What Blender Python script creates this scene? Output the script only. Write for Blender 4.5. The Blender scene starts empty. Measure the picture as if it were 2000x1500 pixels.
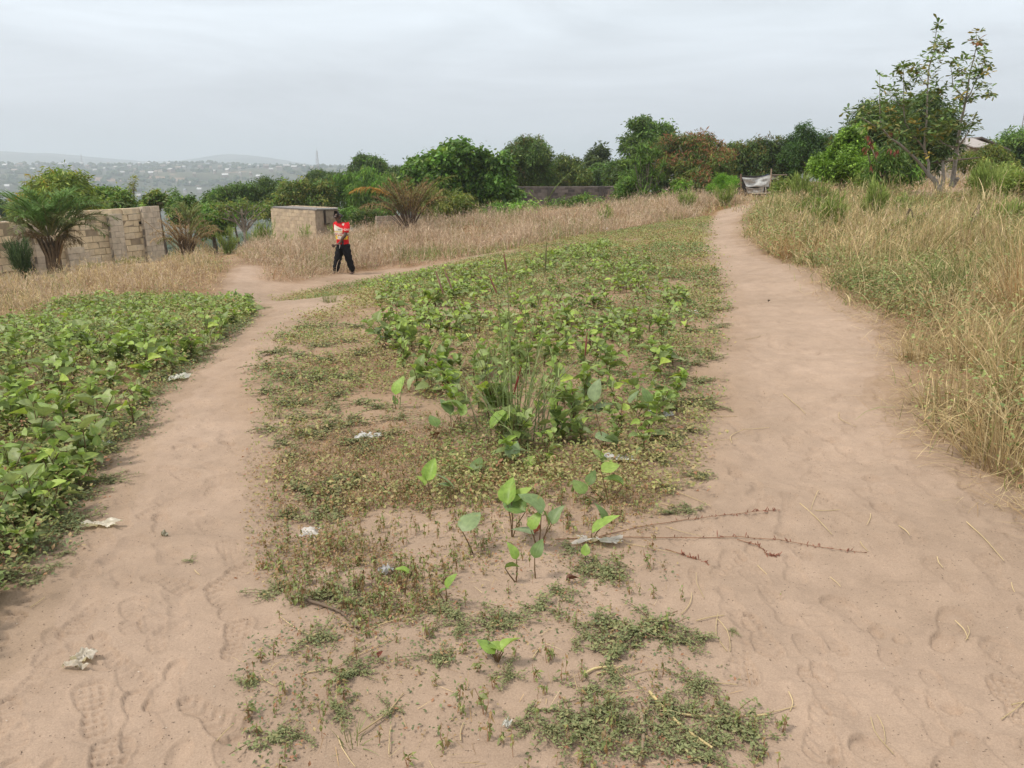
import bpy, math, random
import numpy as np

# ------------------------------------------------------------------ camera, world, sun, exposure
SC = bpy.context.scene
COL = SC.collection
F_PX, CX, CY, PITCH, CAMZ = 1510.0, 1000.0, 750.0, math.radians(15.5), 1.5
cam_data = bpy.data.cameras.new('camera')
cam_data.sensor_fit = 'HORIZONTAL'; cam_data.sensor_width = 36.0
cam_data.lens = 36.0 * F_PX / 2000.0
cam_data.clip_start = 0.05; cam_data.clip_end = 20000
cam = bpy.data.objects.new('camera', cam_data); COL.objects.link(cam)
cam.location = (0, 0, CAMZ); cam.rotation_euler = (math.pi / 2 - PITCH, 0, 0)
SC.camera = cam
SC.view_settings.view_transform = 'Standard'; SC.view_settings.look = 'None'
SC.view_settings.exposure = 0.20; SC.view_settings.gamma = 1.0
SC.render.engine = 'CYCLES'
SC.cycles.max_bounces = 5; SC.cycles.diffuse_bounces = 3; SC.cycles.glossy_bounces = 2
SC.cycles.transmission_bounces = 3; SC.cycles.volume_bounces = 2; SC.cycles.transparent_max_bounces = 8
SC.cycles.use_denoising = True

SUN_EL, SUN_AZ = math.radians(58), math.radians(-108)      # azimuth measured from +Y towards +X: ahead, left of the view
sun_data = bpy.data.lights.new('sun', 'SUN'); sun_data.energy = 2.7; sun_data.angle = math.radians(10)
sun_data.color = (1.0, 0.92, 0.80)
sun = bpy.data.objects.new('sun', sun_data); COL.objects.link(sun)
sun.rotation_euler = (math.pi / 2 - SUN_EL, 0, math.pi - SUN_AZ)

def build_world():
    w = bpy.data.worlds.new('World'); SC.world = w; w.use_nodes = True
    nt = w.node_tree; N = nt.nodes; L = nt.links; N.clear()
    out = N.new('ShaderNodeOutputWorld'); bg = N.new('ShaderNodeBackground'); bg.inputs['Strength'].default_value = 0.1
    sky = N.new('ShaderNodeTexSky'); sky.sky_type = 'NISHITA'; sky.sun_disc = False
    sky.sun_elevation = SUN_EL; sky.sun_rotation = SUN_AZ; sky.dust_density = 3.0; sky.air_density = 1.0
    tc = N.new('ShaderNodeTexCoord'); mp = N.new('ShaderNodeMapping'); mp.inputs['Scale'].default_value = (1.7, 1.7, 10.0)
    mp.inputs['Rotation'].default_value = (0.02, 0.05, 0.3)
    n1 = N.new('ShaderNodeTexNoise'); n1.inputs['Scale'].default_value = 1.5; n1.inputs['Detail'].default_value = 6; n1.inputs['Roughness'].default_value = 0.55
    n1.inputs['Distortion'].default_value = 0.5
    cm = N.new('ShaderNodeMapRange'); cm.inputs['From Min'].default_value = .32; cm.inputs['From Max'].default_value = .7; cm.inputs['To Min'].default_value = .84; cm.inputs['To Max'].default_value = 1.13
    sep = N.new('ShaderNodeSeparateXYZ')
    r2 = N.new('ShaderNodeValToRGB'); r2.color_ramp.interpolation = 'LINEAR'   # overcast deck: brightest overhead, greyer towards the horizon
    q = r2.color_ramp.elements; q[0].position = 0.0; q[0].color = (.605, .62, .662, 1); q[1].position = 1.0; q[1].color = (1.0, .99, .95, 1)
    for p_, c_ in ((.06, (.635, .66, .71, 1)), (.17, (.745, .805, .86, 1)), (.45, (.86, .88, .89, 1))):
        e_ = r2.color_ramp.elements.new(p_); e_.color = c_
    ml = N.new('ShaderNodeVectorMath'); ml.operation = 'SCALE'
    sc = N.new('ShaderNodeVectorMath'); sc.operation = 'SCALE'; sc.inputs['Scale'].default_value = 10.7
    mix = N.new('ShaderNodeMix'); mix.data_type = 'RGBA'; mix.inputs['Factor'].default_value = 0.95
    L.new(tc.outputs['Generated'], mp.inputs['Vector']); L.new(mp.outputs['Vector'], n1.inputs['Vector'])
    L.new(n1.outputs['Fac'], cm.inputs['Value']); L.new(tc.outputs['Generated'], sep.inputs['Vector'])
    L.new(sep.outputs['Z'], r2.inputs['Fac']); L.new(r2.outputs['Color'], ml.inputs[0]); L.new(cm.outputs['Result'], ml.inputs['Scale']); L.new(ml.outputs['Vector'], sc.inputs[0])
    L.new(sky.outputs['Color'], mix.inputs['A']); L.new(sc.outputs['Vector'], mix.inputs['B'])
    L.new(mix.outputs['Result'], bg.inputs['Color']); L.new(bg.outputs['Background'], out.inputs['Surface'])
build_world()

rng = np.random.default_rng(11)
random.seed(11)
R = math.radians

# ------------------------------------------------------------------ helpers: noise, pixels -> place
def _hash(ix, iy, seed):
    h = (ix.astype(np.int64) * 374761393 + iy.astype(np.int64) * 668265263 + seed * 974711) & 0x7fffffff
    h = ((h ^ (h >> 13)) * 1274126177) & 0x7fffffff
    h = h ^ (h >> 16)
    return (h & 0xffff) / 65535.0

def vnoise(x, y, seed=0):
    x = np.asarray(x, float); y = np.asarray(y, float)
    ix = np.floor(x); iy = np.floor(y); fx = x - ix; fy = y - iy
    fx = fx * fx * (3 - 2 * fx); fy = fy * fy * (3 - 2 * fy)
    ix = ix.astype(np.int64); iy = iy.astype(np.int64)
    a = _hash(ix, iy, seed); b = _hash(ix + 1, iy, seed); c = _hash(ix, iy + 1, seed); d = _hash(ix + 1, iy + 1, seed)
    return (a * (1 - fx) + b * fx) * (1 - fy) + (c * (1 - fx) + d * fx) * fy - 0.5

def fbm(x, y, seed=0, oct=4):
    s = 0; a = 1.0; f = 1.0
    for k in range(oct):
        s = s + a * vnoise(x * f + 17.3 * k, y * f - 9.1 * k, seed + k); a *= .5; f *= 2.03
    return s

def smooth(e0, e1, x):
    t = np.clip((x - e0) / (e1 - e0), 0, 1); return t * t * (3 - 2 * t)

cP, sP = math.cos(PITCH), math.sin(PITCH)
def rays(px, py):
    px = np.asarray(px, float); py = np.asarray(py, float)
    u = (px - CX) / F_PX; v = (CY - py) / F_PX
    d = np.stack([u, cP + v * sP, -sP + v * cP], -1)
    return d / d[..., 1:2]
def at(px, py, D):
    d = rays(px, py); return np.array([d[0] * D, D, CAMZ + d[2] * D])
def mpp(D):                                   # metres per photo pixel at ground distance D (upper half of the frame)
    return D / F_PX * 1.02

# ------------------------------------------------------------------ terrain height
_C = []
for p in [(668, 538, 21.7), (560, 592, 17), (475, 550, 18.5), (520, 520, 22), (60, 540, 24), (310, 512, 29), (540, 480, 46), (650, 480, 44),
          (800, 448, 33), (1000, 442, 32), (1300, 402, 36), (1005, 405, 50), (1200, 402, 50), (1420, 420, 28), (1480, 392, 38),
          (1480, 384, 44), (1100, 480, 22), (900, 515, 20.5), (700, 470, 32)]:
    _C.append(at(*p))
for p in [(-3, 0, 0), (0, 0, 0), (3, 0, 0), (-1.6, 4.2, 0), (1.5, 3.8, 0), (2.4, 8, 0), (3.6, 13, 0), (5, 18, 0), (-2, 7, -.05), (0, 9.3, -.06),
          (-3.3, 4.5, -.02), (-5, 8, -.3), (-7, 10.5, -.6), (-7, 13, -.75), (-3, 12, -.45), (0, 15, -.25), (3, 3.6, .08), (5, 6, .28), (6, 11, .3), (7, 16, .35),
          (11, 20, .85), (9, 24, .55), (16, 16, 1.0), (14, 30, .8), (26, 45, .8), (12, 46, .4), (9, 8, .7), (0, 60, -1.2), (30, 80, .4), (-30, 90, -9), (-18, 62, -4.8), (0, 95, -3),
          (-45, 60, -9), (-60, 30, -8), (-25, 15, -2.8), (-14, 5, -1.2), (-20, -10, -.8), (20, -10, .6), (0, -25, 0), (60, 30, 1.2), (90, 100, 0), (-100, 110, -16), (70, -25, 1), (-70, -25, -4)]:
    _C.append(np.array(p, float))
_C = np.array(_C)
def _tps_fit(P):
    n = len(P); S = 20.0; xy = P[:, :2] / S
    d2 = ((xy[:, None] - xy[None]) ** 2).sum(-1); K = np.where(d2 > 0, .5 * d2 * np.log(d2 + 1e-12), 0)
    A = np.zeros((n + 3, n + 3)); A[:n, :n] = K + np.eye(n) * 2e-4; A[:n, n] = 1; A[:n, n + 1:] = xy; A[n, :n] = 1; A[n + 1:, :n] = xy.T
    b = np.zeros(n + 3); b[:n] = P[:, 2]
    w = np.linalg.solve(A, b)
    def f(x, y):
        q = np.stack([x, y], -1) / S
        d2 = ((q[:, None] - xy[None]) ** 2).sum(-1); K = np.where(d2 > 0, .5 * d2 * np.log(d2 + 1e-12), 0)
        return K @ w[:n] + w[n] + q @ w[n + 1:]
    return f
_tps = _tps_fit(_C)
GX0, GY0, GS = -130.0, -40.0, 0.5
_gx = np.arange(GX0, 130.01, GS); _gy = np.arange(GY0, 150.01, GS)
_X, _Y = np.meshgrid(_gx, _gy)
_Z = np.concatenate([_tps(a, b) for a, b in zip(np.array_split(_X.ravel(), 40), np.array_split(_Y.ravel(), 40))]).reshape(_X.shape)

_PR = np.array([[0, -5], [130, -11], [300, -30], [600, -52], [950, -56], [1250, -42], [1700, -14], [2150, 4], [2500, 5], [2900, -30], [3500, -25], [4300, 18], [4900, 55], [5600, 40], [7000, 0]], float)
def far_h(x, y):
    r = np.hypot(x, y); az = np.arctan2(x, np.maximum(y, 1e-3))
    h = np.interp(r, _PR[:, 0], _PR[:, 1])
    k = smooth(200, 900, r)
    h = h + k * (fbm(x / 420, y / 420, 5, 4) * 26)
    h = h + smooth(3600, 4500, r) * (70 * np.exp(-((az + .60) / .17) ** 2) + 44 * np.exp(-((az + .315) / .06) ** 2) - 30 + 18 * fbm(x / 600, y / 600, 8, 3))
    return h
def base_h(x, y):
    x = np.asarray(x, float); y = np.asarray(y, float)
    u = np.clip((x - GX0) / GS, 0, len(_gx) - 1.001); v = np.clip((y - GY0) / GS, 0, len(_gy) - 1.001)
    i = u.astype(int); j = v.astype(int); a = u - i; b = v - j
    z = (_Z[j, i] * (1 - a) + _Z[j, i + 1] * a) * (1 - b) + (_Z[j + 1, i] * (1 - a) + _Z[j + 1, i + 1] * a) * b
    r = np.hypot(x, y)
    w = smooth(70, 130, r)
    return z * (1 - w) + np.where(r > 60, far_h(x, y), 0) * w
def H(x, y):
    x = np.asarray(x, float); y = np.asarray(y, float)
    return base_h(x, y) + .10 * fbm(x / 1.6, y / 1.6, 21, 2) * smooth(0, 3, np.hypot(x, y)) + .028 * fbm(x / .42, y / .42, 31, 2)
def h1(x, y): return float(H(np.array([x]), np.array([y]))[0])
def G(px, py):                                # where the ray through a photo pixel meets the ground
    px = np.atleast_1d(np.asarray(px, float)); py = np.atleast_1d(np.asarray(py, float))
    d = rays(px, py); D = np.full(px.shape, .6); prev = D.copy(); hit = np.zeros(px.shape, bool)
    for k in range(260):
        z = CAMZ + d[:, 2] * D; g = base_h(d[:, 0] * D, D)
        newhit = (~hit) & (z <= g); hit |= newhit
        if hit.all() or D.max() > 400: break
        prev = np.where(hit, prev, D); D = np.where(hit, D, D * 1.03)
    lo, hi = prev, D
    for k in range(14):
        m = (lo + hi) / 2; below = CAMZ + d[:, 2] * m <= H(d[:, 0] * m, m)
        hi = np.where(below, m, hi); lo = np.where(below, lo, m)
    return np.stack([d[:, 0] * hi, hi, H(d[:, 0] * hi, hi)], -1)
def g1(px, py): return G(px, py)[0]

def poly_w(pts):                              # photo outline -> outline on the ground
    p = np.array(pts, float); return G(p[:, 0], p[:, 1])[:, :2]
def inside(poly, x, y):
    c = np.zeros(np.shape(x), bool); n = len(poly)
    for i in range(n):
        x0, y0 = poly[i]; x1, y1 = poly[(i + 1) % n]
        if y0 == y1: continue
        m = ((y0 > y) != (y1 > y)) & (x < (x1 - x0) * (y - y0) / (y1 - y0) + x0); c ^= m
    return c
def sample(poly, n, q=1.0, dmax=60, soft=0.0):   # random places in an outline, thinner with distance (density ~ D^-q)
    y0, y1 = max(.7, poly[:, 1].min()), min(dmax, poly[:, 1].max())
    k0 = (poly[:, 0] / np.maximum(poly[:, 1], .5)).min(); k1 = (poly[:, 0] / np.maximum(poly[:, 1], .5)).max()
    ox, oy = [], []; tot = 0
    for _ in range(60):
        m = max(4000, n)
        u = rng.random(m); e = 2 - q
        D = y0 * (y1 / y0) ** u if abs(e) < 1e-3 else (y0 ** e + u * (y1 ** e - y0 ** e)) ** (1 / e)
        x = D * (k0 + rng.random(m) * (k1 - k0))
        sx = x + soft * rng.normal(size=m); sy = D + soft * rng.normal(size=m)
        ok = inside(poly, sx, sy) & (np.abs(x) < 1.2 * D + 2)
        ox.append(x[ok]); oy.append(D[ok]); tot += ok.sum()
        if tot >= n: break
    x = np.concatenate(ox)[:n]; y = np.concatenate(oy)[:n]
    return np.stack([x, y, H(x, y)], -1)

def edge_fade(poly, x, y, d=.7):               # 0 at the rim of a patch, 1 well inside it
    c = np.zeros(len(x))
    for k in range(8): c += inside(poly, x + d * math.cos(k * .785), y + d * math.sin(k * .785))
    return np.clip((c / 8 - .45) / .55, 0, 1)
# ------------------------------------------------------------------ helpers: meshes
class MB:
    """collects quads with a colour per vertex and a uv; build() links them as ONE mesh object"""
    def __init__(s): s.V = []; s.Q = []; s.C = []; s.U = []; s.n = 0
    def add(s, v, q, c, uv=None):
        v = np.asarray(v, float).reshape(-1, 3); n = len(v); q = np.asarray(q, np.int64).reshape(-1, 4)
        c = np.asarray(c, float)
        if c.ndim == 1: c = np.tile(c, (n, 1))
        s.V.append(v); s.Q.append(q + s.n); s.C.append(c); s.U.append(np.zeros((n, 2)) if uv is None else np.asarray(uv, float)); s.n += n
        return s
    def scatter(s, tpl, pos, yaw, pitch, roll, scale, col, wid=None, grad=None):
        tv, tq, tuv = tpl; M = len(pos); n = len(tv)
        if M == 0: return s
        cy, sy, cp, sp = np.cos(yaw), np.sin(yaw), np.cos(pitch), np.sin(pitch)
        a = np.stack([cp * cy, cp * sy, sp], -1); sd = np.stack([sy, -cy, np.zeros(M)], -1); up = np.cross(sd, a)
        cr, sr = np.cos(roll)[:, None], np.sin(roll)[:, None]
        s2 = sd * cr + up * sr; u2 = up * cr - sd * sr
        wid = np.ones(M) if wid is None else wid
        scale = np.broadcast_to(scale, (M,))
        v = pos[:, None, :] + scale[:, None, None] * (tv[None, :, 0:1] * wid[:, None, None] * s2[:, None] + tv[None, :, 1:2] * a[:, None] + tv[None, :, 2:3] * u2[:, None])
        q = (tq[None] + (np.arange(M) * n)[:, None, None]).reshape(-1, 4)
        c = np.repeat(np.asarray(col, float)[:, None, :], n, 1)
        if grad is not None: c = c * grad[None, :, None]
        return s.add(v.reshape(-1, 3), q, c.reshape(-1, 3), np.tile(tuv, (M, 1)))
    def blades(s, base, yaw, lean, bend, length, width, cb, ct, nseg=4, kink=None):
        M = len(base)
        if M == 0: return s
        t = np.linspace(0, 1, nseg + 1)
        th = lean[:, None] + bend[:, None] * t[None]
        if kink is not None: th = th + kink[:, None] * (t[None] > .45)
        step = (length / nseg)[:, None]
        hx = np.concatenate([np.zeros((M, 1)), np.cumsum(np.sin(th[:, :-1]) * step, 1)], 1); hz = np.concatenate([np.zeros((M, 1)), np.cumsum(np.cos(th[:, :-1]) * step, 1)], 1)
        P = np.stack([base[:, 0:1] + hx * np.cos(yaw)[:, None], base[:, 1:2] + hx * np.sin(yaw)[:, None], base[:, 2:3] + hz], -1)
        tw = yaw + rng.uniform(-1.2, 1.2, M)
        wv = np.stack([-np.sin(tw), np.cos(tw), np.zeros(M)], -1)
        w = (np.asarray(width) * np.ones(M))[:, None] * (1 - .85 * t[None] ** 2)
        Lf = P - wv[:, None] * w[..., None] / 2; Rt = P + wv[:, None] * w[..., None] / 2
        v = np.stack([Lf, Rt], 2).reshape(M, -1, 3); n = 2 * (nseg + 1)
        k = np.arange(nseg) * 2; tq = np.stack([k, k + 1, k + 3, k + 2], -1)
        q = (tq[None] + (np.arange(M) * n)[:, None, None]).reshape(-1, 4)
        c = cb[:, None] * (1 - t)[None, :, None] + ct[:, None] * t[None, :, None]
        s.add(v.reshape(-1, 3), q, np.repeat(c, 2, 1).reshape(-1, 3)); return P
    def tube(s, pts, rad, col, n=6, cap=True):
        p = np.asarray(pts, float); k = len(p); rad = np.ones(k) * rad
        t = np.gradient(p, axis=0); t /= np.linalg.norm(t, axis=1)[:, None] + 1e-9
        ref = np.array([0, 0, 1.0]) if abs(t[:, 2]).mean() < .8 else np.array([1.0, 0, 0])
        a = np.cross(t, ref); a /= np.linalg.norm(a, axis=1)[:, None] + 1e-9; b = np.cross(t, a)
        ang = np.arange(n) * 2 * math.pi / n
        v = p[:, None] + rad[:, None, None] * (np.cos(ang)[None, :, None] * a[:, None] + np.sin(ang)[None, :, None] * b[:, None])
        q = [[i * n + j, i * n + (j + 1) % n, (i + 1) * n + (j + 1) % n, (i + 1) * n + j] for i in range(k - 1) for j in range(n)]
        if cap:
            for e in (0, k - 1):
                for j in range(1, n - 2, 2): q.append([e * n, e * n + j, e * n + j + 1, e * n + (j + 2) % n])
        c = np.asarray(col, float)
        if c.ndim == 2: c = np.repeat(c, n, 0)
        return s.add(v.reshape(-1, 3), q, c)
    def box(s, lo, hi, col, M=None, jit=0.0):
        lo = np.asarray(lo, float); hi = np.asarray(hi, float)
        v = np.array([[x, y, z] for z in (0, 1) for y in (0, 1) for x in (0, 1)], float) * (hi - lo) + lo
        if jit: v = v + rng.normal(size=v.shape) * jit
        if M is not None: v = v @ M[0].T + M[1]
        return s.add(v, [[0, 2, 3, 1], [4, 5, 7, 6], [0, 1, 5, 4], [2, 6, 7, 3], [0, 4, 6, 2], [1, 3, 7, 5]], col)
    def build(s, name, mat, parent=None, smooth_=False, origin=None):
        V = np.concatenate(s.V); Q = np.concatenate(s.Q); C = np.concatenate(s.C); U = np.concatenate(s.U)
        if origin is not None: V = V - np.asarray(origin)
        o = bpy.data.objects.new(name, mesh_from(name, V, Q, C, U, mat, smooth_)); COL.objects.link(o)
        if parent is not None: o.parent = parent
        elif origin is not None: o.location = origin
        return o

def mesh_from(name, V, Q, C=None, U=None, mat=None, smooth_=False):
    me = bpy.data.meshes.new(name); nv, nq = len(V), len(Q)
    me.vertices.add(nv); me.vertices.foreach_set('co', np.ascontiguousarray(V, np.float32).ravel())
    me.loops.add(nq * 4); me.loops.foreach_set('vertex_index', np.ascontiguousarray(Q, np.int32).ravel())
    me.polygons.add(nq); me.polygons.foreach_set('loop_start', np.arange(0, nq * 4, 4, dtype=np.int32)); me.polygons.foreach_set('loop_total', np.full(nq, 4, np.int32))
    me.polygons.foreach_set('use_smooth', np.full(nq, bool(smooth_)))
    if U is not None:
        uvl = me.uv_layers.new(name='UVMap'); uvl.data.foreach_set('uv', np.ascontiguousarray(U[Q.ravel()], np.float32).ravel())
    if C is not None:
        at_ = me.color_attributes.new('Col', 'FLOAT_COLOR', 'POINT')
        at_.data.foreach_set('color', np.concatenate([np.clip(C, 0, 1), np.ones((nv, 1))], 1).astype(np.float32).ravel())
    if mat is not None: me.materials.append(mat)
    me.update(calc_edges=True)
    return me

def tag(o, label=None, cat=None, group=None, kind=None):
    if label: o['label'] = label
    if cat: o['category'] = cat; o['kind'] = 'thing'
    if group: o['group'] = group
    if kind: o['kind'] = kind
    return o
def empty(name, loc, label=None, cat=None, group=None):
    o = bpy.data.objects.new(name, None); COL.objects.link(o); o.location = tuple(float(a) for a in loc); o.empty_display_size = .1
    return tag(o, label, cat, group)
def kids(o): return [c for c in ALLKIDS.get(o.name, [])]
ALLKIDS = {}
def part(mb, name, mat, root, smooth_=False, origin=None):
    o = mb.build(name, mat, root, smooth_, origin); ALLKIDS.setdefault(root.name, []).append(o); return o
def copy_thing(root, loc, rotz, scale, label=None, group=None, tilt=(0, 0)):
    r = root.copy(); COL.objects.link(r); r.location = tuple(float(a) for a in loc); r.rotation_euler = (tilt[0], tilt[1], rotz)
    r.scale = (scale,) * 3 if np.isscalar(scale) else scale
    if label: r['label'] = label
    if group: r['group'] = group
    for ch in kids(root):
        c = ch.copy(); COL.objects.link(c); c.parent = r
    return r

# ------------------------------------------------------------------ materials
def _mat(name):
    m = bpy.data.materials.new(name); m.use_nodes = True
    return m, m.node_tree.nodes, m.node_tree.links, m.node_tree.nodes['Principled BSDF'], m.node_tree.nodes['Material Output']
def mat_plant(name, trans=.3, rough=.55, veins=False, spec=.25, tint=(1.25, 1.25, .85)):
    m, N, L, P, O = _mat(name)
    a = N.new('ShaderNodeAttribute'); a.attribute_name = 'Col'
    P.inputs['Roughness'].default_value = rough; P.inputs['Specular IOR Level'].default_value = spec
    src = a.outputs['Color']
    no = N.new('ShaderNodeTexNoise'); no.inputs['Scale'].default_value = 45 if veins else 9; no.inputs['Detail'].default_value = 3
    ge = N.new('ShaderNodeTexCoord'); L.new(ge.outputs['Object'], no.inputs['Vector'])
    mr = N.new('ShaderNodeMapRange'); mr.inputs['From Min'].default_value = .3; mr.inputs['From Max'].default_value = .7; mr.inputs['To Min'].default_value = .78; mr.inputs['To Max'].default_value = 1.2
    L.new(no.outputs['Fac'], mr.inputs['Value'])
    sc = N.new('ShaderNodeVectorMath'); sc.operation = 'SCALE'; L.new(src, sc.inputs[0]); L.new(mr.outputs['Result'], sc.inputs['Scale']); src = sc.outputs['Vector']
    if veins:                                  # pale midrib and two curved side veins, in leaf coordinates
        uv = N.new('ShaderNodeUVMap'); sp = N.new('ShaderNodeSeparateXYZ'); L.new(uv.outputs['UV'], sp.inputs['Vector'])
        ab = N.new('ShaderNodeMath'); ab.operation = 'ABSOLUTE'; L.new(sp.outputs['X'], ab.inputs[0])
        rp = N.new('ShaderNodeValToRGB'); el = rp.color_ramp.elements
        el[0].position = 0; el[0].color = (1, 1, 1, 1); el[1].position = .05; el[1].color = (0, 0, 0, 1)
        for pos, c in ((.44, 0), (.48, .8), (.52, 0)):
            x = rp.color_ramp.elements.new(pos); x.color = (c, c, c, 1)
        L.new(ab.outputs[0], rp.inputs['Fac'])
        mx = N.new('ShaderNodeMix'); mx.data_type = 'RGBA'; L.new(src, mx.inputs['A'])
        br = N.new('ShaderNodeMix'); br.data_type = 'RGBA'; br.inputs['Factor'].default_value = .35; br.inputs['B'].default_value = (.34, .42, .2, 1); L.new(src, br.inputs['A'])
        L.new(br.outputs['Result'], mx.inputs['B']); L.new(rp.outputs['Color'], mx.inputs['Factor']); src = mx.outputs['Result']
    if veins:                                  # blemishes: yellowed and browned spots eaten into the blade
        n2 = N.new('ShaderNodeTexNoise'); n2.inputs['Scale'].default_value = 26; n2.inputs['Detail'].default_value = 4; n2.inputs['Roughness'].default_value = .65
        oi = N.new('ShaderNodeObjectInfo'); va = N.new('ShaderNodeVectorMath'); va.operation = 'ADD'; L.new(ge.outputs['Object'], va.inputs[0]); L.new(oi.outputs['Location'], va.inputs[1]); L.new(va.outputs['Vector'], n2.inputs['Vector'])
        for lo, hi, cc in ((.60, .70, (.30, .31, .09, 1)), (.69, .73, (.17, .10, .05, 1))):
            rr = N.new('ShaderNodeMapRange'); rr.inputs['From Min'].default_value = lo; rr.inputs['From Max'].default_value = hi; rr.inputs['To Max'].default_value = .85; L.new(n2.outputs['Fac'], rr.inputs['Value'])
            mb_ = N.new('ShaderNodeMix'); mb_.data_type = 'RGBA'; mb_.inputs['B'].default_value = cc; L.new(rr.outputs['Result'], mb_.inputs['Factor']); L.new(src, mb_.inputs['A']); src = mb_.outputs['Result']
    L.new(src, P.inputs['Base Color'])
    if trans > 0:
        tr = N.new('ShaderNodeBsdfTranslucent'); hs = N.new('ShaderNodeMix'); hs.data_type = 'RGBA'; hs.blend_type = 'MULTIPLY'; hs.inputs['Factor'].default_value = 1
        hs.inputs['B'].default_value = (*tint, 1); L.new(src, hs.inputs['A']); L.new(hs.outputs['Result'], tr.inputs['Color'])
        ms = N.new('ShaderNodeMixShader'); ms.inputs['Fac'].default_value = trans
        L.new(P.outputs['BSDF'], ms.inputs[1]); L.new(tr.outputs['BSDF'], ms.inputs[2]); L.new(ms.outputs['Shader'], O.inputs['Surface'])
    return m
def mat_rough(name, scale=12, contrast=.35, rough=.9, bump=.3, bscale=60, bdist=.004):
    m, N, L, P, O = _mat(name)
    a = N.new('ShaderNodeAttribute'); a.attribute_name = 'Col'; P.inputs['Roughness'].default_value = rough; P.inputs['Specular IOR Level'].default_value = .2
    tc = N.new('ShaderNodeTexCoord'); no = N.new('ShaderNodeTexNoise'); no.inputs['Scale'].default_value = scale; no.inputs['Detail'].default_value = 6; no.inputs['Roughness'].default_value = .65
    L.new(tc.outputs['Object'], no.inputs['Vector'])
    mr = N.new('ShaderNodeMapRange'); mr.inputs['From Min'].default_value = .25; mr.inputs['From Max'].default_value = .75; mr.inputs['To Min'].default_value = 1 - contrast; mr.inputs['To Max'].default_value = 1 + contrast
    L.new(no.outputs['Fac'], mr.inputs['Value'])
    sc = N.new('ShaderNodeVectorMath'); sc.operation = 'SCALE'; L.new(a.outputs['Color'], sc.inputs[0]); L.new(mr.outputs['Result'], sc.inputs['Scale'])
    L.new(sc.outputs['Vector'], P.inputs['Base Color'])
    nb = N.new('ShaderNodeTexNoise'); nb.inputs['Scale'].default_value = bscale; nb.inputs['Detail'].default_value = 4; L.new(tc.outputs['Object'], nb.inputs['Vector'])
    bp = N.new('ShaderNodeBump'); bp.inputs['Strength'].default_value = bump; bp.inputs['Distance'].default_value = bdist; L.new(nb.outputs['Fac'], bp.inputs['Height']); L.new(bp.outputs['Normal'], P.inputs['Normal'])
    return m
def mat_sand():
    m, N, L, P, O = _mat('sand')
    P.inputs['Roughness'].default_value = .95; P.inputs['Specular IOR Level'].default_value = .1
    tc = N.new('ShaderNodeTexCoord')
    def noise(s, d=5, r=.6):
        n = N.new('ShaderNodeTexNoise'); n.inputs['Scale'].default_value = s; n.inputs['Detail'].default_value = d; n.inputs['Roughness'].default_value = r; L.new(tc.outputs['Object'], n.inputs['Vector']); return n
    big = noise(.55, 4); mid = noise(5, 6, .7); fine = noise(190, 3, .7); spk = noise(75, 2)
    r = N.new('ShaderNodeValToRGB'); e = r.color_ramp.elements
    e[0].position = .35; e[0].color = (.305, .226, .168, 1); e[1].position = .66; e[1].color = (.39, .290, .222, 1); L.new(big.outputs['Fac'], r.inputs['Fac'])
    def mul(src, n, lo, hi, f0=.3, f1=.7):
        mr = N.new('ShaderNodeMapRange'); mr.inputs['From Min'].default_value = f0; mr.inputs['From Max'].default_value = f1; mr.inputs['To Min'].default_value = lo; mr.inputs['To Max'].default_value = hi
        L.new(n.outputs['Fac'], mr.inputs['Value']); s = N.new('ShaderNodeVectorMath'); s.operation = 'SCALE'; L.new(src, s.inputs[0]); L.new(mr.outputs['Result'], s.inputs['Scale']); return s.outputs['Vector']
    c = mul(r.outputs['Color'], mid, .88, 1.1); c = mul(c, fine, .84, 1.14); c = mul(c, spk, .45, 1.0, .27, .33)
    a = N.new('ShaderNodeAttribute'); a.attribute_name = 'Col'
    mm = N.new('ShaderNodeMix'); mm.data_type = 'RGBA'; mm.blend_type = 'MULTIPLY'; mm.inputs['Factor'].default_value = 1; L.new(c, mm.inputs['A']); L.new(a.outputs['Color'], mm.inputs['B'])
    L.new(mm.outputs['Result'], P.inputs['Base Color'])
    b1 = N.new('ShaderNodeBump'); b1.inputs['Strength'].default_value = .8; b1.inputs['Distance'].default_value = .006; L.new(noise(38, 5, .7).outputs['Fac'], b1.inputs['Height'])
    b2 = N.new('ShaderNodeBump'); b2.inputs['Strength'].default_value = .5; b2.inputs['Distance'].default_value = .0015; L.new(fine.outputs['Fac'], b2.inputs['Height']); L.new(b1.outputs['Normal'], b2.inputs['Normal'])
    L.new(b2.outputs['Normal'], P.inputs['Normal'])
    return m
M_BROAD = mat_plant('broad_leaf', .27, .45, True, .3)
M_LEAF = mat_plant('leaf', .2, .5)
M_TREE = mat_plant('tree_leaf', .3, .42, False, .35)
M_GRASS = mat_plant('grass_blade', .22, .65, False, .2, (1.05, 1.0, .9))
M_STEM = mat_plant('stem', 0, .8)
M_BARK = mat_rough('bark', 14, .4, .9, .6, 30, .02)
M_BLOCK = mat_rough('block', 5, .25, .92, .5, 60, .006)
M_PLAIN = mat_rough('plain', 6, .15, .8, .15, 50, .003)
M_SAND = mat_sand()
def mat_simple(name, rough=.6, spec=.3, trans=0.0):
    m = mat_plant(name, trans, rough, False, spec); return m
M_PLASTIC = mat_simple('plastic_sheet', .35, .5, .35)
M_CLOTH = mat_simple('cloth', .85, .15)
M_SKIN = mat_simple('skin', .5, .35)

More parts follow.
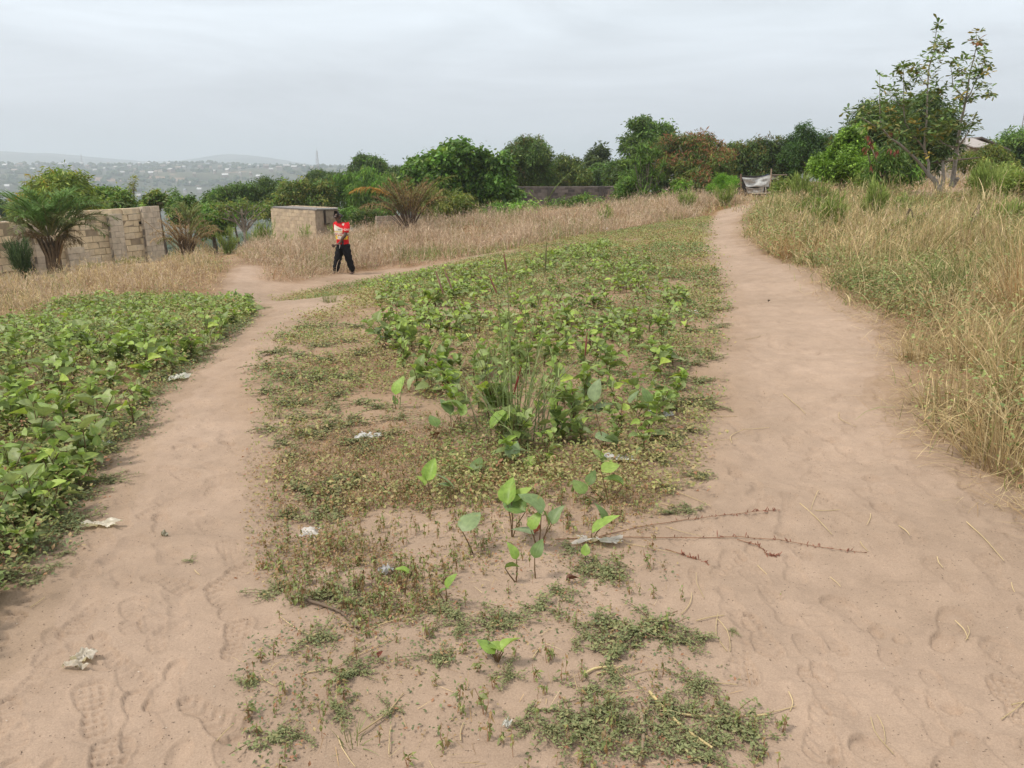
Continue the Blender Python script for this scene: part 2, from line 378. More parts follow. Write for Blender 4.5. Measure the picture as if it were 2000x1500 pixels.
# ------------------------------------------------------------------ outlines of the paths and plant patches (photo outline -> ground)
RP = poly_w([(1400, 415), (1385, 440), (1370, 470), (1385, 510), (1400, 545), (1415, 600), (1420, 650), (1400, 700), (1405, 760), (1400, 800), (1345, 850), (1350, 900), (1370, 950), (1350, 1000),
             (1310, 1060), (1320, 1130), (1350, 1220), (1440, 1330), (1540, 1400), (1600, 1500), (1700, 1900), (2900, 1900), (2700, 1300), (2200, 1040), (1960, 950), (1880, 885), (1800, 840), (1755, 770), (1775, 680), (1760, 640), (1640, 590), (1600, 545), (1555, 515),
             (1470, 480), (1445, 460), (1440, 435), (1462, 410), (1490, 397), (1500, 390), (1470, 392), (1430, 402)])
LP = poly_w([(470, 522), (445, 545), (430, 565), (480, 590), (525, 605), (480, 640), (440, 690), (400, 708), (340, 750), (300, 785), (270, 820), (230, 870), (215, 930), (160, 1000), (130, 1045), (60, 1090), (20, 1150), (-40, 1220), (-200, 1400), (-500, 1900),
             (350, 1900), (470, 1500), (500, 1400), (480, 1330), (530, 1220), (490, 1120), (480, 1050), (510, 960), (500, 900), (540, 830), (510, 790), (480, 745), (500, 700), (560, 650), (600, 615), (690, 592), (680, 572), (620, 574), (560, 580), (515, 576), (530, 555), (505, 540), (515, 520)])
ROADS = [(RP, 'right'), (LP, 'left')]
P_LEFTFIELD = poly_w([(-700, 760), (-300, 680), (0, 640), (180, 588), (330, 575), (425, 582), (500, 605), (470, 640), (400, 690), (300, 775), (255, 840), (190, 920), (120, 1030), (50, 1090), (0, 1150), (-60, 1230), (-300, 1500), (-700, 1700)])
P_LEFTDRY = poly_w([(-600, 760), (-300, 690), (0, 650), (180, 596), (330, 582), (425, 584), (432, 555), (460, 520), (440, 504), (320, 510), (310, 524), (200, 532), (60, 549), (-200, 560), (-600, 580)])
P_MIDDRY = poly_w([(510, 548), (580, 552), (640, 540), (700, 531), (760, 525), (900, 507), (1000, 490), (1100, 470), (1250, 446), (1370, 428), (1400, 410), (1480, 396), (1440, 388), (1330, 388), (1200, 402), (1000, 425), (850, 440), (700, 452), (560, 475), (450, 490), (470, 515), (515, 520)])
P_CENTRE = poly_w([(540, 580), (620, 566), (690, 552), (850, 524), (1000, 492), (1100, 470), (1250, 445), (1385, 425), (1372, 480), (1400, 545), (1418, 610), (1418, 660), (1400, 720), (1400, 790), (1345, 850), (1340, 920), (1300, 980), (1180, 1010), (900, 990), (700, 1000), (540, 960), (520, 900), (545, 830), (510, 790), (485, 745), (510, 700), (570, 650), (600, 622), (690, 598), (660, 578)])
P_LEAFY = poly_w([(735, 690), (745, 625), (820, 590), (1000, 535), (1120, 480), (1200, 480), (1200, 540), (1340, 580), (1345, 640), (1310, 720), (1290, 800), (1240, 860), (1180, 900), (1000, 880), (860, 820), (770, 720)])
P_BROWN = poly_w([(560, 850), (800, 800), (1000, 870), (1200, 900), (1300, 960), (1280, 1010), (1180, 1040), (1000, 1040), (900, 1120), (840, 1200), (700, 1230), (560, 1180), (500, 1110), (500, 1040), (530, 950)])
P_FRONT = poly_w([(520, 1180), (850, 1100), (1000, 1060), (1300, 1080), (1340, 1220), (1430, 1340), (1530, 1420), (1560, 1560), (1000, 1700), (480, 1560), (470, 1340)])
P_RIGHTBANK = poly_w([(1485, 402), (1450, 432), (1452, 462), (1475, 482), (1560, 520), (1605, 550), (1650, 595), (1770, 642), (1785, 690), (1765, 770), (1805, 838), (1890, 885), (1970, 950), (2200, 1040), (2700, 1300), (3200, 1000), (3000, 600), (2600, 480), (2000, 395), (1800, 385), (1650, 385), (1520, 390)])
# ------------------------------------------------------------------ ground sheet: polar grid round the viewpoint, out to the horizon
def wobx(x, y): return .15 * fbm(x / .35, y / .35, 77, 3)
def make_ground():
    r1_ = .35 * np.exp(np.arange(0, 1580) * .0032)                     # fine rows to ~55 m
    rr = [r1_]
    r = r1_[-1]; far = []
    while r < 7500:
        r *= 1.022 if r < 900 else 1.012; far.append(r)
    rr = np.concatenate([r1_, far])
    a0 = np.arange(-.80, .8001, .0025); out = []
    a = .80
    while a < math.pi - .06: a += .05; out.append(a)
    out = np.array(out); ang = np.concatenate([-out[::-1], a0, out])
    na, nr = len(ang), len(rr)
    X = rr[:, None] * np.sin(ang)[None]; Y = rr[:, None] * np.cos(ang)[None]
    x = X.ravel(); y = Y.ravel()
    Z = np.concatenate([H(p, q) for p, q in zip(np.array_split(x, 20), np.array_split(y, 20))])
    near = np.hypot(x, y) < 18
    inr = np.zeros(len(x), bool); inl = np.zeros(len(x), bool)
    nz = np.hypot(x, y) < 70; idx = np.nonzero(nz)[0]
    wob = .10 * fbm(x[idx] / .35, y[idx] / .35, 77, 3); wob2 = .10 * fbm(x[idx] / .35 + 50, y[idx] / .35, 78, 3)
    inr[idx] = inside(RP, x[idx] + wob, y[idx] + wob2); inl[idx] = inside(LP, x[idx] + wob, y[idx] + wob2)
    # footprints pressed into the sand
    ni = np.nonzero(near)[0]; nx, ny = x[ni], y[ni]; dz = np.zeros(len(ni))
    path_near = inr[ni] | inl[ni]
    dz += .006 * fbm(nx / .16, ny / .16, 41, 3) + .0045 * fbm(nx / .05, ny / .05, 43, 2) + .007 * smooth(.1, .4, fbm(nx / .22 + 3, ny / .10, 49, 3))
    prints = []
    for road, (lo, hi, m) in ((RP, (2.0, 16, 700)), (LP, (2.2, 16, 620))):
        s = sample(road, m, 1.55, hi)
        for k in range(len(s)):
            if s[k, 1] > lo - .9 and all((s[k, 0] - a_) ** 2 + (s[k, 1] - b_) ** 2 > .022 for a_, b_ in prints): prints.append((s[k, 0], s[k, 1]))
    for k, (fx, fy) in enumerate(prints):
        right = fx > 0
        yaw = (.25 if right else -.45) + rng.normal() * .35 + (math.pi if rng.random() < .45 else 0)
        Ln = rng.uniform(.23, .29); W = Ln * .19; dep = rng.uniform(.008, .0145); typ = rng.integers(0, 5)
        sel = np.nonzero((np.abs(nx - fx) < .24) & (np.abs(ny - fy) < .24))[0]
        if len(sel) < 12: continue
        px, py = nx[sel] - fx, ny[sel] - fy
        u = (px * math.sin(yaw) + py * math.cos(yaw)) / Ln; v = (px * math.cos(yaw) - py * math.sin(yaw)) / Ln
        half = .155 + .045 * np.clip(u * 2, -1, 1) - .055 * np.exp(-((u + .08) / .12) ** 2)
        d = np.maximum(np.abs(v) / half, np.abs(u) / .5)
        d = np.where(np.abs(u) > .33, np.hypot(v / half, (np.abs(u) - .33) / .17), np.abs(v) / half)
        m = 1 - smooth(.93, 1.05, d)
        if typ == 0: tr = .5 + .5 * np.sign(np.sin(u * 50))
        elif typ == 1: tr = .5 + .5 * np.sin(u * 42 + 3 * np.abs(v) * 12) * 1.0
        elif typ == 2: tr = ((np.sin(u * 58) > 0) & (np.sin(v * 70) > -.5)).astype(float)
        elif typ == 3: tr = 1 - smooth(.2, .6, np.hypot(u - .3, v) * 3) * 0 - .8 * smooth(.45, .8, d)
        else: tr = np.where(u < -.1, 1.3, np.where(u > .15, .9, .25))
        fade = .7 + .5 * vnoise(px * 9 + k, py * 9, k) * 2
        dz[sel] += -dep * m * (.35 + .65 * tr) * np.clip(fade, .4, 1.1) + .38 * dep * np.exp(-((d - 1.11) / .07) ** 2)
    # loose toe / heel pits
    for road, m in ((RP, 26), (LP, 22)):
        s = sample(road, m, 1.4, 12)
        for k in range(len(s)):
            ra = rng.uniform(.03, .065); yaw = rng.uniform(0, 3.1); sel = np.nonzero((np.abs(nx - s[k, 0]) < .18) & (np.abs(ny - s[k, 1]) < .18))[0]
            px, py = nx[sel] - s[k, 0], ny[sel] - s[k, 1]; u = (px * math.cos(yaw) + py * math.sin(yaw)) / ra; v = (-px * math.sin(yaw) + py * math.cos(yaw)) / (ra * .62)
            d = np.hypot(u, v); dz[sel] += -rng.uniform(.005, .012) * (1 - smooth(.2, 1.15, d)) + .005 * np.exp(-((d - 1.2) / .2) ** 2)
    Z[ni] += dz * np.where(path_near, 1.0, .8)
    far_m = np.hypot(x, y)
    # surface tint: earth under the plants, scrub cover far away (real ground cover colours)
    C = np.ones((len(x), 3)); r = np.hypot(x, y)
    k = np.clip(.5 + fbm(x / .5, y / .5, 91, 3), 0, 1)[:, None]
    lit = np.zeros(len(x)); li = np.nonzero(r < 90)[0]
    for ox, oy in ((0, 0), (.35, 0), (-.35, 0), (0, .5), (0, -.5), (.2, .25), (-.2, .25), (.2, -.25), (-.2, -.25)):
        lit[li] += ~(inside(RP, x[li] + wobx(x[li], y[li]) + ox, y[li] + oy) | inside(LP, x[li] + wobx(x[li], y[li]) + ox, y[li] + oy))
    lit = (lit / 9)[:, None]
    lit = lit * (.35 + .65 * smooth(3.0, 5.5, y))[:, None] 
    C = C * (1 - lit) + lit * (np.array([1, .98, .95]) * (1 - k) + np.array([.86, .82, .77]) * k)
    for pl, tint in ((P_RIGHTBANK, (.66, .60, .46)), (P_MIDDRY, (.78, .70, .60)), (P_LEFTDRY, (.74, .67, .55)), (P_LEFTFIELD, (.62, .60, .50)), (P_CENTRE, (.95, .92, .86))):
        k2 = np.zeros(len(x)); 
        for ox, oy in ((0, 0), (.25, 0), (-.25, 0), (0, .3), (0, -.3)): k2[li] += inside(pl, x[li] + ox + wobx(x[li], y[li]), y[li] + oy) / 5
        C *= 1 - k2[:, None] * (1 - np.array(tint)) * (.7 + .6 * k)
    dry = smooth(24, 32, r)[:, None] * (1 - (inr | inl)[:, None]); C *= 1 - dry * (1 - np.array([.78, .70, .52]))
    scrub = smooth(50, 95, r)[:, None]
    n1 = np.clip(.5 + 1.1 * fbm(x / 160, y / 160, 61, 4), 0, 1)[:, None]; n2 = np.clip(.5 + 1.2 * fbm(x / 45, y / 45, 62, 3), 0, 1)[:, None]
    sc = (np.array([.13, .22, .20]) * n1 + np.array([.28, .38, .28]) * (1 - n1)) * (.7 + .6 * n2)
    bare = smooth(.30, .40, fbm(x / 90 + 40, y / 70, 66, 3) - .25 * smooth(1900, 2400, r))[:, None]
    sc = sc * (1 - bare * .75) + np.array([.95, .85, .8]) * bare * .75
    C = C * (1 - scrub) + sc * scrub
    i, j = np.meshgrid(np.arange(nr - 1), np.arange(na - 1), indexing='ij'); i = i.ravel(); j = j.ravel()
    Q = np.stack([i * na + j, i * na + j + 1, (i + 1) * na + j + 1, (i + 1) * na + j], -1)[:, ::-1]
    V = np.stack([x, y, Z], -1)
    qr = inr[Q].sum(1) >= 2; ql = inl[Q].sum(1) >= 2; qh = (r[Q].min(1) > 130)
    qg = ~(qr | ql | qh)
    U = np.zeros((len(V), 2))
    def cut(mask, name):
        q = Q[mask]; used = np.unique(q); mp = np.full(len(V), -1); mp[used] = np.arange(len(used))
        v = V[used]; c = C[used]; q = mp[q]
        o = bpy.data.objects.new(name, mesh_from(name, v, q, c, None, M_SAND, True)); COL.objects.link(o); return o
    g = cut(qg, 'ground'); tag(g, 'bare sandy earth of the open plot between the footpaths', None, None, 'structure')
    # close the small hole right below the viewpoint
    p = cut(qr, 'path'); tag(p, 'wide sandy footpath on the right running to the tarpaulin shelter', None, None, 'structure')
    p = cut(ql & ~qr, 'path'); tag(p, 'narrow sandy footpath on the left beside the leafy field', None, None, 'structure')
    h = cut(qh & ~qr & ~ql, 'hills'); tag(h, 'hazy valley and far hillside with a scattered town', None, None, 'structure')
make_ground()
# ------------------------------------------------------------------ block walls, hut, shelter, house
def blocks(mb, p0, dirv, nrm, L, Hh, bl, bh, thick, pal, jit=.006, miss=0.0, step=None, gap=.012, z0=0.0):
    """running-bond block work: every block its own little box"""
    nrow = int(round(Hh / bh)); M = np.array([dirv, nrm, [0, 0, 1.0]]).T
    for r in range(nrow):
        off = (bl / 2 if r % 2 else 0); n = int(L / bl) + 2
        for k in range(n):
            a = max(0, k * bl - off); b = min(L, (k + 1) * bl - off)
            if b - a < .06: continue
            if step is not None and (r + 1) * bh > step((a + b) / 2): continue
            if rng.random() < miss: continue
            c = np.array(pal[rng.integers(len(pal))]) * rng.uniform(.92, 1.06)
            mb.box((a + gap / 2, -thick / 2 + rng.normal() * jit, z0 + r * bh + gap / 2), (b - gap / 2, thick / 2 + rng.normal() * jit, z0 + (r + 1) * bh - gap / 2), c, (M, np.asarray(p0)), .003)
def frame_of(A, B):
    d = B - A; d[2] = 0; L = np.linalg.norm(d); d = d / L; return d, np.array([d[1], -d[0], 0.0]), L    # normal turned towards the viewer
YB = [(.68, .55, .37), (.74, .61, .42), (.62, .50, .34), (.70, .58, .42)]
GB = [(.56, .48, .375), (.53, .45, .355), (.60, .51, .40)]
def left_wall():
    A = g1(30, 542); A = at(22, 545, 24.0); B = at(312, 512, 29.0)
    d, nrm, L = frame_of(A.copy(), B.copy())
    A0 = A - d * 3.4; L += 3.4; zb = min(A[2], B[2]) - .35
    top = A[2] + 1.98
    root = empty('block_wall', (A0[0], A0[1], zb), 'long unfinished wall of pale yellow hollow blocks behind the green oil palm', 'wall')
    Ht = top - zb; z = np.array([0, 0, 0.0])
    xs = lambda px: (px - 22) / 290 * (L - 3.4) + 3.4         # rough place along the wall
    mb = MB(); blocks(mb, z, d, nrm, L, Ht, .42, .215, .15, YB, .02, .012, lambda u: Ht + .05 - .26 * (vnoise(np.array(u * .8), np.array(3.0), 5) > .12) , .022)
    part(mb, 'block_panel', M_BLOCK, root)
    mb = MB(); M = np.array([d, nrm, [0, 0, 1.0]]).T; mb.box((.01, -.055, 0), (L - .01, .055, Ht - .28), (.33, .265, .185), (M, z)); part(mb, 'mortar', M_BLOCK, root)
    for a, b, h, w in ((xs(205), xs(232), Ht - .28, .30), (xs(277), xs(315), Ht + .02, .21), (xs(62), xs(92), Ht - .22, .30)):
        mb = MB(); blocks(mb, z + d * a + nrm * .17, d, nrm, b - a, h, w, .2, .16, GB, .003, 0, None, .008)
        mb.box((.004, -.06, 0), (b - a - .004, .06, h - .02), (.23, .2, .17), (M, z + d * a + nrm * .17)); part(mb, 'pilaster', M_BLOCK, root)
    mb = MB(); a, b = xs(118), xs(180); st = lambda u: .95 if u < .9 else .75
    blocks(mb, z + d * a + nrm * .16, d, nrm, b - a, 1.2, .4, .2, .14, GB, .006, 0, lambda u: 1.25 - .3 * (u > (b - a) * .6)); part(mb, 'plinth', M_BLOCK, root)
    for px, py in ((275, 435), (282, 458), (222, 459), (148, 500), (65, 475), (303, 490), (34, 486)):
        u = xs(px); zz = (CAMZ + rays(px, py)[2] * (A[1] + d[1] * (u - 3.4))) - zb
        mb = MB(); mb.box((u - .045, .082, zz - .05), (u + .045, .098, zz + .05), (.03, .025, .02), (M, z)); part(mb, 'putlog_hole', M_PLAIN, root)
    # leaning concrete post
    P = at(62, 543, 23.2); r = empty('concrete_post', P, 'pale leaning concrete post standing against the yellow block wall', 'post')
    mb = MB(); q = MB(); v = np.array([[x, y, zz] for zz in (-.1, 1.55) for y in (-.1, .1) for x in (-.12, .12)]); v[4:, 0] -= .13; mb.add(v, [[0, 2, 3, 1], [4, 5, 7, 6], [0, 1, 5, 4], [2, 6, 7, 3], [0, 4, 6, 2], [1, 3, 7, 5]], (.38, .33, .27)); part(mb, 'shaft', M_BLOCK, r)
    for k, px in ((0, -.06), (1, .05)):
        mb = MB(); mb.tube([(px - .13, .02 * k, 1.5), (px - .14, .02 * k, 1.68), (px - .10 - .05 * k, .02, 1.82)], .012, (.16, .1, .07), 5); part(mb, 'rebar', M_PLAIN, r)
    # tyre at its foot
    T = at(50, 540, 22.9); mb = MB(); a = np.linspace(0, 2 * math.pi, 15); mb.tube(np.stack([.22 * np.cos(a), .03 + 0 * a, .2 + .22 * np.sin(a)], -1), .085, (.03, .03, .03), 8, False)
    o = mb.build('tyre', M_PLAIN, None, True); o.location = T; tag(o, 'old black tyre leaning at the foot of the concrete post', 'tyre')
left_wall()

def hut():
    D = 44.0; A = at(536, 478, D + 1.2); C1 = at(621, 480, D - 1.2); B = at(661, 478, D + 1.6)
    zb = -2.9; top = CAMZ + rays(600, 409)[2] * D
    root = empty('block_hut', (A[0], A[1], zb), 'small flat roofed hut of tan blocks behind the walking man', 'hut')
    o = lambda p: np.array([p[0] - A[0], p[1] - A[1], 0.0])
    Ht = top - zb; back = o(A) + (o(B) - o(C1))
    pal = [(.58, .46, .33), (.62, .50, .36), (.53, .42, .31)]; pal_shade = [(.42, .33, .25), (.39, .31, .24)]  # second palette paints the right side wall's shade into the same tan blocks
    for p, q, pl, h in ((o(A), o(C1), pal, Ht), (o(C1), o(B), pal_shade, Ht - .05), (back, o(A), pal, Ht), (o(B), back, pal, Ht)):
        d, nrm, L = frame_of(p.copy(), q.copy()); M = np.array([d, nrm, [0, 0, 1.0]]).T
        mb = MB(); blocks(mb, p, d, nrm, L, h, .42, .21, .13, pl, .004, 0, None, .012)
        mb.box((.01, -.05, 0), (L - .01, .05, h - .02), np.array(pl[0]) * .85, (M, p)); w = part(mb, 'wall', M_BLOCK, root)
    # recess in the side wall: a dark timber and a lintel
    d, nrm, L = frame_of(o(C1), o(B)); M = np.array([d, nrm, [0, 0, 1.0]]).T
    mb = MB(); mb.box((L * .30, .07, Ht - .75), (L * .37, .12, Ht - .02), (.05, .035, .03), (M, o(C1))); mb.box((L * .30, .07, Ht - .82), (L * .52, .15, Ht - .75), (.12, .08, .06), (M, o(C1))); part(mb, 'doorpost', M_PLAIN, root)
    ctr = (o(A) + o(B)) / 2
    quad = [ctr + (p - ctr) * 1.06 for p in (o(A), o(C1), o(B), back)]
    hz = [Ht + .03, Ht + .0, Ht - .12, Ht - .06]
    v = [q + np.array([0, 0, h]) for q, h in zip(quad, hz)] + [q + np.array([0, 0, h + .07]) for q, h in zip(quad, hz)]
    mb = MB(); mb.add(v, [[3, 2, 1, 0], [4, 5, 6, 7], [0, 1, 5, 4], [1, 2, 6, 5], [2, 3, 7, 6], [3, 0, 4, 7]], (.22, .2, .19)); part(mb, 'roof', M_PLAIN, root)
    mb = MB(); e0, e1 = v[5], v[6]
    for k in range(9):
        t0, t1 = k / 9, (k + .8) / 9; p0 = e0 + (e1 - e0) * t0; p1 = e0 + (e1 - e0) * t1
        mb.tube([p0 + np.array([.0, -.03, .03]), p1 + np.array([0, -.03, .03])], .045, (.55, .55, .55), 5)
    part(mb, 'roof_sheet', M_PLAIN, root)
hut()

def grey_wall():
    A = at(1003, 412, 50.0); B = at(1215, 408, 52.0); d, nrm, L = frame_of(A.copy(), B.copy()); M = np.array([d, nrm, [0, 0, 1.0]]).T
    zb = min(A[2], B[2]) - .5; Ht = (CAMZ + rays(1100, 366)[2] * 51) - zb
    root = empty('block_wall', (A[0], A[1], zb), 'dark grey weathered block wall between the big green tree and dark trees', 'wall')
    G2 = [(.13, .118, .115), (.165, .145, .14), (.105, .095, .095), (.21, .185, .175)]
    mb = MB(); blocks(mb, np.zeros(3), d, nrm, L, Ht, .45, .2, .16, G2, .008, 0, None, .02); part(mb, 'block_panel', M_BLOCK, root)
    mb = MB(); mb.box((.02, -.06, 0), (L - .02, .06, Ht - .03), (.2, .18, .165), (M, np.zeros(3))); part(mb, 'mortar', M_BLOCK, root)
    mb = MB(); mb.box((-.02, -.1, Ht), (L + .02, .1, Ht + .07), (.2, .18, .165), (M, np.zeros(3)), .01); part(mb, 'coping', M_BLOCK, root)
    for a in (.3, 2.1, 5.4):
        mb = MB(); mb.box((L * a / 7, .085, 0), (L * a / 7 + .32, .17, Ht - .02), (.1, .09, .088), (M, np.zeros(3))); part(mb, 'pilaster', M_BLOCK, root)
    P = at(1006, 412, 49.4); mb = MB(); mb.box((-.12, -.1, -.5), (.1, .1, 1.05), (.62, .6, .6), None, .01)
    o = mb.build('wall_post', M_BLOCK); o.location = P; tag(o, 'whitish concrete post at the left end of the dark grey wall', 'post')
    # long low ruined wall behind the dry palm
    P = at(735, 452, 37.0); mb = MB(); Q = at(800, 446, 38.0); d, nrm, L = frame_of(P.copy(), Q.copy()); blocks(mb, P - np.array([0, 0, .3]), d, nrm, L, 1.0, .42, .2, .15, [(.33, .27, .22), (.38, .31, .25)], .01, .0, None, .02)
    o = mb.build('ruined_wall', M_BLOCK, None, False, P); tag(o, 'low broken block wall behind the dried palm', 'wall')
grey_wall()

def tarp_shelter():
    D = 43.0; P = at(1480, 384, D); m = D / F_PX
    root = empty('tarpaulin_shelter', P, 'makeshift shelter hung with pale grey tarpaulin at the end of the path', 'shelter')
    w2 = lambda px, py: np.array([(px - 1480) * m, 0, (384 - py) * m * 1.02])
    def sheet(corners, nu, nv, amp, col, seed, name, y0=0.0, fold=1.0):
        a, b, c, e = [np.array(w2(*q)) for q in corners]; V = []; C = []
        for i in range(nv + 1):
            for j in range(nu + 1):
                u, v = j / nu, i / nv; p = (a * (1 - u) + b * u) * (1 - v) + (e * (1 - u) + c * u) * v
                n = float(vnoise(np.array(u * 5 + seed), np.array(v * 4.0), seed)); f = math.sin((u * 1.6 + v * 1.9) * fold * 3 + n * 3) + .6 * math.sin((u * 2.1 - v) * fold * 4)
                V.append(p + np.array([0, y0 - amp * f * (.3 + .7 * math.sin(math.pi * u)), -.10 * math.sin(math.pi * u) * (1 - v)])); C.append(np.array(col) * (1 + .12 * n))
        q = [[i * (nu + 1) + j, i * (nu + 1) + j + 1, (i + 1) * (nu + 1) + j + 1, (i + 1) * (nu + 1) + j] for i in range(nv) for j in range(nu)]
        mb = MB(); mb.add(V, q, C); return part(mb, name, M_CLOTH, root, True)
    sheet([(1446, 349), (1501, 344), (1498, 366), (1456, 366)], 26, 14, .055, (.50, .51, .51), 3, 'tarpaulin', -.1)
    sheet([(1456, 366), (1492, 365), (1491, 378), (1462, 378)], 16, 8, .03, (.42, .40, .38), 5, 'tarpaulin', .12)
    sheet([(1501, 345), (1520, 345), (1516, 352), (1503, 353)], 10, 5, .03, (.42, .41, .40), 9, 'tarpaulin', .05)
    sheet([(1452, 348), (1500, 343), (1498, 347), (1456, 350)], 16, 3, .08, (.06, .07, .11), 11, 'roof_cover', .25)
    mb = MB(); q = lambda px, py, y: w2(px, py) + np.array([0, y, 0]); mb.box(q(1452, 384, .6), q(1524, 347, 1.6), (.045, .04, .035)); part(mb, 'dark_back', M_PLAIN, root)  # plain near-black box standing behind the tarpaulins
    for (x0, y0, x1, y1, c, r) in ((1498, 392, 1498, 334, (.36, .27, .2), .035), (1444, 385, 1442, 343, (.16, .11, .08), .05), (1466, 378, 1504, 377, (.5, .45, .38), .03), (1510, 352, 1524, 361, (.5, .45, .4), .02), (1490, 366, 1491, 379, (.42, .38, .33), .025), (1500, 345, 1528, 345, (.3, .25, .2), .025)):
        mb = MB(); mb.tube([w2(x0, y0) + np.array([0, -.3, 0]), w2((x0 + x1) / 2 + .4, (y0 + y1) / 2) + np.array([0, -.32, 0]), w2(x1, y1) + np.array([0, -.3, 0])], r, c, 6); part(mb, 'pole', M_BARK, root)
    # pale low house seen under the dark trees behind it
    P = at(1425, 362, 58.0); m = 58 / F_PX; root = empty('tin_roof_house', P - np.array([0, 0, 1.3]), 'low pale house half hidden under dark trees behind the tarpaulin shelter', 'house')
    mb = MB(); mb.box((-3.2, 0, 0), (2.0, 3, 1.75), (.36, .3, .24)); part(mb, 'wall', M_BLOCK, root)
    mb = MB(); mb.box((-3.4, -.3, 1.76), (2.3, 3.2, 2.0), (.33, .29, .26)); part(mb, 'roof', M_PLAIN, root)
tarp_shelter()

def house():
    D = 44.0; P = at(1898, 330, D); m = D / F_PX * 1.02
    w = lambda px, py, y=0.0: np.array([(px - 1898) * m, y, (330 - py) * m])
    root = empty('gabled_house', P, 'plain rendered house with a low gabled roof behind the sparse tree', 'house')
    col = (.36, .32, .28)
    # gable wall as a thick prism
    L, T, Rr = w(1846, 296), w(1901, 277), w(1952, 297); z0 = -1.0; dp = 9.0
    v = []
    for y in (0, dp):
        v += [np.array([L[0], y, z0]), np.array([Rr[0], y, z0]), np.array([Rr[0], y, Rr[2]]), np.array([T[0], y, T[2]]), np.array([L[0], y, L[2]]), np.array([T[0], y, z0])]
    mb = MB(); mb.add(v, [[0, 5, 3, 4], [5, 1, 2, 3], [6, 10, 9, 11], [11, 9, 8, 7], [1, 7, 8, 2], [0, 4, 10, 6], [0, 6, 11, 5], [5, 11, 7, 1]], col); part(mb, 'wall', M_BLOCK, root)
    for a, b, nm in ((L, T, 'roof_slope'), (T, Rr, 'roof_slope')):
        e = (b - a) * .10; a2 = a - (e if a is L else 0); b2 = b + (e if b is Rr else 0); up = np.array([0, 0, .035])
        q = []
        for h in (.01, .10):
            for p in (a2, b2):
                for y in (-.35, dp + .3): q.append(np.array([p[0], y, p[2] + h]))
        mb = MB(); mb.add(q, [[0, 2, 3, 1], [4, 5, 7, 6], [0, 4, 6, 2], [1, 3, 7, 5], [0, 1, 5, 4], [2, 6, 7, 3]], (.13, .11, .1)); part(mb, nm, M_PLAIN, root)
    # lower front wing with pale tin roof
    a, b = w(1844, 283, -2.4), w(1884, 283, -2.4)
    mb = MB(); mb.box((w(1846, 0)[0], -2.2, z0), (w(1882, 0)[0], -.02, w(0, 293)[2]), (.33, .29, .25)); part(mb, 'porch_wall', M_BLOCK, root)
    v = [(a[0], -2.7, w(0, 295)[2]), (b[0], -2.7, w(0, 295)[2]), (b[0], -.4, w(0, 278)[2]), (a[0], -.4, w(0, 278)[2])]; v = [np.array(x) for x in v]; v += [x + np.array([0, 0, .05]) for x in v]
    mb = MB(); mb.add(v, [[3, 2, 1, 0], [4, 5, 6, 7], [0, 1, 5, 4], [1, 2, 6, 5], [2, 3, 7, 6], [3, 0, 4, 7]], (.36, .33, .32)); part(mb, 'porch_roof', M_PLAIN, root)
    mb = MB(); mb.box((w(1856, 0)[0], -2.26, w(0, 330)[2]), (w(1864, 0)[0], -2.205, w(0, 305)[2]), (.07, .06, .055)); part(mb, 'door', M_PLAIN, root)
    # washing / white metal sheets by the house
    for (x0, y0, x1, y1, c, lb, nm, ct) in ((1837, 312, 1856, 318, (.72, .72, .7), 'white flat sheet roof of a small stall beside the house', 'stall_canopy', 'canopy'), (1846, 319, 1855, 343, (.62, .66, .72), 'pale blue and white striped cloth hanging by the sparse tree', 'hanging_cloth', 'cloth')):
        q = w(x0, y1, -9.0) , w(x1, y0, -9.0); mb = MB(); V = []; C = []
        for i in range(7):
            for j in range(13):
                u, t = j / 12, i / 6; V.append(np.array([q[0][0] * (1 - u) + q[1][0] * u, -9 + .05 * math.sin(u * 19) + (.5 * t if nm == 'stall_canopy' else 0), q[0][2] * (1 - t) + q[1][2] * t]) + P); C.append(np.array(c) * (1 if nm == 'stall_canopy' or j % 4 < 2 else .55))
        Q = [[i * 13 + j, i * 13 + j + 1, (i + 1) * 13 + j + 1, (i + 1) * 13 + j] for i in range(6) for j in range(12)]
        mb.add(V, Q, C); o = mb.build(nm, M_CLOTH, None, True, V[0]); tag(o, lb, ct)
    S = P + w(1846, 330, -9.2); 
    for px in (1840, 1854):
        s_ = P + w(px, 350, -9.1); mb = MB(); mb.tube([(0, 0, -.6), (0, 0, 1.15)], .04, (.4, .36, .32), 6); o = mb.build('stall_post', M_BARK); o.location = s_; tag(o, 'thin pole carrying the white stall roof, ' + ('left one' if px == 1840 else 'right one'), 'pole')
house()

def mast(px, top, bot, D, w, label):
    P = at(px, bot, D); h = (bot - top) * D / F_PX * 1.03; root = empty('lattice_mast', P - np.array([0, 0, 6]), label, 'mast')
    mb = MB(); h += 6; k = 16
    for sx, sy in ((-1, -1), (1, -1), (0, 1)): mb.tube([(sx * w, sy * w, 0), (sx * w * .25, sy * w * .25, h)], max(.05, D * .00016), (.3, .26, .26), 4)
    for i in range(k):
        t0, t1 = i / k, (i + 1) / k; a = w * (1 - .75 * t0); b = w * (1 - .75 * t1); s = 1 if i % 2 else -1
        mb.tube([(s * a, -a, h * t0), (-s * b, -b, h * t1)], max(.035, D * .0001), (.34, .28, .28), 4)
        mb.tube([(-a, -a, h * t0), (a, -a, h * t0)], max(.035, D * .0001), (.34, .28, .28), 4)
    part(mb, 'lattice', M_PLAIN, root)
    mb = MB(); mb.tube([(0, 0, h), (0, 0, h * 1.12)], max(.03, D * .0001), (.3, .26, .26), 4); part(mb, 'antenna', M_PLAIN, root)
mast(621, 298, 328, 900.0, 2.2, 'thin red and grey radio mast rising above the trees near the centre left')
mast(1997, 190, 252, 160.0, .55, 'tall thin mast at the far right edge above the trees')
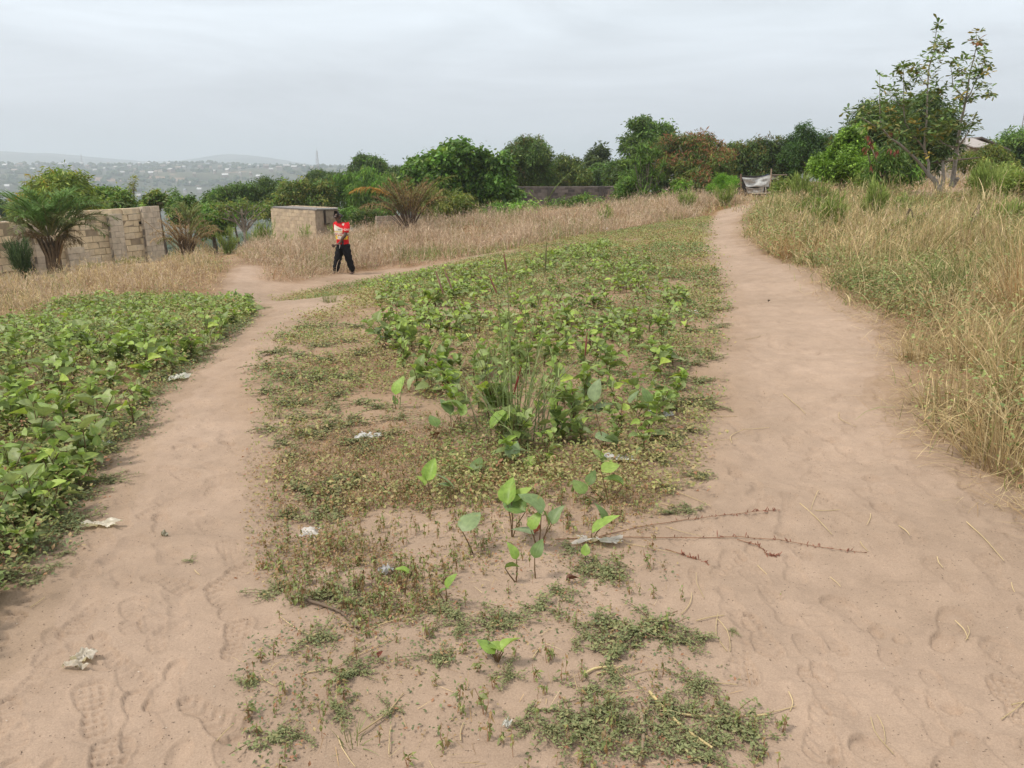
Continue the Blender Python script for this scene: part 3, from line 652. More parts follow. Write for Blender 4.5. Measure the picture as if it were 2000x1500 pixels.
mast(161, 304, 320, 2300.0, 3.0, 'very faint distant mast on the hazy ridge')
# ------------------------------------------------------------------ trees
def leaf_quad(w=.4):
    return np.array([[0, 0, 0], [w / 2, .45, .04], [0, 1, -.06], [-w / 2, .45, .04]]), np.array([[0, 1, 2, 3]]), np.array([[0, 0], [1, .5], [0, 1], [-1, .5]])
LQ = {w: leaf_quad(w) for w in (.15, .25, .35, .45, .6, .8)}
def crown(mb, lobes, nsub, nclu, per, L, w, cols, droop=.5, seed=0, rough=.34, spread=.30, flower=None, fill=.35, low=-.75):
    """leaf clumps spread through a lumpy volume: main lobes carry many small sub-lobes, every leaf is its own small face"""
    g = np.random.default_rng(seed)
    subs = []
    for c, r in lobes:
        c = np.array(c, float); r = np.array(r, float)
        for k in range(nsub):
            d = g.normal(size=3); d /= np.linalg.norm(d)
            if d[2] < low: d[2] *= -.6
            subs.append((c + d * r * g.uniform(.6, .95), r.mean() * g.uniform(.16, rough + .08), d))
        for k in range(max(1, int(nsub * fill))):
            d = g.normal(size=3); d /= np.linalg.norm(d); subs.append((c + d * r * g.uniform(.15, .5), r.mean() * g.uniform(.3, .45), d))
    S = len(subs); sc = np.array([s[0] for s in subs]); sr = np.array([s[1] for s in subs]); sd_ = np.array([s[2] for s in subs])
    pw = sr ** 2 / (sr ** 2).sum(); pick = g.choice(S, nclu, p=pw)
    d = g.normal(size=(nclu, 3)) + sd_[pick] * .6; d /= np.linalg.norm(d, axis=1)[:, None]
    cc = sc[pick] + d * sr[pick][:, None] * g.uniform(.55, 1.2, nclu)[:, None]
    tone = g.uniform(.65, 1.3, nclu) ; sub_t = g.uniform(.75, 1.25, S)[pick]
    M = nclu * per; pos = np.repeat(cc, per, 0) + g.normal(size=(M, 3)) * (L * spread * 1.6)
    out = np.repeat(d, per, 0)
    yaw = np.arctan2(out[:, 1], out[:, 0]) + g.normal(size=M) * .9
    pitch = -droop + g.normal(size=M) * .5; roll = g.normal(size=M) * .7
    cols = np.array(cols) * np.array([1.32, 1.3, .97]); ci = g.integers(0, len(cols), nclu)
    c = np.repeat(cols[ci] * (tone * sub_t)[:, None], per, 0) * g.uniform(.8, 1.2, M)[:, None]
    if flower is not None:
        fc, frac, side = flower; f = (g.random(nclu) < frac) & (d[:, 2] > -.1) & (d @ np.array(side) > -.2); fr = np.repeat(f, per)
        c[fr] = np.array(fc) * g.uniform(.7, 1.25, fr.sum())[:, None]; pitch[fr] += .9
    mb.scatter(LQ[w], pos, yaw, pitch, roll, L * g.uniform(.7, 1.25, M), c)
def limbs(mb, base, crowns, rad, col, seed, nb=5):
    g = np.random.default_rng(seed); base = np.array(base, float)
    ctr = np.mean([c for c, r in crowns], 0); lowz = min(c[2] - r[2] * .7 for c, r in crowns)
    fork = np.array([base[0] * .6 + ctr[0] * .4, base[1] * .6 + ctr[1] * .4, max(base[2] + .6, lowz)])
    mb.tube([base - [0, 0, .3], base * .75 + fork * .25 + g.normal(size=3) * rad * .3, base * .4 + fork * .6 + g.normal(size=3) * rad * .4, fork], [rad * 1.35, rad, rad * .85, rad * .75], col, 7)
    for k in range(nb):
        c, r = crowns[k % len(crowns)]; d = g.normal(size=3); d[2] = abs(d[2]) * .6 + .1; d /= np.linalg.norm(d); tip = np.array(c) + d * np.array(r) * .7
        mid = fork * .5 + tip * .5 + g.normal(size=3) * np.array(r).mean() * .12; mb.tube([fork, fork * .75 + mid * .25 + g.normal(size=3) * rad * .2, mid, tip], [rad * .6, rad * .48, rad * .32, rad * .1], col, 6)
        for j in range(2):
            t2 = mid + (g.normal(size=3)) * np.array(r) * .5; mb.tube([mid, (mid + t2) / 2 + g.normal(size=3) * .1, t2], [rad * .28, rad * .2, rad * .06], col, 5)
BARK = (.13, .105, .085)
def tree(name, label, cat, D, boxes, base_px, nclu, per, L, w, cols, group=None, droop=.5, nsub=16, seed=1, trad=None, dep=.85, flower=None, rough=.34, bark=BARK, nb=5, low=-.75, extra=None, sink=0.0):
    """boxes: crown outline boxes in the photo (left, top, right, bottom), given depth and a real trunk on the ground"""
    L *= .84; nclu = int(nclu * 1.45)
    bx = at(base_px[0], 330, D)[0]; gz = h1(bx, D); P = np.array([bx, D, gz])
    lobes = []
    g = np.random.default_rng(seed)
    for l, t, r_, b in boxes:
        a = at(l, t, D); c = at(r_, b, D); rx = (c[0] - a[0]) / 2 * 1.07; rz = (a[2] - c[2]) / 2; y = g.normal() * rx * .25
        lobes.append((np.array([(a[0] + c[0]) / 2 - bx, y, (a[2] + c[2]) / 2 - gz]), np.array([rx, max(rx * dep, rz * .6), rz])))
    root = empty(name, P, label, cat, group)
    tot = sum(r.prod() ** (2 / 3) for c, r in lobes); mb = MB()
    for k, (c, r) in enumerate(lobes):
        n = max(12, int(nclu * r.prod() ** (2 / 3) / tot)); crown(mb, [(c, r * .99)], nsub, n, per, L, w, cols, droop, seed * 31 + k, rough, .30, flower, .35, low)
    part(mb, 'crown', M_TREE, root)
    mb = MB(); size = max(r.mean() for c, r in lobes); limbs(mb, (0, 0, 0), lobes, trad or max(.08, size * .075), bark, seed, nb); part(mb, 'trunk', M_BARK, root, True)
    return root
GRP = 'trees behind the open plot'
DK = [(.065, .115, .038), (.085, .145, .042), (.052, .095, .034), (.115, .165, .05)]
MD = [(.09, .18, .045), (.115, .21, .05), (.075, .145, .04), (.15, .23, .06)]
BR = [(.13, .27, .045), (.17, .32, .05), (.11, .22, .04), (.2, .33, .075)]
OL = [(.14, .17, .05), (.18, .2, .055), (.10, .14, .04), (.21, .21, .065)]
YG = [(.22, .29, .07), (.17, .25, .06), (.25, .29, .075), (.12, .19, .05)]
tree('feathery_tree', 'rounded yellowish green tree rising behind the oil palm on the left', 'tree', 33, [(28, 338, 160, 425), (95, 335, 188, 420), (20, 375, 110, 435), (120, 370, 195, 430)], (105, 0), 1500, 8, .30, .25, YG, GRP, .55, 18, 3, .12, .8, ((.40, .31, .06), .08, (-.6, -.5, -.3)))
tree('small_tree', 'small dark green tree behind the block wall, just right of the yellowish tree', 'tree', 40, [(172, 366, 216, 412)], (195, 0), 420, 7, .26, .35, MD, GRP, .4, 12, 4, .08)
tree('small_tree', 'small rounded tree above the middle of the yellow block wall', 'tree', 40, [(216, 366, 268, 415), (222, 390, 275, 418)], (243, 0), 520, 7, .26, .35, MD + OL[:1], GRP, .4, 12, 5, .08)
tree('small_tree', 'loose small tree above the right end of the yellow block wall', 'tree', 42, [(283, 378, 332, 410), (276, 390, 306, 415)], (305, 0), 420, 7, .26, .35, MD + OL, GRP, .4, 10, 6, .08)
tree('small_tree', 'dark small tree behind the dried palm beside the block wall', 'tree', 40, [(330, 390, 398, 440), (345, 384, 385, 420)], (360, 0), 650, 7, .26, .35, MD + DK, GRP, .4, 14, 7, .08)
tree('shrub_tree', 'bright rounded tree between the dried palm and the bare branched tree', 'tree', 43, [(370, 402, 462, 462), (378, 398, 430, 440)], (410, 0), 1200, 8, .26, .35, BR[:3] + MD, GRP, .45, 16, 8, .12)
tree('mango_tree', 'dark round mango tree, leftmost of the tall dark trees above the hut', 'tree', 62, [(404, 358, 470, 440), (440, 350, 506, 435), (400, 375, 450, 450)], (455, 0), 1900, 8, .34, .25, DK + MD[:2], GRP, .6, 18, 9)
tree('mango_tree', 'dark mango tree between the leftmost mango and the olive tree behind the hut', 'tree', 64, [(482, 350, 562, 440), (510, 346, 585, 430)], (530, 0), 1800, 8, .34, .25, DK, GRP, .6, 18, 10)
tree('olive_tree', 'olive green tree directly behind the block hut', 'tree', 56, [(545, 340, 612, 425), (580, 355, 655, 430), (560, 375, 640, 440)], (600, 0), 2000, 8, .30, .35, OL + MD[:2], GRP, .5, 18, 11)
tree('mango_tree', 'dark small mango crown peeping over the olive tree behind the hut', 'tree', 75, [(592, 332, 655, 380)], (622, 0), 800, 7, .38, .25, DK, GRP, .6, 14, 12)
tree('drooping_tree', 'light green tree of drooping leaves right of the hut', 'tree', 58, [(648, 330, 708, 400), (690, 332, 770, 410), (655, 365, 760, 430)], (712, 0), 2300, 8, .42, .15, BR[:1] + MD, GRP, 1.0, 16, 13)
tree('mango_tree', 'round dark mango crown above the light drooping tree', 'tree', 80, [(684, 306, 735, 350), (705, 308, 766, 352)], (725, 0), 1300, 8, .40, .25, DK + MD[:2], GRP, .6, 14, 14)
tree('broadleaf_tree', 'largest spreading bright green tree left of the grey wall', 'tree', 47, [(805, 300, 905, 410), (850, 272, 960, 400), (800, 340, 880, 430), (920, 300, 995, 410), (935, 345, 1016, 405), (850, 360, 960, 430), (785, 318, 850, 395), (795, 300, 885, 400)], (905, 0), 4200, 8, .36, .6, MD + [(.09, .19, .04), (.06, .13, .03)], GRP, .45, 20, 15, .3, .85, None, .40)
tree('mango_tree', 'dark mango tree just right of the largest spreading tree', 'tree', 60, [(978, 276, 1072, 368), (1010, 270, 1060, 320), (1000, 310, 1085, 375)], (1025, 0), 2400, 8, .34, .25, DK + MD[:1], GRP, .6, 20, 16, None, .85, ((.16, .13, .045), .08, (.3, -.5, .6)))
tree('mango_tree', 'lower dark mango tree above the right half of the grey wall', 'tree', 62, [(1058, 312, 1142, 372), (1090, 318, 1150, 372)], (1100, 0), 1400, 8, .34, .25, DK + OL[:2], GRP, .6, 16, 17)
tree('thin_tree', 'thin open topped tree standing above the grey wall against the sky', 'tree', 70, [(1146, 288, 1186, 330), (1142, 312, 1170, 345)], (1165, 0), 330, 7, .42, .35, [(.07, .10, .05), (.06, .09, .05)], GRP, .3, 9, 18, .14)
tree('mango_tree', 'dark low tree behind the right end of the grey wall', 'tree', 66, [(1140, 326, 1215, 375), (1165, 322, 1200, 350)], (1178, 0), 1100, 8, .34, .25, DK + MD[:2], GRP, .5, 16, 19)
tree('mango_tree', 'tall dark green tree behind the spiky plant, left of the rusty mango', 'tree', 54, [(1212, 255, 1300, 370), (1255, 240, 1328, 330), (1225, 290, 1310, 390), (1232, 230, 1270, 258)], (1265, 0), 2600, 8, .34, .35, DK + MD, GRP, .5, 20, 20)
tree('flowering_mango', 'rounded mango tree covered in rusty brown flower heads', 'tree', 47, [(1290, 256, 1390, 370), (1330, 250, 1420, 370), (1300, 300, 1425, 388)], (1345, 0), 3400, 8, .28, .25, DK + OL[:2], GRP, .6, 20, 21, .3, .85, ((.34, .17, .09), .36, (-.55, -.3, .75)))
tree('mango_tree', 'dark mango tree standing over the tarpaulin shelter', 'tree', 52, [(1416, 272, 1500, 362), (1460, 270, 1538, 368), (1430, 310, 1535, 372)], (1470, 0), 2600, 8, .30, .25, DK + [(.022, .04, .017)], GRP, .6, 20, 22, .28, .85, ((.20, .16, .045), .16, (-.4, -.2, .7)))
tree('feathery_tree', 'airy feathery tree right of the tarpaulin shelter', 'tree', 50, [(1530, 270, 1612, 352), (1545, 248, 1605, 300), (1590, 258, 1626, 310)], (1572, 0), 1500, 8, .26, .25, [(.05, .11, .035), (.06, .13, .04), (.08, .15, .05)], GRP, .3, 16, 23, .12)
tree('big_mango_tree', 'big dark domed mango tree behind the sparse tree on the right', 'tree', 33, [(1645, 205, 1800, 350), (1685, 188, 1842, 345), (1632, 245, 1760, 355), (1740, 230, 1856, 352), (1660, 290, 1800, 374)], (1745, 0), 6200, 8, .24, .25, [(.05, .095, .032), (.065, .115, .038), (.042, .08, .03), (.085, .13, .042)], GRP, .6, 22, 24, .3, .8, ((.17, .14, .045), .07, (-.6, -.3, .5)))
tree('leafy_shrub', 'bright green leafy shrub left of the big domed mango tree', 'shrub', 27, [(1590, 290, 1670, 355), (1625, 268, 1700, 350), (1640, 245, 1690, 300), (1600, 310, 1720, 362)], (1645, 0), 3000, 7, .125, .45, [(.15, .26, .05), (.19, .31, .06), (.11, .2, .04)], None, .3, 16, 25, .06)
tree('hedge_tree', 'broad green tree on the far right beyond the house', 'tree', 58, [(1925, 258, 2010, 330), (1955, 250, 2090, 340), (1915, 278, 2000, 345)], (1985, 0), 1800, 8, .34, .35, MD + DK[:1], GRP, .4, 18, 26)
tree('weeping_shrub', 'dull green shrub in front of the gabled house', 'shrub', 34, [(1888, 290, 1962, 342), (1872, 300, 1925, 342), (1930, 300, 1985, 345)], (1922, 0), 900, 7, .16, .25, OL + MD[:1], None, .5, 12, 27, .06)
tree('dark_shrub', 'low dark thorny bush beside the dried palm behind the man', 'shrub', 40, [(688, 412, 745, 446), (700, 415, 760, 446)], (718, 0), 900, 7, .17, .25, DK + OL[:1], None, .2, 14, 28, .05)
tree('leafy_shrub', 'pale green shrub mass between the hut and the dark thorny bush', 'shrub', 44, [(660, 405, 700, 440), (735, 405, 770, 440)], (682, 0), 600, 7, .2, .35, MD + BR[:1], None, .3, 10, 29, .05)
tree('yellowish_shrub', 'yellowish green drooping shrub right of the dried palm', 'shrub', 37, [(818, 372, 892, 425), (835, 385, 900, 438), (880, 380, 925, 420)], (850, 0), 900, 7, .26, .25, [(.12, .17, .05), (.15, .19, .06), (.18, .19, .06)], None, .7, 14, 30, .06)
tree('leafy_shrub', 'low green shrub row under the largest spreading tree', 'shrub', 41, [(880, 410, 960, 440), (930, 405, 1010, 436), (985, 400, 1040, 432)], (950, 0), 1100, 7, .2, .35, MD + BR[:2], None, .3, 14, 31, .05)
tree('leafy_shrub', 'bright green young shrub in front of the left half of the grey wall', 'shrub', 40, [(996, 398, 1062, 428), (1020, 394, 1050, 420)], (1030, 0), 420, 7, .22, .45, BR, None, .4, 12, 32, .04)
tree('leafy_shrub', 'low shrub at the foot of the grey wall, near its right end', 'shrub', 43, [(1060, 392, 1130, 420), (1110, 388, 1190, 412)], (1120, 0), 520, 7, .2, .35, MD + OL[:1], None, .3, 12, 33, .04)
tree('leafy_shrub', 'rounded green shrub at the foot of the spiky plant', 'shrub', 43, [(1200, 340, 1265, 400), (1205, 370, 1250, 408)], (1232, 0), 800, 7, .22, .35, MD, None, .4, 14, 34, .05)
tree('leafy_shrub', 'low shrub under the rusty mango tree beside the dry grass', 'shrub', 40, [(1308, 352, 1345, 385), (1285, 375, 1330, 395)], (1320, 0), 420, 7, .16, .35, BR[:2] + OL[:1], None, .3, 10, 35, .04)
tree('leafy_shrub', 'green shrub just left of the tarpaulin shelter', 'shrub', 38, [(1380, 345, 1440, 388), (1400, 342, 1432, 370)], (1405, 0), 800, 7, .16, .15, BR[:3], None, -.4, 12, 36, .04)
tree('thin_sapling', 'very thin wispy sapling rising beyond the block wall', 'tree', 60, [(252, 340, 264, 372), (248, 360, 262, 392)], (257, 0), 40, 5, .3, .25, OL, None, .3, 6, 38, .05, .8, None, .34, (.2, .18, .14))
tree('thin_sapling', 'faint wispy sapling beyond the block wall, right of the other one', 'tree', 75, [(330, 362, 350, 392)], (340, 0), 60, 5, .32, .25, MD, None, .3, 7, 39, .05)
tree('hedge_tree', 'dark tree mass at the left edge beyond the block wall', 'tree', 90, [(-60, 378, 18, 425), (-30, 395, 30, 430)], (-20, 0), 900, 8, .45, .35, DK + MD[:1], GRP, .4, 16, 40)

def bare_tree():
    D = 40.0; bx = at(478, 455, D)[0]; gz = h1(bx, D); m = D / F_PX
    root = empty('branching_tree', (bx, D, gz), 'flat topped tree with many bare pale branches left of the hut', 'tree'); g = np.random.default_rng(5)
    z0 = (CAMZ + rays(478, 455)[2] * D) - gz; mb = MB(); tips = []
    mb.tube([(0, 0, -.3), (.02, 0, z0 * .5), (0, 0, z0)], [.10, .09, .08], (.27, .23, .19), 6)
    for k in range(13):
        a = -1 + 2 * k / 12; tip = np.array([a * 38 * m, g.normal() * .7, z0 + (52 - 16 * a * a + g.normal() * 4) * m]); md = np.array([a * 14 * m, g.normal() * .2, z0 + 20 * m])
        mb.tube([(0, 0, z0), md, (md + tip) / 2 + g.normal(size=3) * .06, tip], [.05, .035, .026, .015], (.30, .26, .215), 5); tips.append(tip)
        for j in range(2):
            t2 = tip + np.array([g.normal() * .35, g.normal() * .4, abs(g.normal()) * .15]); mb.tube([(md + tip) / 2, t2], [.022, .01], (.3, .26, .21), 4); tips.append(t2)
    part(mb, 'trunk', M_BARK, root, True)
    mb = MB()
    for t in tips: crown(mb, [(t, (.28, .28, .16))], 3, 9, 7, .15, .35, MD + OL, .2, int(g.integers(1e6)))
    part(mb, 'crown', M_TREE, root)
bare_tree()

def sparse_tree():
    D = 20.0; B = at(1838, 380, D); gz = h1(B[0], D); g = np.random.default_rng(8)
    root = empty('sparse_tree', (B[0], D, gz), 'gnarled sparse tree with upright branches and star shaped leaf tufts', 'tree')
    def P(px, py, dy=0.0):
        q = at(px, py, D + dy); return np.array([q[0] - B[0], dy, q[2] - gz])
    bark = np.array([.30, .26, .22]); mb = MB(); st = MB(); tufts = []
    br = [([(1837, 392, 0), (1836, 376, 0), (1826, 354, .1), (1813, 340, .1)], [.14, .13, .11, .09]), ([(1836, 376, 0), (1842, 352, .2), (1842, 315, .3)], [.10, .085, .05]),
          ([(1813, 340, .1), (1795, 318, 0), (1775, 296, -.1), (1755, 281, -.2), (1738, 268, -.2), (1722, 250, -.3), (1705, 242, -.3), (1683, 230, -.3)], [.07, .06, .055, .05, .042, .036, .03, .018]),
          ([(1813, 340, .1), (1814, 318, .2), (1805, 290, .2), (1808, 262, .2), (1810, 235, .2), (1811, 167, .3), (1816, 130, .3), (1823, 100, .3), (1827, 75, .3), (1831, 50, .3)], [.065, .055, .05, .046, .04, .034, .03, .022, .016, .011]),
          ([(1805, 290, .2), (1792, 272, 0), (1781, 262, -.1), (1768, 240, -.2), (1766, 215, -.2), (1765, 189, -.3), (1765, 137, -.3)], [.04, .036, .032, .026, .024, .02, .01]),
          ([(1722, 250, -.3), (1720, 230, -.3), (1718, 192, -.3), (1718, 147, -.3)], [.026, .022, .016, .007]),
          ([(1859, 364, .6), (1862, 340, .6), (1867, 296, .6), (1872, 266, .6), (1876, 241, .6), (1885, 192, .6), (1890, 165, .6), (1895, 143, .6), (1902, 112, .6), (1907, 88, .6), (1907, 63, .6)], [.13, .10, .08, .068, .06, .045, .036, .03, .022, .016, .006]),
          ([(1859, 364, .6), (1866, 356, .6), (1871, 348, .5)], [.12, .10, .085]),
          ([(1885, 192, .6), (1872, 178, .4), (1861, 165, .4), (1858, 145, .4), (1855, 122, .4)], [.028, .024, .02, .014, .008]),
          ([(1884, 195, .6), (1896, 188, .8), (1913, 187, .9), (1936, 186, 1.0)], [.024, .02, .016, .008]),
          ([(1880, 205, .6), (1896, 185, .3), (1905, 158, .2), (1912, 140, .2), (1925, 112, .2)], [.028, .024, .02, .016, .008]),
          ([(1868, 290, .6), (1880, 277, .3), (1891, 260, .2), (1900, 243, .2), (1903, 230, .2)], [.045, .04, .03, .022, .01]),
          ([(1867, 288, .6), (1850, 284, .4), (1838, 279, .3), (1832, 268, .2), (1833, 245, .2)], [.04, .034, .03, .024, .012]),
          ([(1811, 205, .3), (1822, 190, .3), (1832, 178, .4)], [.02, .016, .008]), ([(1811, 167, .3), (1800, 155, .1), (1792, 140, 0), (1785, 130, 0)], [.02, .016, .012, .007]),
          ([(1821, 105, .3), (1832, 100, .3), (1843, 92, .4), (1848, 88, .4)], [.014, .012, .009, .006]), ([(1766, 215, -.2), (1752, 200, -.3), (1740, 190, -.4)], [.02, .015, .008]),
          ([(1765, 160, -.3), (1758, 140, -.4), (1757, 130, -.4)], [.014, .01, .006]), ([(1765, 170, -.3), (1778, 158, -.1), (1788, 140, 0)], [.016, .012, .007]),
          ([(1905, 150, .2), (1918, 140, .3), (1930, 130, .4)], [.014, .011, .007]), ([(1894, 145, .6), (1880, 135, .5), (1868, 128, .5)], [.014, .011, .007])]
    for pts, rad in br:
        p = np.array([P(*q) for q in pts]); p[1:-1] += g.normal(size=p[1:-1].shape) * .012
        mb.tube(p, np.array(rad) * .56, bark * g.uniform(.85, 1.1), 7)
        if rad[-1] < .03:
            tufts.append((p[-1], 1.0)); seg = len(p)
            for i in range(max(1, seg // 3), seg - 1 + 1):
                if rad[i] < .036:
                    for _ in range(2): tufts.append((p[i] + (p[i - 1] - p[i]) * g.random() + g.normal(size=3) * .09, .85))
    part(mb, 'trunk', M_BARK, root, True)
    for px, py in [(1697, 200), (1680, 215), (1700, 215), (1715, 190), (1735, 175), (1745, 170), (1728, 200), (1750, 185), (1690, 225), (1705, 235), (1720, 215), (1740, 215), (1755, 222), (1775, 205), (1790, 195), (1800, 215), (1785, 225), (1765, 240), (1748, 245),
                   (1735, 235), (1790, 240), (1770, 190), (1800, 185), (1822, 190), (1826, 172), (1836, 178), (1845, 215), (1838, 240), (1822, 245), (1815, 228), (1795, 262), (1775, 262), (1825, 262), (1842, 262), (1755, 262), (1740, 258), (1860, 245), (1850, 235), (1870, 215), (1862, 205),
                   (1812, 105), (1800, 112), (1828, 105), (1836, 112), (1806, 128), (1822, 130), (1798, 148), (1820, 150), (1826, 140), (1826, 85), (1833, 46), (1828, 84), (1851, 90), (1765, 125), (1760, 135), (1775, 135), (1790, 130), (1800, 130),
                   (1896, 78), (1908, 82), (1918, 85), (1905, 98), (1922, 100), (1930, 105), (1880, 118), (1888, 108), (1872, 122), (1900, 118), (1925, 128), (1932, 138), (1918, 145), (1893, 140), (1870, 145), (1865, 165), (1878, 160), (1872, 175), (1908, 170), (1922, 165), (1930, 172), (1936, 182), (1892, 152),
                   (1895, 228), (1903, 240), (1912, 250), (1890, 245), (1882, 250), (1868, 250), (1872, 205), (1880, 190), (1868, 195), (1838, 268), (1822, 275), (1810, 265), (1865, 305), (1852, 312), (1830, 310), (1815, 300), (1795, 295)]:
        tufts.append((P(px, py, g.normal() * .45), 1.0))
    for _ in range(40): tufts.append((P(1765 + g.normal() * 40, 232 + g.normal() * 26, g.normal() * .5), 1.0))
    for _ in range(28): tufts.append((P(1835 + g.normal() * 16, 255 + g.normal() * 22, g.normal() * .4), 1.0))
    lf = MB(); tv = np.array([[0, 0, 0], [.12, .35, .02], [.2, .75, 0], [0, 1, -.06], [-.2, .75, 0], [-.12, .35, .02]]); tq = np.array([[0, 1, 4, 5], [1, 2, 3, 4]]); tpl = (tv, tq, np.zeros((6, 2)))
    cols = np.array([(.13, .21, .06), (.16, .24, .07), (.19, .24, .07), (.21, .21, .065), (.11, .18, .06)])
    for c, s in tufts:
        n = g.integers(7, 12); yaw = np.arange(n) * 2 * math.pi / n + g.random() * 6 + g.normal(size=n) * .25; col = cols[g.integers(0, 5, n)] * g.uniform(.8, 1.25, (n, 1))
        if g.random() < .012: col = np.tile([.30, .14, .06], (n, 1))
        if g.random() < .08: col = np.tile([.32, .24, .05], (n, 1))
        lf.scatter(tpl, np.tile(c, (n, 1)) + g.normal(size=(n, 3)) * .03, yaw, g.normal(size=n) * .4 + .05, g.normal(size=n) * .4, .17 * s * g.uniform(.75, 1.2, n), col)
    part(lf, 'crown', M_LEAF, root)
    # red-leaved young branches hanging in front of the mango
    B2 = at(1725, 365, 22.0); gz2 = h1(B2[0], 22.0); r2 = empty('young_mango', (B2[0], 22.0, gz2), 'young mango bush with drooping red new leaves below the sparse tree', 'shrub')
    Q = lambda px, py, dy=0.0: np.array([at(px, py, 22 + dy)[0] - B2[0], dy, at(px, py, 22 + dy)[2] - gz2])
    mb = MB(); lf = MB(); red = []
    for pts in ([(1725, 372), (1722, 340), (1712, 310), (1700, 285)], [(1722, 340), (1745, 318), (1752, 295)], [(1722, 345), (1735, 325), (1740, 300)], [(1722, 340), (1700, 320), (1695, 300)], [(1725, 360), (1760, 340), (1790, 325)], [(1722, 350), (1702, 335)]):
        p = np.array([Q(a, b, g.normal() * .15) for a, b in pts]); mb.tube(p, np.linspace(.035, .01, len(p)), (.16, .13, .1), 5)
    part(mb, 'stem', M_BARK, r2, True)
    crown(lf, [(Q(1735, 325), (.75, .5, .45)), (Q(1760, 338), (.7, .5, .42)), (Q(1715, 340), (.5, .4, .35))], 12, 300, 7, .17, .25, DK + MD, .9, 77); part(lf, 'foliage', M_TREE, r2)
    lf = MB()
    for px, py in [(1700, 275), (1692, 290), (1712, 296), (1740, 290), (1752, 293), (1738, 258), (1702, 327), (1704, 282), (1695, 265)]:
        n = 9; c = np.array([(.26, .075, .055), (.30, .12, .07), (.22, .075, .06)])[g.integers(0, 3, n)]
        lf.scatter(LQ[.25], np.tile(Q(px, py, -.55), (n, 1)) + g.normal(size=(n, 3)) * .025, g.uniform(0, 6.3, n), -1.1 + g.normal(size=n) * .25, g.normal(size=n) * .5, .15 * g.uniform(.7, 1.2, n), c)
    part(lf, 'new_leaves', M_LEAF, r2)
sparse_tree()

# ------------------------------------------------------------------ palms and spiky plants
def frond(mb, base, yaw, lean, bend, L, leafL, col, ccol, n=34, bare=.3, rad=.02, droop=.35, tw=.25, g=None):
    k = 10; t = np.linspace(0, 1, k + 1); th = lean + bend * t ** 1.4; st = L / k
    hx = np.concatenate([[0], np.cumsum(np.sin(th[:-1]) * st)]); hz = np.concatenate([[0], np.cumsum(np.cos(th[:-1]) * st)])
    P = np.stack([base[0] + hx * math.cos(yaw), base[1] + hx * math.sin(yaw), base[2] + hz], -1)
    mb[1].tube(P, np.linspace(rad, rad * .25, k + 1), ccol, 5)
    u = bare + (1 - bare) * (np.arange(n) + .5) / n; i = np.clip((u * k).astype(int), 0, k - 1); f = (u * k - i)[:, None]; q = P[i] * (1 - f) + P[i + 1] * f; T = P[i + 1] - P[i]; T /= np.linalg.norm(T, axis=1)[:, None]
    side = np.array([-math.sin(yaw), math.cos(yaw), 0])
    for s in (-1, 1):
        d = T * .75 + s * side * (.75 + .2 * g.normal(size=(n, 1))) + np.array([0, 0, .25]); d /= np.linalg.norm(d, axis=1)[:, None]
        ll = leafL * np.sin(np.clip(.18 + .80 * (u - bare) / (1 - bare), 0, 1) * math.pi * .95 + .1) ** .6 * g.uniform(.8, 1.1, n)
        yw = np.arctan2(d[:, 1], d[:, 0]); ln = np.arccos(np.clip(d[:, 2], -1, 1))
        c = np.array(col) * np.array([1.75, 1.5, 1.15]) * g.uniform(.75, 1.3, (n, 1)); mb[0].blades(q, yw, ln + g.normal(size=n) * tw * .6, droop * 2 * g.uniform(.4, 1.3, n), ll, .026 * leafL / .45, c, c * 1.1, 3)
def palm(D, base_px, label, fr, name='oil_palm', stump=None, dry=False):
    B = at(base_px[0], base_px[1], D); gz = h1(B[0], D); root = empty(name, (B[0], D, gz), label, 'palm'); g = np.random.default_rng(int(D * 7))
    lf, st = MB(), MB()
    for kw in fr: frond((lf, st), g=g, **kw)
    part(lf, 'fronds', M_GRASS, root); part(st, 'leaf_stalks', M_STEM, root, True)
    if stump:
        mb = MB(); n = stump['n']
        for k in range(n):
            a = k * 2.4; r0 = stump['r'] * math.sqrt((k + .5) / n); top = stump['r'] * stump['flare'] * math.sqrt((k + .5) / n); h = stump['h'] * g.uniform(.75, 1.1)
            mb.tube([(r0 * math.cos(a), r0 * math.sin(a), -.1), (r0 * 1.0 * math.cos(a), r0 * math.sin(a), h * .5), (top * math.cos(a), top * math.sin(a), h)], [stump['t'], stump['t'] * .8, stump['t'] * .55], np.array(stump['c']) * g.uniform(.7, 1.2), 5)
        part(mb, 'trunk', M_BARK, root, True)
    return root
g = np.random.default_rng(2)
fr = []
for k in range(28):                                   # fresh fronds rising from the top of the leaf bases
    yaw = k * 2.4 + g.normal() * .2; ln = .1 + .95 * (k / 28)
    fr.append(dict(base=(.30 * math.cos(yaw) * (k / 28), .30 * math.sin(yaw) * (k / 28), 1.05 + .1 * g.random()), yaw=yaw, lean=ln, bend=1.15 + .5 * g.random() + .3 * (k / 28), L=1.6 + .35 * g.random(), leafL=.5, col=(.07, .145, .05) if k < 18 else (.07, .10, .045), ccol=(.2, .2, .08), n=58, bare=.12, rad=.02, droop=.4))
fr.append(dict(base=(.25, -.1, 1.0), yaw=-.15, lean=.75, bend=1.25, L=2.8, leafL=.45, col=(.06, .11, .045), ccol=(.2, .2, .08), n=48, bare=.25, rad=.02, droop=.4))
fr.append(dict(base=(.25, -.2, .95), yaw=-.4, lean=.8, bend=.9, L=1.5, leafL=.42, col=(.06, .10, .045), ccol=(.2, .2, .08), n=40, bare=.2, rad=.02, droop=.5))
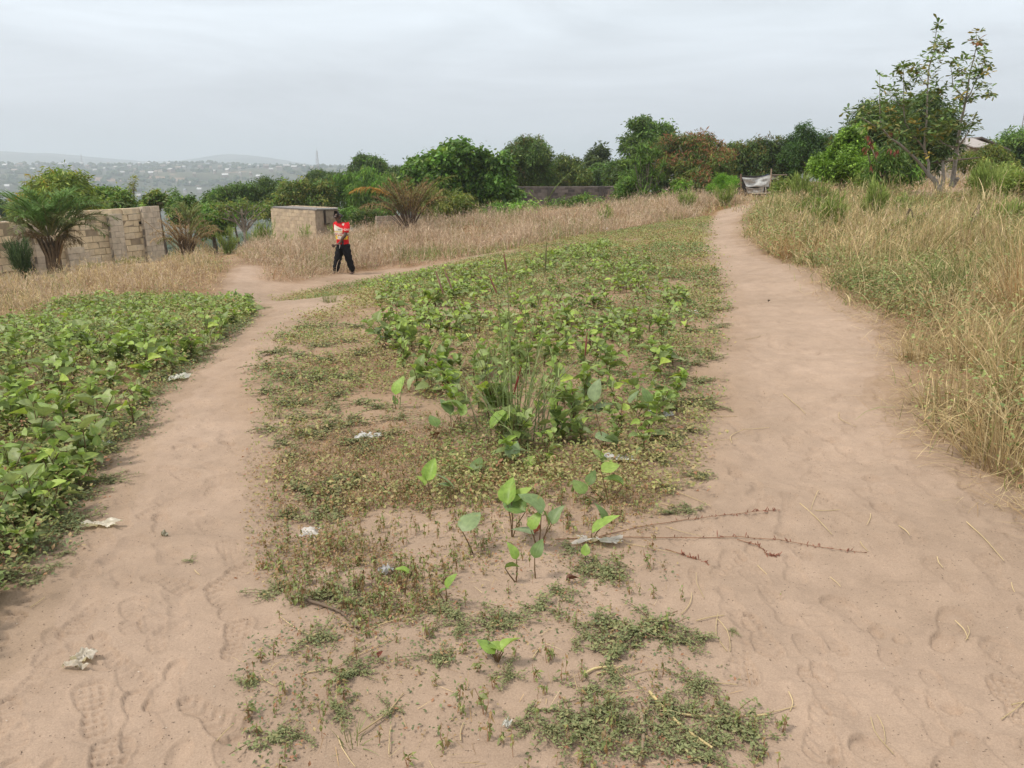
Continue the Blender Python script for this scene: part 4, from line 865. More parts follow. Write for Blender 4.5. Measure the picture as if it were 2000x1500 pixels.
for k in range(12):                                   # dead ones hanging round the bases
    yaw = k * .55 + g.normal() * .3; fr.append(dict(base=(.28 * math.cos(yaw), .28 * math.sin(yaw), .95), yaw=yaw, lean=.9 + g.normal() * .2, bend=1.9, L=.75, leafL=.35, col=(.10, .085, .055), ccol=(.16, .12, .07), n=22, bare=.1, rad=.016, droop=.8))
for k in range(6): fr.append(dict(base=(.05, 0, .0), yaw=g.normal() * .3 - .2 + (math.pi if k % 3 == 0 else 0), lean=.2 + .1 * k / 2, bend=.35, L=1.35, leafL=.3, col=(.10, .10, .05), ccol=(.30, .19, .09), n=16, bare=.8, rad=.02, droop=.8))
palm(22.5, (108, 530), 'green oil palm with arching fronds and a vase shaped stump of leaf bases', fr, 'oil_palm', dict(n=34, r=.17, flare=2.0, h=1.0, t=.05, c=(.17, .12, .075)))
fr = []
for k in range(30):
    yaw = k * 2.4; u = k / 30
    fr.append(dict(base=(.1 * math.cos(yaw), .1 * math.sin(yaw), .2), yaw=yaw, lean=.05 + .5 * u, bend=.5 + 1.9 * g.random() * (.4 + u), L=1.15 + .45 * g.random(), leafL=.34, col=[(.19, .155, .10), (.13, .105, .07), (.09, .11, .045), (.23, .19, .13)][g.integers(0, 4)], ccol=(.2, .14, .08), n=20, bare=.42, rad=.022, droop=1.2, tw=.5))
fr.append(dict(base=(-.1, -.1, .1), yaw=math.pi - .1, lean=.72, bend=.25, L=1.75, leafL=.15, col=(.2, .15, .09), ccol=(.24, .16, .08), n=8, bare=.85, rad=.017, droop=1))
palm(26.5, (368, 512), 'dried brown palm with collapsed fronds at the right end of the block wall', fr, 'dried_palm', dict(n=22, r=.2, flare=1.5, h=.8, t=.045, c=(.13, .09, .06)))
fr = []
for k in range(34):
    yaw = k * 2.4; u = k / 34
    fr.append(dict(base=(.12 * math.cos(yaw), .12 * math.sin(yaw), .1), yaw=yaw, lean=.06 + .55 * u, bend=.45 + 1.4 * g.random() * (.3 + u), L=1.9 + .6 * g.random(), leafL=.5, col=[(.12, .10, .06), (.075, .085, .04), (.17, .14, .08), (.09, .11, .045)][g.integers(0, 4)], ccol=(.13, .09, .07), n=26, bare=.35, rad=.025, droop=.9, tw=.4))
fr.append(dict(base=(-.1, -.2, .3), yaw=math.pi + .1, lean=.35, bend=1.9, L=2.9, leafL=.5, col=(.24, .15, .04), ccol=(.13, .12, .06), n=34, bare=.45, rad=.022, droop=1.0))
fr.append(dict(base=(-.1, .1, .5), yaw=math.pi - .2, lean=.4, bend=1.2, L=1.9, leafL=.5, col=(.25, .17, .05), ccol=(.15, .12, .06), n=28, bare=.4, rad=.022, droop=1.0))
fr.append(dict(base=(.1, .1, .5), yaw=.1, lean=.45, bend=1.0, L=2.6, leafL=.55, col=(.10, .14, .045), ccol=(.15, .14, .06), n=34, bare=.4, rad=.022, droop=.8))
for k in range(3): fr.append(dict(base=(-.1, -.2, 0), yaw=math.pi - .3 * k, lean=.5 + .2 * k, bend=.3, L=1.2, leafL=.2, col=(.12, .1, .06), ccol=(.1, .07, .05), n=6, bare=.8, rad=.02, droop=.6))
palm(32.0, (800, 447), 'half dried palm with yellow drooping fronds in the dry grass', fr, 'dried_palm')
fr = [dict(base=(0, 0, .4), yaw=k * 2.4, lean=.1 + .6 * k / 9, bend=1.3, L=1.7, leafL=.5, col=(.09, .14, .045), ccol=(.14, .14, .06), n=30, bare=.3, rad=.02, droop=.7) for k in range(9)]
palm(38.0, (868, 436), 'small green palm between the dried palm and the largest spreading tree', fr, 'young_palm')
fr = [dict(base=(0, 0, .6), yaw=k * 2.4, lean=.1 + .5 * k / 8, bend=1.2, L=1.9, leafL=.6, col=(.06, .12, .045), ccol=(.12, .14, .06), n=30, bare=.3, rad=.02, droop=.6) for k in range(9)]
palm(46.0, (765, 440), 'green palm crown behind the dried palm, below the light drooping tree', fr, 'young_palm')
fr = [dict(base=(0, 0, .8), yaw=k * 2.4, lean=.2 + .8 * k / 9, bend=.9, L=1.1, leafL=.5, col=(.10, .14, .06), ccol=(.16, .15, .08), n=24, bare=.2, rad=.018, droop=.5) for k in range(9)]
palm(34.0, (372, 470), 'small pale topped palm above the dried brown palm', [dict(f, base=(0, 0, 1.5)) for f in fr], 'young_palm', dict(n=3, r=.05, flare=1, h=1.55, t=.05, c=(.25, .21, .15)))
# a banana-like arching leaf in front of the grey wall
fr = [dict(base=(0, 0, .2), yaw=.15, lean=.55, bend=.95, L=4.2, leafL=.42, col=(.07, .13, .035), ccol=(.12, .14, .06), n=30, bare=.12, rad=.025, droop=.6), dict(base=(0, 0, .2), yaw=2.8, lean=.7, bend=.8, L=1.6, leafL=.4, col=(.13, .22, .05), ccol=(.12, .14, .06), n=20, bare=.2, rad=.02, droop=.6)]
palm(42.0, (1060, 425), 'long arching green frond leaning across the foot of the grey wall', fr, 'arching_plant')

def spiky(D, base_px, label, heads, name='spiky_shrub', L=.55, cols=((.13, .24, .04), (.10, .19, .035), (.17, .28, .06)), nl=34, w=.05, stems=True):
    bx = at(base_px[0], 330, D)[0]; gz = h1(bx, D); root = empty(name, (bx, D, gz), label, 'shrub'); g = np.random.default_rng(int(base_px[0]))
    lf, st = MB(), MB(); cols = np.array(cols)
    for px, py in heads:
        dy = g.normal() * .3; q = at(px, py, D + dy); c = np.array([q[0] - bx, dy, q[2] - gz])
        st.tube([(g.normal() * .1, g.normal() * .1, -.1), (c[0] * .6, c[1] * .6, max(.1, c[2] * .5)), c], [.035, .03, .022], (.17, .15, .11), 5)
        n = nl; ln = np.arccos(1 - g.random(n) * 1.25); col = cols[g.integers(0, len(cols), n)] * g.uniform(.75, 1.25, (n, 1))
        lf.blades(np.tile(c, (n, 1)) + g.normal(size=(n, 3)) * .04, g.uniform(0, 6.3, n), ln, g.uniform(.1, .7, n), L * g.uniform(.7, 1.15, n), w, col * .9, col * 1.1, 3)
    part(lf, 'foliage', M_GRASS, root); part(st, 'stem', M_STEM, root, True)
spiky(41.0, (1262, 408), 'bright spiky leaved shrub with sword shaped leaves left of the rusty mango', [(1265, 290), (1250, 300), (1283, 305), (1240, 318), (1268, 318), (1295, 325), (1248, 338), (1275, 340), (1290, 350), (1262, 358), (1240, 355), (1282, 372), (1258, 380), (1245, 395), (1270, 398), (1290, 390), (1268, 300), (1256, 320)], L=.62, nl=42, w=.06)
BROOM = ((.25, .33, .085), (.30, .36, .10), (.20, .28, .07))
def broom(D, base_px, top, half, label, n=240, seed=1, cols=BROOM, name='broom_shrub'):
    bx = at(base_px[0], 330, D)[0]; gz = h1(bx, D); g = np.random.default_rng(seed); m = D / F_PX; root = empty(name, (bx, D, gz), label, 'shrub')
    hz = (CAMZ + rays(base_px[0], top)[2] * D) - gz; hw = half * m; cols = np.array(cols); st, lf = MB(), MB()
    tips = []
    for k in range(13):
        a = g.uniform(0, 6.3); r = hw * math.sqrt(g.random()); t = np.array([r * math.cos(a), r * math.sin(a), hz * g.uniform(.45, .95) * (1 - .3 * (r / hw) ** 2)]); st.tube([(0, 0, -.1), t * np.array([.25, .25, .4]), t], [.012, .009, .005], (.15, .13, .085), 5); tips.append(t)
    tips = np.array(tips); i = g.integers(0, len(tips), n * 5); f = g.uniform(.06, 1.05, (n * 5, 1)); b = tips[i] * f * np.array([1, 1, 1.0]) ; b[:, :2] += g.normal(size=(n * 5, 2)) * hw * .14
    c = cols[g.integers(0, len(cols), n * 5)] * g.uniform(.7, 1.3, (n * 5, 1))
    lf.blades(b, np.arctan2(b[:, 1], b[:, 0]) + g.normal(size=n * 5) * .7, np.abs(g.normal(size=n * 5)) * .6, g.normal(size=n * 5) * .3, hz * g.uniform(.10, .26, n * 5), .011 + D * .00035, c * .9, c * 1.15, 3)
    part(st, 'stem', M_STEM, root, True); part(lf, 'foliage', M_GRASS, root)
for D, bp, top, half, lb, n, sd in ((16.5, (1716, 405), 345, 22, 'upright broom like shrub in the dry grass left of the sparse tree', 200, 1), (17, (1950, 385), 300, 44, 'large fine leaved green shrub on the far right of the bank', 420, 2),
                                    (24, (1567, 385), 333, 24, 'fine green shrub right of the tarpaulin shelter', 260, 3), (22, (1607, 410), 352, 22, 'yellowish fine shrub between the path and the bright leafy shrub', 220, 4),
                                    (18, (1897, 398), 365, 20, 'small fine leaved shrub below the large one on the far right', 170, 5), (15, (1630, 440), 372, 30, 'fine green shrub nearest the path on the right bank', 260, 6),
                                    (17.5, (1775, 398), 372, 26, 'low dull green shrub at the foot of the sparse tree', 190, 7), (19, (12, 552), 455, 24, 'dark upright shrub at the left edge in front of the block wall', 420, 8),
                                    (36, (500, 480), 418, 26, 'tall fine green shrub under the bare branched tree', 240, 9), (35, (430, 485), 440, 20, 'dull green weed clump left of the bare branched tree', 160, 10),
                                    (38, (585, 482), 440, 18, 'green weed bush against the front of the hut', 150, 11), (39, (640, 470), 435, 10, 'bright weed by the side wall of the hut', 70, 12), (34, (545, 490), 455, 22, 'low green weed bush before the hut', 150, 13),
                                    (25.5, (160, 540), 510, 26, 'low weed clump at the foot of the block wall beside the palm', 150, 14), (26.5, (230, 530), 497, 24, 'green weed clump in the middle of the block wall foot', 150, 15), (30, (1185, 425), 398, 16, 'small green tuft in the dry grass below the grey wall', 90, 16),
                                    (32, (1345, 398), 365, 18, 'yellow green tuft of tall weeds at the right of the dry grass', 130, 17), (12.5, (1975, 430), 372, 40, 'greenish tall shrub at the right edge of the bank', 240, 18), (33, (1420, 385), 352, 20, 'light green bush left of the shelter beside the path', 150, 19)):
    broom(D, bp, top, half, lb, n, sd, ((.06, .10, .04), (.085, .13, .05)) if sd == 8 else BROOM)

# ------------------------------------------------------------------ far side of the valley: wood and town
def far_side():
    g = np.random.default_rng(3); mb = MB()
    n = 9000; r = 260 * (2500 / 260) ** (g.random(n) ** .75); az = g.uniform(-.72, .12, n); x = r * np.sin(az); y = r * np.cos(az)
    keep = (fbm(x / 130, y / 90, 44, 3) + .12 * g.normal(size=n)) > -.05; keep |= (r > 1900) & (r < 2260); x, y, r = x[keep], y[keep], r[keep]
    z = far_h(x, y); n = len(x); S = g.uniform(2.5, 5.5, n) * (1 + .25 * smooth(900, 2200, r))
    lat, lon = 3, 6; v = [];
    for i in range(lat + 1):
        for j in range(lon):
            t = math.pi * (.08 + .84 * i / lat); v.append((math.sin(t) * math.cos(2 * math.pi * j / lon), math.sin(t) * math.sin(2 * math.pi * j / lon), .75 * math.cos(t)))
    v = np.array(v); q = np.array([[i * lon + j, i * lon + (j + 1) % lon, (i + 1) * lon + (j + 1) % lon, (i + 1) * lon + j] for i in range(lat) for j in range(lon)])[:, ::-1]
    V = np.stack([x, y, z + S * .55], -1)[:, None] + v[None] * S[:, None, None] * g.uniform(.65, 1.3, (n, len(v), 1))
    c = np.array([(.04, .07, .035), (.055, .085, .04), (.08, .10, .05)])[g.integers(0, 3, n)]
    mb.add(V.reshape(-1, 3), (q[None] + (np.arange(n) * len(v))[:, None, None]).reshape(-1, 4), np.repeat(c, len(v), 0))
    o = mb.build('distant_wood', M_PLAIN); tag(o, 'blue hazed trees covering the far side of the valley', 'trees', None, 'stuff')
    roofs = [(.62, .62, .62), (.35, .33, .31), (.3, .25, .21), (.45, .45, .45), (.28, .3, .33), (.42, .4, .38), (.24, .2, .17)]
    spots = [(12, 328), (40, 327), (120, 325), (128, 324), (158, 324), (172, 329), (205, 334), (212, 324), (228, 331), (253, 329), (272, 324), (290, 323), (318, 329), (345, 327), (360, 331), (305, 342), (295, 343), (350, 333), (390, 336), (392, 330), (412, 333), (430, 330), (450, 328), (468, 333), (488, 327), (505, 330), (520, 329), (545, 333), (560, 329), (530, 336), (470, 345), (490, 345),
             (505, 350), (362, 378), (390, 377), (274, 391), (372, 363), (65, 336), (15, 372), (90, 330), (187, 338), (240, 343), (420, 340), (445, 337), (75, 326), (330, 324), (405, 325), (575, 331), (595, 330), (610, 333), (140, 331), (265, 336), (335, 337), (380, 345), (440, 347), (30, 338)]
    proto = None
    for k, (px, py) in enumerate(spots):
        d = rays(px, py); rr = np.linspace(420, 2480, 900); hh = far_h(d[0] * rr, rr); zz = CAMZ + d[2] * rr
        hit = np.nonzero(hh >= zz)[0]; D = rr[hit[0]] if len(hit) else 2100.0; X = d[0] * D; gz = float(far_h(np.array([X]), np.array([D]))[0])
        w = g.uniform(1.8, 5.5) * (1.1 if D > 1500 else .7); dp = w * .8; h = g.uniform(3, 4.5); rc = np.array(roofs[g.integers(0, 7)]); wc = np.array([(.3, .26, .22), (.38, .34, .3), (.26, .2, .16)][g.integers(0, 3)])
        mb = MB(); mb.box((-w, -dp, -3), (w, dp, h + 2), wc); e = .6
        V = [(-w - e, -dp - e, h + 2), (w + e, -dp - e, h + 2), (w + e, dp + e, h + 2), (-w - e, dp + e, h + 2), (-w - e, 0, h + 4.6), (w + e, 0, h + 4.6)]
        mb.add(V + [(-w - e, -dp - e, h + 1.8), (w + e, -dp - e, h + 1.8)], [[0, 1, 5, 4], [2, 3, 4, 5], [6, 7, 1, 0], [3, 2, 1, 0]], rc)
        o = mb.build('distant_house', M_PLAIN); o.location = (X, D, gz); o.rotation_euler = (0, 0, g.uniform(-.6, .6)); tag(o, 'small pale house with a metal roof among trees on the far hillside', 'house', 'houses on the far hillside')
far_side()

for l, t, r_, b, D, lb, sd in ((1512, 352, 1560, 398, 30, 'leafy green bush beside the far end of the right path', 61), (1668, 338, 1735, 392, 24, 'green leafy bush between the bright shrub and the sparse tree', 62), (1915, 325, 1990, 385, 19, 'dense green bush in front of the house at the right edge', 63),
                               (1965, 330, 2060, 400, 16, 'dark green bush at the very right edge of the bank', 64), (1560, 395, 1640, 440, 18, 'low olive bush on the bank above the reddish grass', 65), (1745, 430, 1815, 480, 13, 'low green weed bush in the middle of the right bank', 67), (1880, 430, 1960, 490, 12, 'low green weed bush on the right side of the bank', 68)):
    tree('leafy_shrub', lb, 'shrub', D, [(l, t, r_, b), (l + (r_ - l) * .2, t - 4, r_ - (r_ - l) * .3, b)], ((l + r_) / 2, 0), 620, 7, .0050 * D + .02, .25, [(.13, .19, .06), (.16, .22, .065), (.19, .22, .07)], None, .1, 14, sd, .02, .9, None, .40, (.2, .16, .1), 4)

for l, t, r_, b, D, lb, sd in ((630, 338, 705, 400, 72, 'dark tree filling the gap between the hut and the light drooping tree', 81), (752, 326, 830, 392, 70, 'dark green tree behind the half dried palm', 82), (985, 300, 1060, 372, 72, 'dark tree behind the left end of the grey wall', 83), (1180, 318, 1240, 392, 62, 'dark tree left of the spiky plant behind the wall end', 84),
                               (1400, 285, 1450, 362, 58, 'dark tree between the rusty mango and the mango over the shelter', 85), (1500, 288, 1570, 362, 60, 'dark tree behind the airy feathery tree', 86), (1598, 285, 1668, 352, 56, 'dark tree between the feathery tree and the big domed mango', 87), (1840, 285, 1900, 332, 62, 'dark tree far behind the gabled house', 88)):
    tree('mango_tree', lb, 'tree', D, [(l, t, r_, b), (l + (r_ - l) * .3, t - 6, r_ - (r_ - l) * .15, b)], ((l + r_) / 2, 0), 1100, 8, .34, .25, DK + MD[:1], GRP, .6, 16, sd)
# ------------------------------------------------------------------ the walking man
RS = 1.13                                     # the smoothing shrinks a skinned tube by about this much
def skin_mesh(name, nodes, edges, sub=2, rootk=None):
    keys = list(nodes); me = bpy.data.meshes.new(name + '_cage'); me.from_pydata([nodes[k][0] for k in keys], [(keys.index(a), keys.index(b)) for a, b in edges], [])
    o = bpy.data.objects.new(name + '_cage', me); COL.objects.link(o)
    o.modifiers.new('skin', 'SKIN').use_smooth_shade = True; m = o.modifiers.new('sub', 'SUBSURF'); m.levels = sub; m.render_levels = sub
    sv = me.skin_vertices[0].data if me.skin_vertices else None
    if sv is None:
        me.attributes.new('skin', 'FLOAT', 'POINT')
    for i, k in enumerate(keys): sv[i].radius = (nodes[k][1] * RS,) * 2; sv[i].use_root = (k == rootk)
    dg = bpy.context.evaluated_depsgraph_get(); ev = o.evaluated_get(dg); m2 = bpy.data.meshes.new_from_object(ev, depsgraph=dg)
    V = np.zeros(len(m2.vertices) * 3); m2.vertices.foreach_get('co', V); V = V.reshape(-1, 3)
    Q = [list(p.vertices) for p in m2.polygons]; bpy.data.objects.remove(o); bpy.data.meshes.remove(me); bpy.data.meshes.remove(m2)
    Q = [q if len(q) == 4 else None for q in Q]; Q = np.array([q for q in Q if q]); return V, Q
def man():
    B = at(670, 539, 21.7); root = empty('person', B, 'man in a red white and yellow football shirt and black trousers walking left', 'person')
    def flat(V, c, k, fdir):                  # bodies are shallower front to back
        d = (V - c) @ fdir; return V - d[:, None] * fdir * (1 - k)
    f = np.array([-.5, -.87, 0.0]); l = np.array([.87, -.5, 0.0])
    A = {'pel': ((.05, 0, .93), .10), 'wst': ((.045, 0, 1.08), .10), 'che': ((.02, 0, 1.27), .115), 'nkb': ((-.005, -.005, 1.455), .058), 'nk': ((-.02, -.015, 1.52), .058), 'jaw': ((-.045, -.035, 1.58), .072), 'hd': ((-.03, -.02, 1.655), .094), 'top': ((-.02, -.01, 1.70), .08),
         'shl': ((.165, -.075, 1.405), .062), 'ell': ((.175, -.20, 1.135), .045), 'wrl': ((-.08, -.31, .915), .031), 'hal': ((-.14, -.322, .86), .044),
         'shr': ((-.125, .085, 1.405), .062), 'elr': ((-.10, .25, 1.15), .045), 'wrr': ((-.03, .33, .92), .031), 'har': ((-.045, .338, .85), .044),
         'hil': ((.115, -.04, .86), .095), 'knl': ((.185, -.02, .50), .062), 'anl': ((.275, .05, .10), .042), 'tol': ((.215, -.10, .045), .033),
         'hir': ((-.01, .05, .86), .095), 'knr': ((-.115, .01, .50), .062), 'anr': ((-.215, .0, .085), .042), 'tor': ((-.35, -.07, .03), .033)}
    E = [('pel', 'wst'), ('wst', 'che'), ('che', 'nkb'), ('nkb', 'nk'), ('nk', 'jaw'), ('jaw', 'hd'), ('hd', 'top'), ('che', 'shl'), ('shl', 'ell'), ('ell', 'wrl'), ('wrl', 'hal'), ('che', 'shr'), ('shr', 'elr'), ('elr', 'wrr'), ('wrr', 'har'),
         ('pel', 'hil'), ('hil', 'knl'), ('knl', 'anl'), ('anl', 'tol'), ('pel', 'hir'), ('hir', 'knr'), ('knr', 'anr'), ('anr', 'tor')]
    V, Q = skin_mesh('body', A, E, 2, 'pel')
    tor = (np.abs((V - [.03, 0, 0]) @ l) < .16) & (V[:, 2] > .9) & (V[:, 2] < 1.46); V[tor] = flat(V, np.array([.03, 0, 0]), .62, f)[tor]
    sk = np.array([.105, .06, .044]); mb = MB(); C = np.tile(sk, (len(V), 1)); C[(V[:, 2] < .06)] = sk * 1.3; mb.add(V, Q, C)
    fd = np.array([-.75, -.62, -.22]); fd /= np.linalg.norm(fd)      # head looks ahead-left and a little down
    hc = np.array([-.035, -.025, 1.635]); side = np.cross(fd, [0, 0, 1]); side /= np.linalg.norm(side); up = np.cross(side, fd)
    W = lambda a, b, c: hc + side * a + up * b + fd * c
    mb.tube([W(0, .012, .075), W(0, -.015, .108), W(0, -.028, .09)], [.012, .017, .012], sk * 1.1, 6)          # nose
    for s in (-1, 1):
        mb.tube([W(s * .088, .025, 0), W(s * .102, .0, -.01), W(s * .09, -.03, 0)], [.012, .017, .01], sk, 6)      # ears
        mb.tube([W(s * .055, .045, .072), W(s * .03, .05, .085), W(s * .01, .043, .088)], .010, sk * .85, 5)      # brow
    mb.tube([W(-.03, -.062, .078), W(0, -.06, .092), W(.03, -.062, .078)], [.008, .012, .008], sk * np.array([1.3, 1.0, 1.0]), 6)   # lips
    for hand, wr, el in (('hal', 'wrl', 'ell'), ('har', 'wrr', 'elr')):
        p = np.array(A[hand][0]); d = p - np.array(A[wr][0]); d /= np.linalg.norm(d); sd = np.cross(d, [0, 1, 0]); sd /= np.linalg.norm(sd); nn = np.cross(d, sd)
        for k, ln in enumerate((.062, .075, .07, .052)):
            b = p + sd * (k - 1.5) * .017 - d * .02; mb.tube([b, b + d * ln * .5 + nn * .004, b + d * ln * .8 - nn * .012 * (1 + .2 * k), b + d * ln * .85 - nn * .028], [.014, .0115, .0095, .006], sk, 6)
        b = p - sd * .032 - d * .03; mb.tube([b, b - sd * .018 + d * .03, b - sd * .016 + d * .06 - nn * .012], [.012, .011, .008], sk, 6)
    part(mb, 'body', M_SKIN, root, True)
    mb = MB()
    for s in (-1, 1): mb.tube([W(s * .032, .022, .076), W(s * .032, .022, .092)], [.012, .006], (.5, .47, .44), 6)
    part(mb, 'eyes', M_PLAIN, root, True)
    mb = MB(); V, Q = skin_mesh('hair', {'a': (tuple(W(0, .045, -.018)), .080), 'b': (tuple(W(0, .055, .004)), .076), 'c': (tuple(W(0, .0, -.035)), .066)}, [('a', 'b'), ('a', 'c')], 2, 'a'); mb.add(V, Q, (.022, .018, .017)); part(mb, 'hair', M_SKIN, root, True)
    # shirt
    S = {'low': ((.05, 0, .80), .17), 'hem': ((.05, 0, .905), .178), 'wst': ((.045, 0, 1.06), .172), 'che': ((.02, 0, 1.27), .182), 'nkb': ((-.002, 0, 1.43), .105), 'col': ((-.006, -.004, 1.475), .078), 'shl': ((.17, -.08, 1.40), .088), 'upl': ((.19, -.13, 1.30), .084), 'cfl': ((.188, -.185, 1.185), .078), 'shr': ((-.13, .09, 1.40), .088), 'upr': ((-.125, .165, 1.29), .082), 'cfr': ((-.11, .225, 1.20), .078)}
    V, Q = skin_mesh('shirt', S, [('low', 'hem'), ('hem', 'wst'), ('wst', 'che'), ('che', 'nkb'), ('nkb', 'col'), ('che', 'shl'), ('shl', 'upl'), ('upl', 'cfl'), ('che', 'shr'), ('shr', 'upr'), ('upr', 'cfr')], 4, 'che')
    torso = (np.abs((V - [.03, 0, 0]) @ l) < .19); V = np.where(torso[:, None], flat(V, np.array([.03, 0, 0]), .80, f), V)
    V[:, 2] = np.maximum(V[:, 2], .885 + .01 * np.sin(V[:, 0] * 30)); V = V + (.006 * np.sin(V[:, 2:3] * 60 + V[:, 0:1] * 40)) * f * (V[:, 2:3] < 1.2)
    u = (V - [.03, 0, 0]) @ l; fr = (V - [.03, 0, 0]) @ f; z = V[:, 2]
    red = np.array([.56, .018, .024]); wh = np.array([.66, .60, .52]); yl = np.array([.74, .50, .06]); dkc = np.array([.03, .03, .035])
    C = np.tile(red, (len(V), 1)); sleeve = ((u > .155) | (u < -.175)) & (z > 1.12)
    front = (fr > .0) & ~sleeve
    zz = z + .35 * u
    C[front & (z > 1.17) & (zz < 1.36) & (u < .12)] = wh
    C[front & (z > 1.215) & (z < 1.235) & (u > -.15) & (u < .12)] = yl * .9
    C[front & (z > 1.02) & (z <= 1.13)] = yl
    C[front & (z > 1.02) & (z < 1.12) & (u > -.03) & (u < .10)] = np.array([.6, .56, .5])
    C[front & (z > 1.13) & (z <= 1.165)] = wh
    word = (np.sin(u * 150 + np.sin(u * 60) * 2) > -.2)
    C[front & (z > 1.165) & (z < 1.185) & word & (np.abs(u) < .13)] = red * .6                  # sponsor lettering, unreadable at this distance
    C[front & (z > 1.115) & (z < 1.145) & (np.sin(u * 120 + 1) > -.1)] = np.array([.36, .05, .02])
    C[front & (z > 1.275) & (z < 1.295) & (u > .0) & (u < .10)] = dkc
    C[front & (z > 1.325) & (z < 1.345) & (u > .06) & (u < .12)] = red
    C[(z < 1.0) & (u > .10) & (u < .15) & (fr > -.2)] = dkc * 1.6
    ls = (u > .155) & (z > 1.12)
    C[ls & (z > 1.265) & (z < 1.315) & (np.sin(V[:, 1] * 160 + z * 90) > .1)] = wh
    C[sleeve & (z < 1.205)] = wh; C[sleeve & (z < 1.165)] = dkc
    C[(z > 1.40) & (z < 1.45) & (u > .09) & (u < .15) & (fr > -.02)] = wh
    mb = MB(); mb.add(V, Q, C); part(mb, 'shirt', M_CLOTH, root, True)
    T = {'wai': ((.05, 0, 1.02), .13), 'pel': ((.05, 0, .93), .15), 'hil': ((.12, -.04, .83), .125), 'tl': ((.155, -.035, .66), .108), 'knl': ((.19, -.02, .48), .092), 'shl': ((.24, .02, .27), .085), 'anl': ((.275, .05, .10), .082), 'hir': ((-.01, .05, .83), .125), 'tr': ((-.07, .03, .66), .11), 'knr': ((-.12, .01, .48), .095), 'shr': ((-.17, 0, .27), .088), 'anr': ((-.205, 0, .10), .085)}
    V, Q = skin_mesh('trousers', T, [('wai', 'pel'), ('pel', 'hil'), ('hil', 'tl'), ('tl', 'knl'), ('knl', 'shl'), ('shl', 'anl'), ('pel', 'hir'), ('hir', 'tr'), ('tr', 'knr'), ('knr', 'shr'), ('shr', 'anr')], 3, 'pel')
    tp = V[:, 2] > .88; V[tp] = flat(V, np.array([.05, 0, 0]), .7, f)[tp]
    V = V + .008 * np.sin(V[:, 2:3] * 45 + V[:, 0:1] * 30) * np.array([1, .5, 0]); mb = MB(); mb.add(V, Q, (.012, .012, .014)); part(mb, 'trousers', M_CLOTH, root, True)
    mb = MB(); mb.tube([(.0, -.17, .93), (.0, -.185, .86), (-.015, -.19, .78)], [.008, .012, .006], (.6, .6, .6), 5); part(mb, 'drawstring', M_CLOTH, root, True)
    for a, t in (('anl', 'tol'), ('anr', 'tor')):
        p, q = np.array(A[a][0]), np.array(A[t][0]); d = q - p; d[2] = 0; d /= np.linalg.norm(d); s = np.array([-d[1], d[0], 0]); z0 = -.005
        ring = [(-.07, .03), (-.02, .04), (.06, .05), (.14, .052), (.185, .025)]
        mb = MB(); v = []
        for a_, w_ in ring:
            for sg in (-1, 1):
                for h in (0, .025): v.append(p * [1, 1, 0] + d * a_ + s * sg * w_ + np.array([0, 0, z0 + h]))
        qd = []
        for i in range(len(ring) - 1):
            b = i * 4; qd += [[b, b + 2, b + 6, b + 4], [b + 1, b + 5, b + 7, b + 3], [b, b + 4, b + 5, b + 1], [b + 2, b + 3, b + 7, b + 6]]
        qd += [[0, 1, 3, 2], [16, 18, 19, 17]]
        mb.add(v, qd, (.05, .03, .022)); mb.tube([p * [1, 1, 0] + d * .03 + s * .05 + [0, 0, .02], p * [1, 1, 0] + d * .06 + [0, 0, .085], p * [1, 1, 0] + d * .03 - s * .05 + [0, 0, .02]], .012, (.03, .02, .018), 5)
        part(mb, 'sandal', M_PLAIN, root)
man()
# ------------------------------------------------------------------ leaf shapes
def broad_leaf(nv=7, nu=4, fold=.22, droop=.18, base=.38, twist=0.0, wavy=0.0):
    V, U = [], []
    for i in range(nv + 1):
        t = i / nv; w = .30 * (math.sin(math.pi * min(1, t ** .78)) ** .75 if 0 < t < 1 else .02) * (1.12 - .25 * t)
        for j in range(nu + 1):
            u = -1 + 2 * j / nu; a = u * twist * t
            V.append((u * w, t, abs(u) * w * fold * 1.6 - droop * t * t * 1.1 + wavy * math.sin(t * 9 + u * 2) * .03 * abs(u) + a * w)); U.append((u, t))
    Q = [[i * (nu + 1) + j, i * (nu + 1) + j + 1, (i + 1) * (nu + 1) + j + 1, (i + 1) * (nu + 1) + j] for i in range(nv) for j in range(nu)]
    return np.array(V), np.array(Q), np.array(U)
BL = [broad_leaf(7, 4, .2, .16), broad_leaf(7, 4, .45, .3, twist=.3, wavy=1), broad_leaf(7, 4, .05, .5, twist=-.3), broad_leaf(7, 4, .7, .05, twist=.15, wavy=1)]
BLO = [broad_leaf(3, 2, .2, .16), broad_leaf(3, 2, .45, .35), broad_leaf(3, 2, .05, .5)]
def small_leaf(w=.5, droop=.15):
    return np.array([[0, 0, 0], [-w * .5, .45, .05], [0, .5, 0], [w * .5, .45, .05], [0, 1, -droop]]), np.array([[0, 2, 4, 1], [0, 3, 4, 2]]), np.zeros((5, 2))
SL = small_leaf(.55); SLD = small_leaf(.5, .45)
GREY_GREEN = np.array([(.185, .265, .115), (.215, .29, .14), (.16, .235, .095), (.235, .305, .165)])
MID_GREEN = np.array([(.135, .215, .06), (.165, .245, .065), (.115, .18, .055)])
FRESH = np.array([(.25, .38, .075), (.29, .41, .09), (.22, .34, .065)])
def leaf_cols(g, n, fresh=.15, grey=.65):
    r = g.random(n); c = MID_GREEN[g.integers(0, 3, n)].copy(); m = r < grey; c[m] = GREY_GREEN[g.integers(0, 4, m.sum())]; m = r > 1 - fresh; c[m] = FRESH[g.integers(0, 3, m.sum())]
    return c * np.array([1.25, 1.15, .92]) * g.uniform(.72, 1.2, (n, 1))

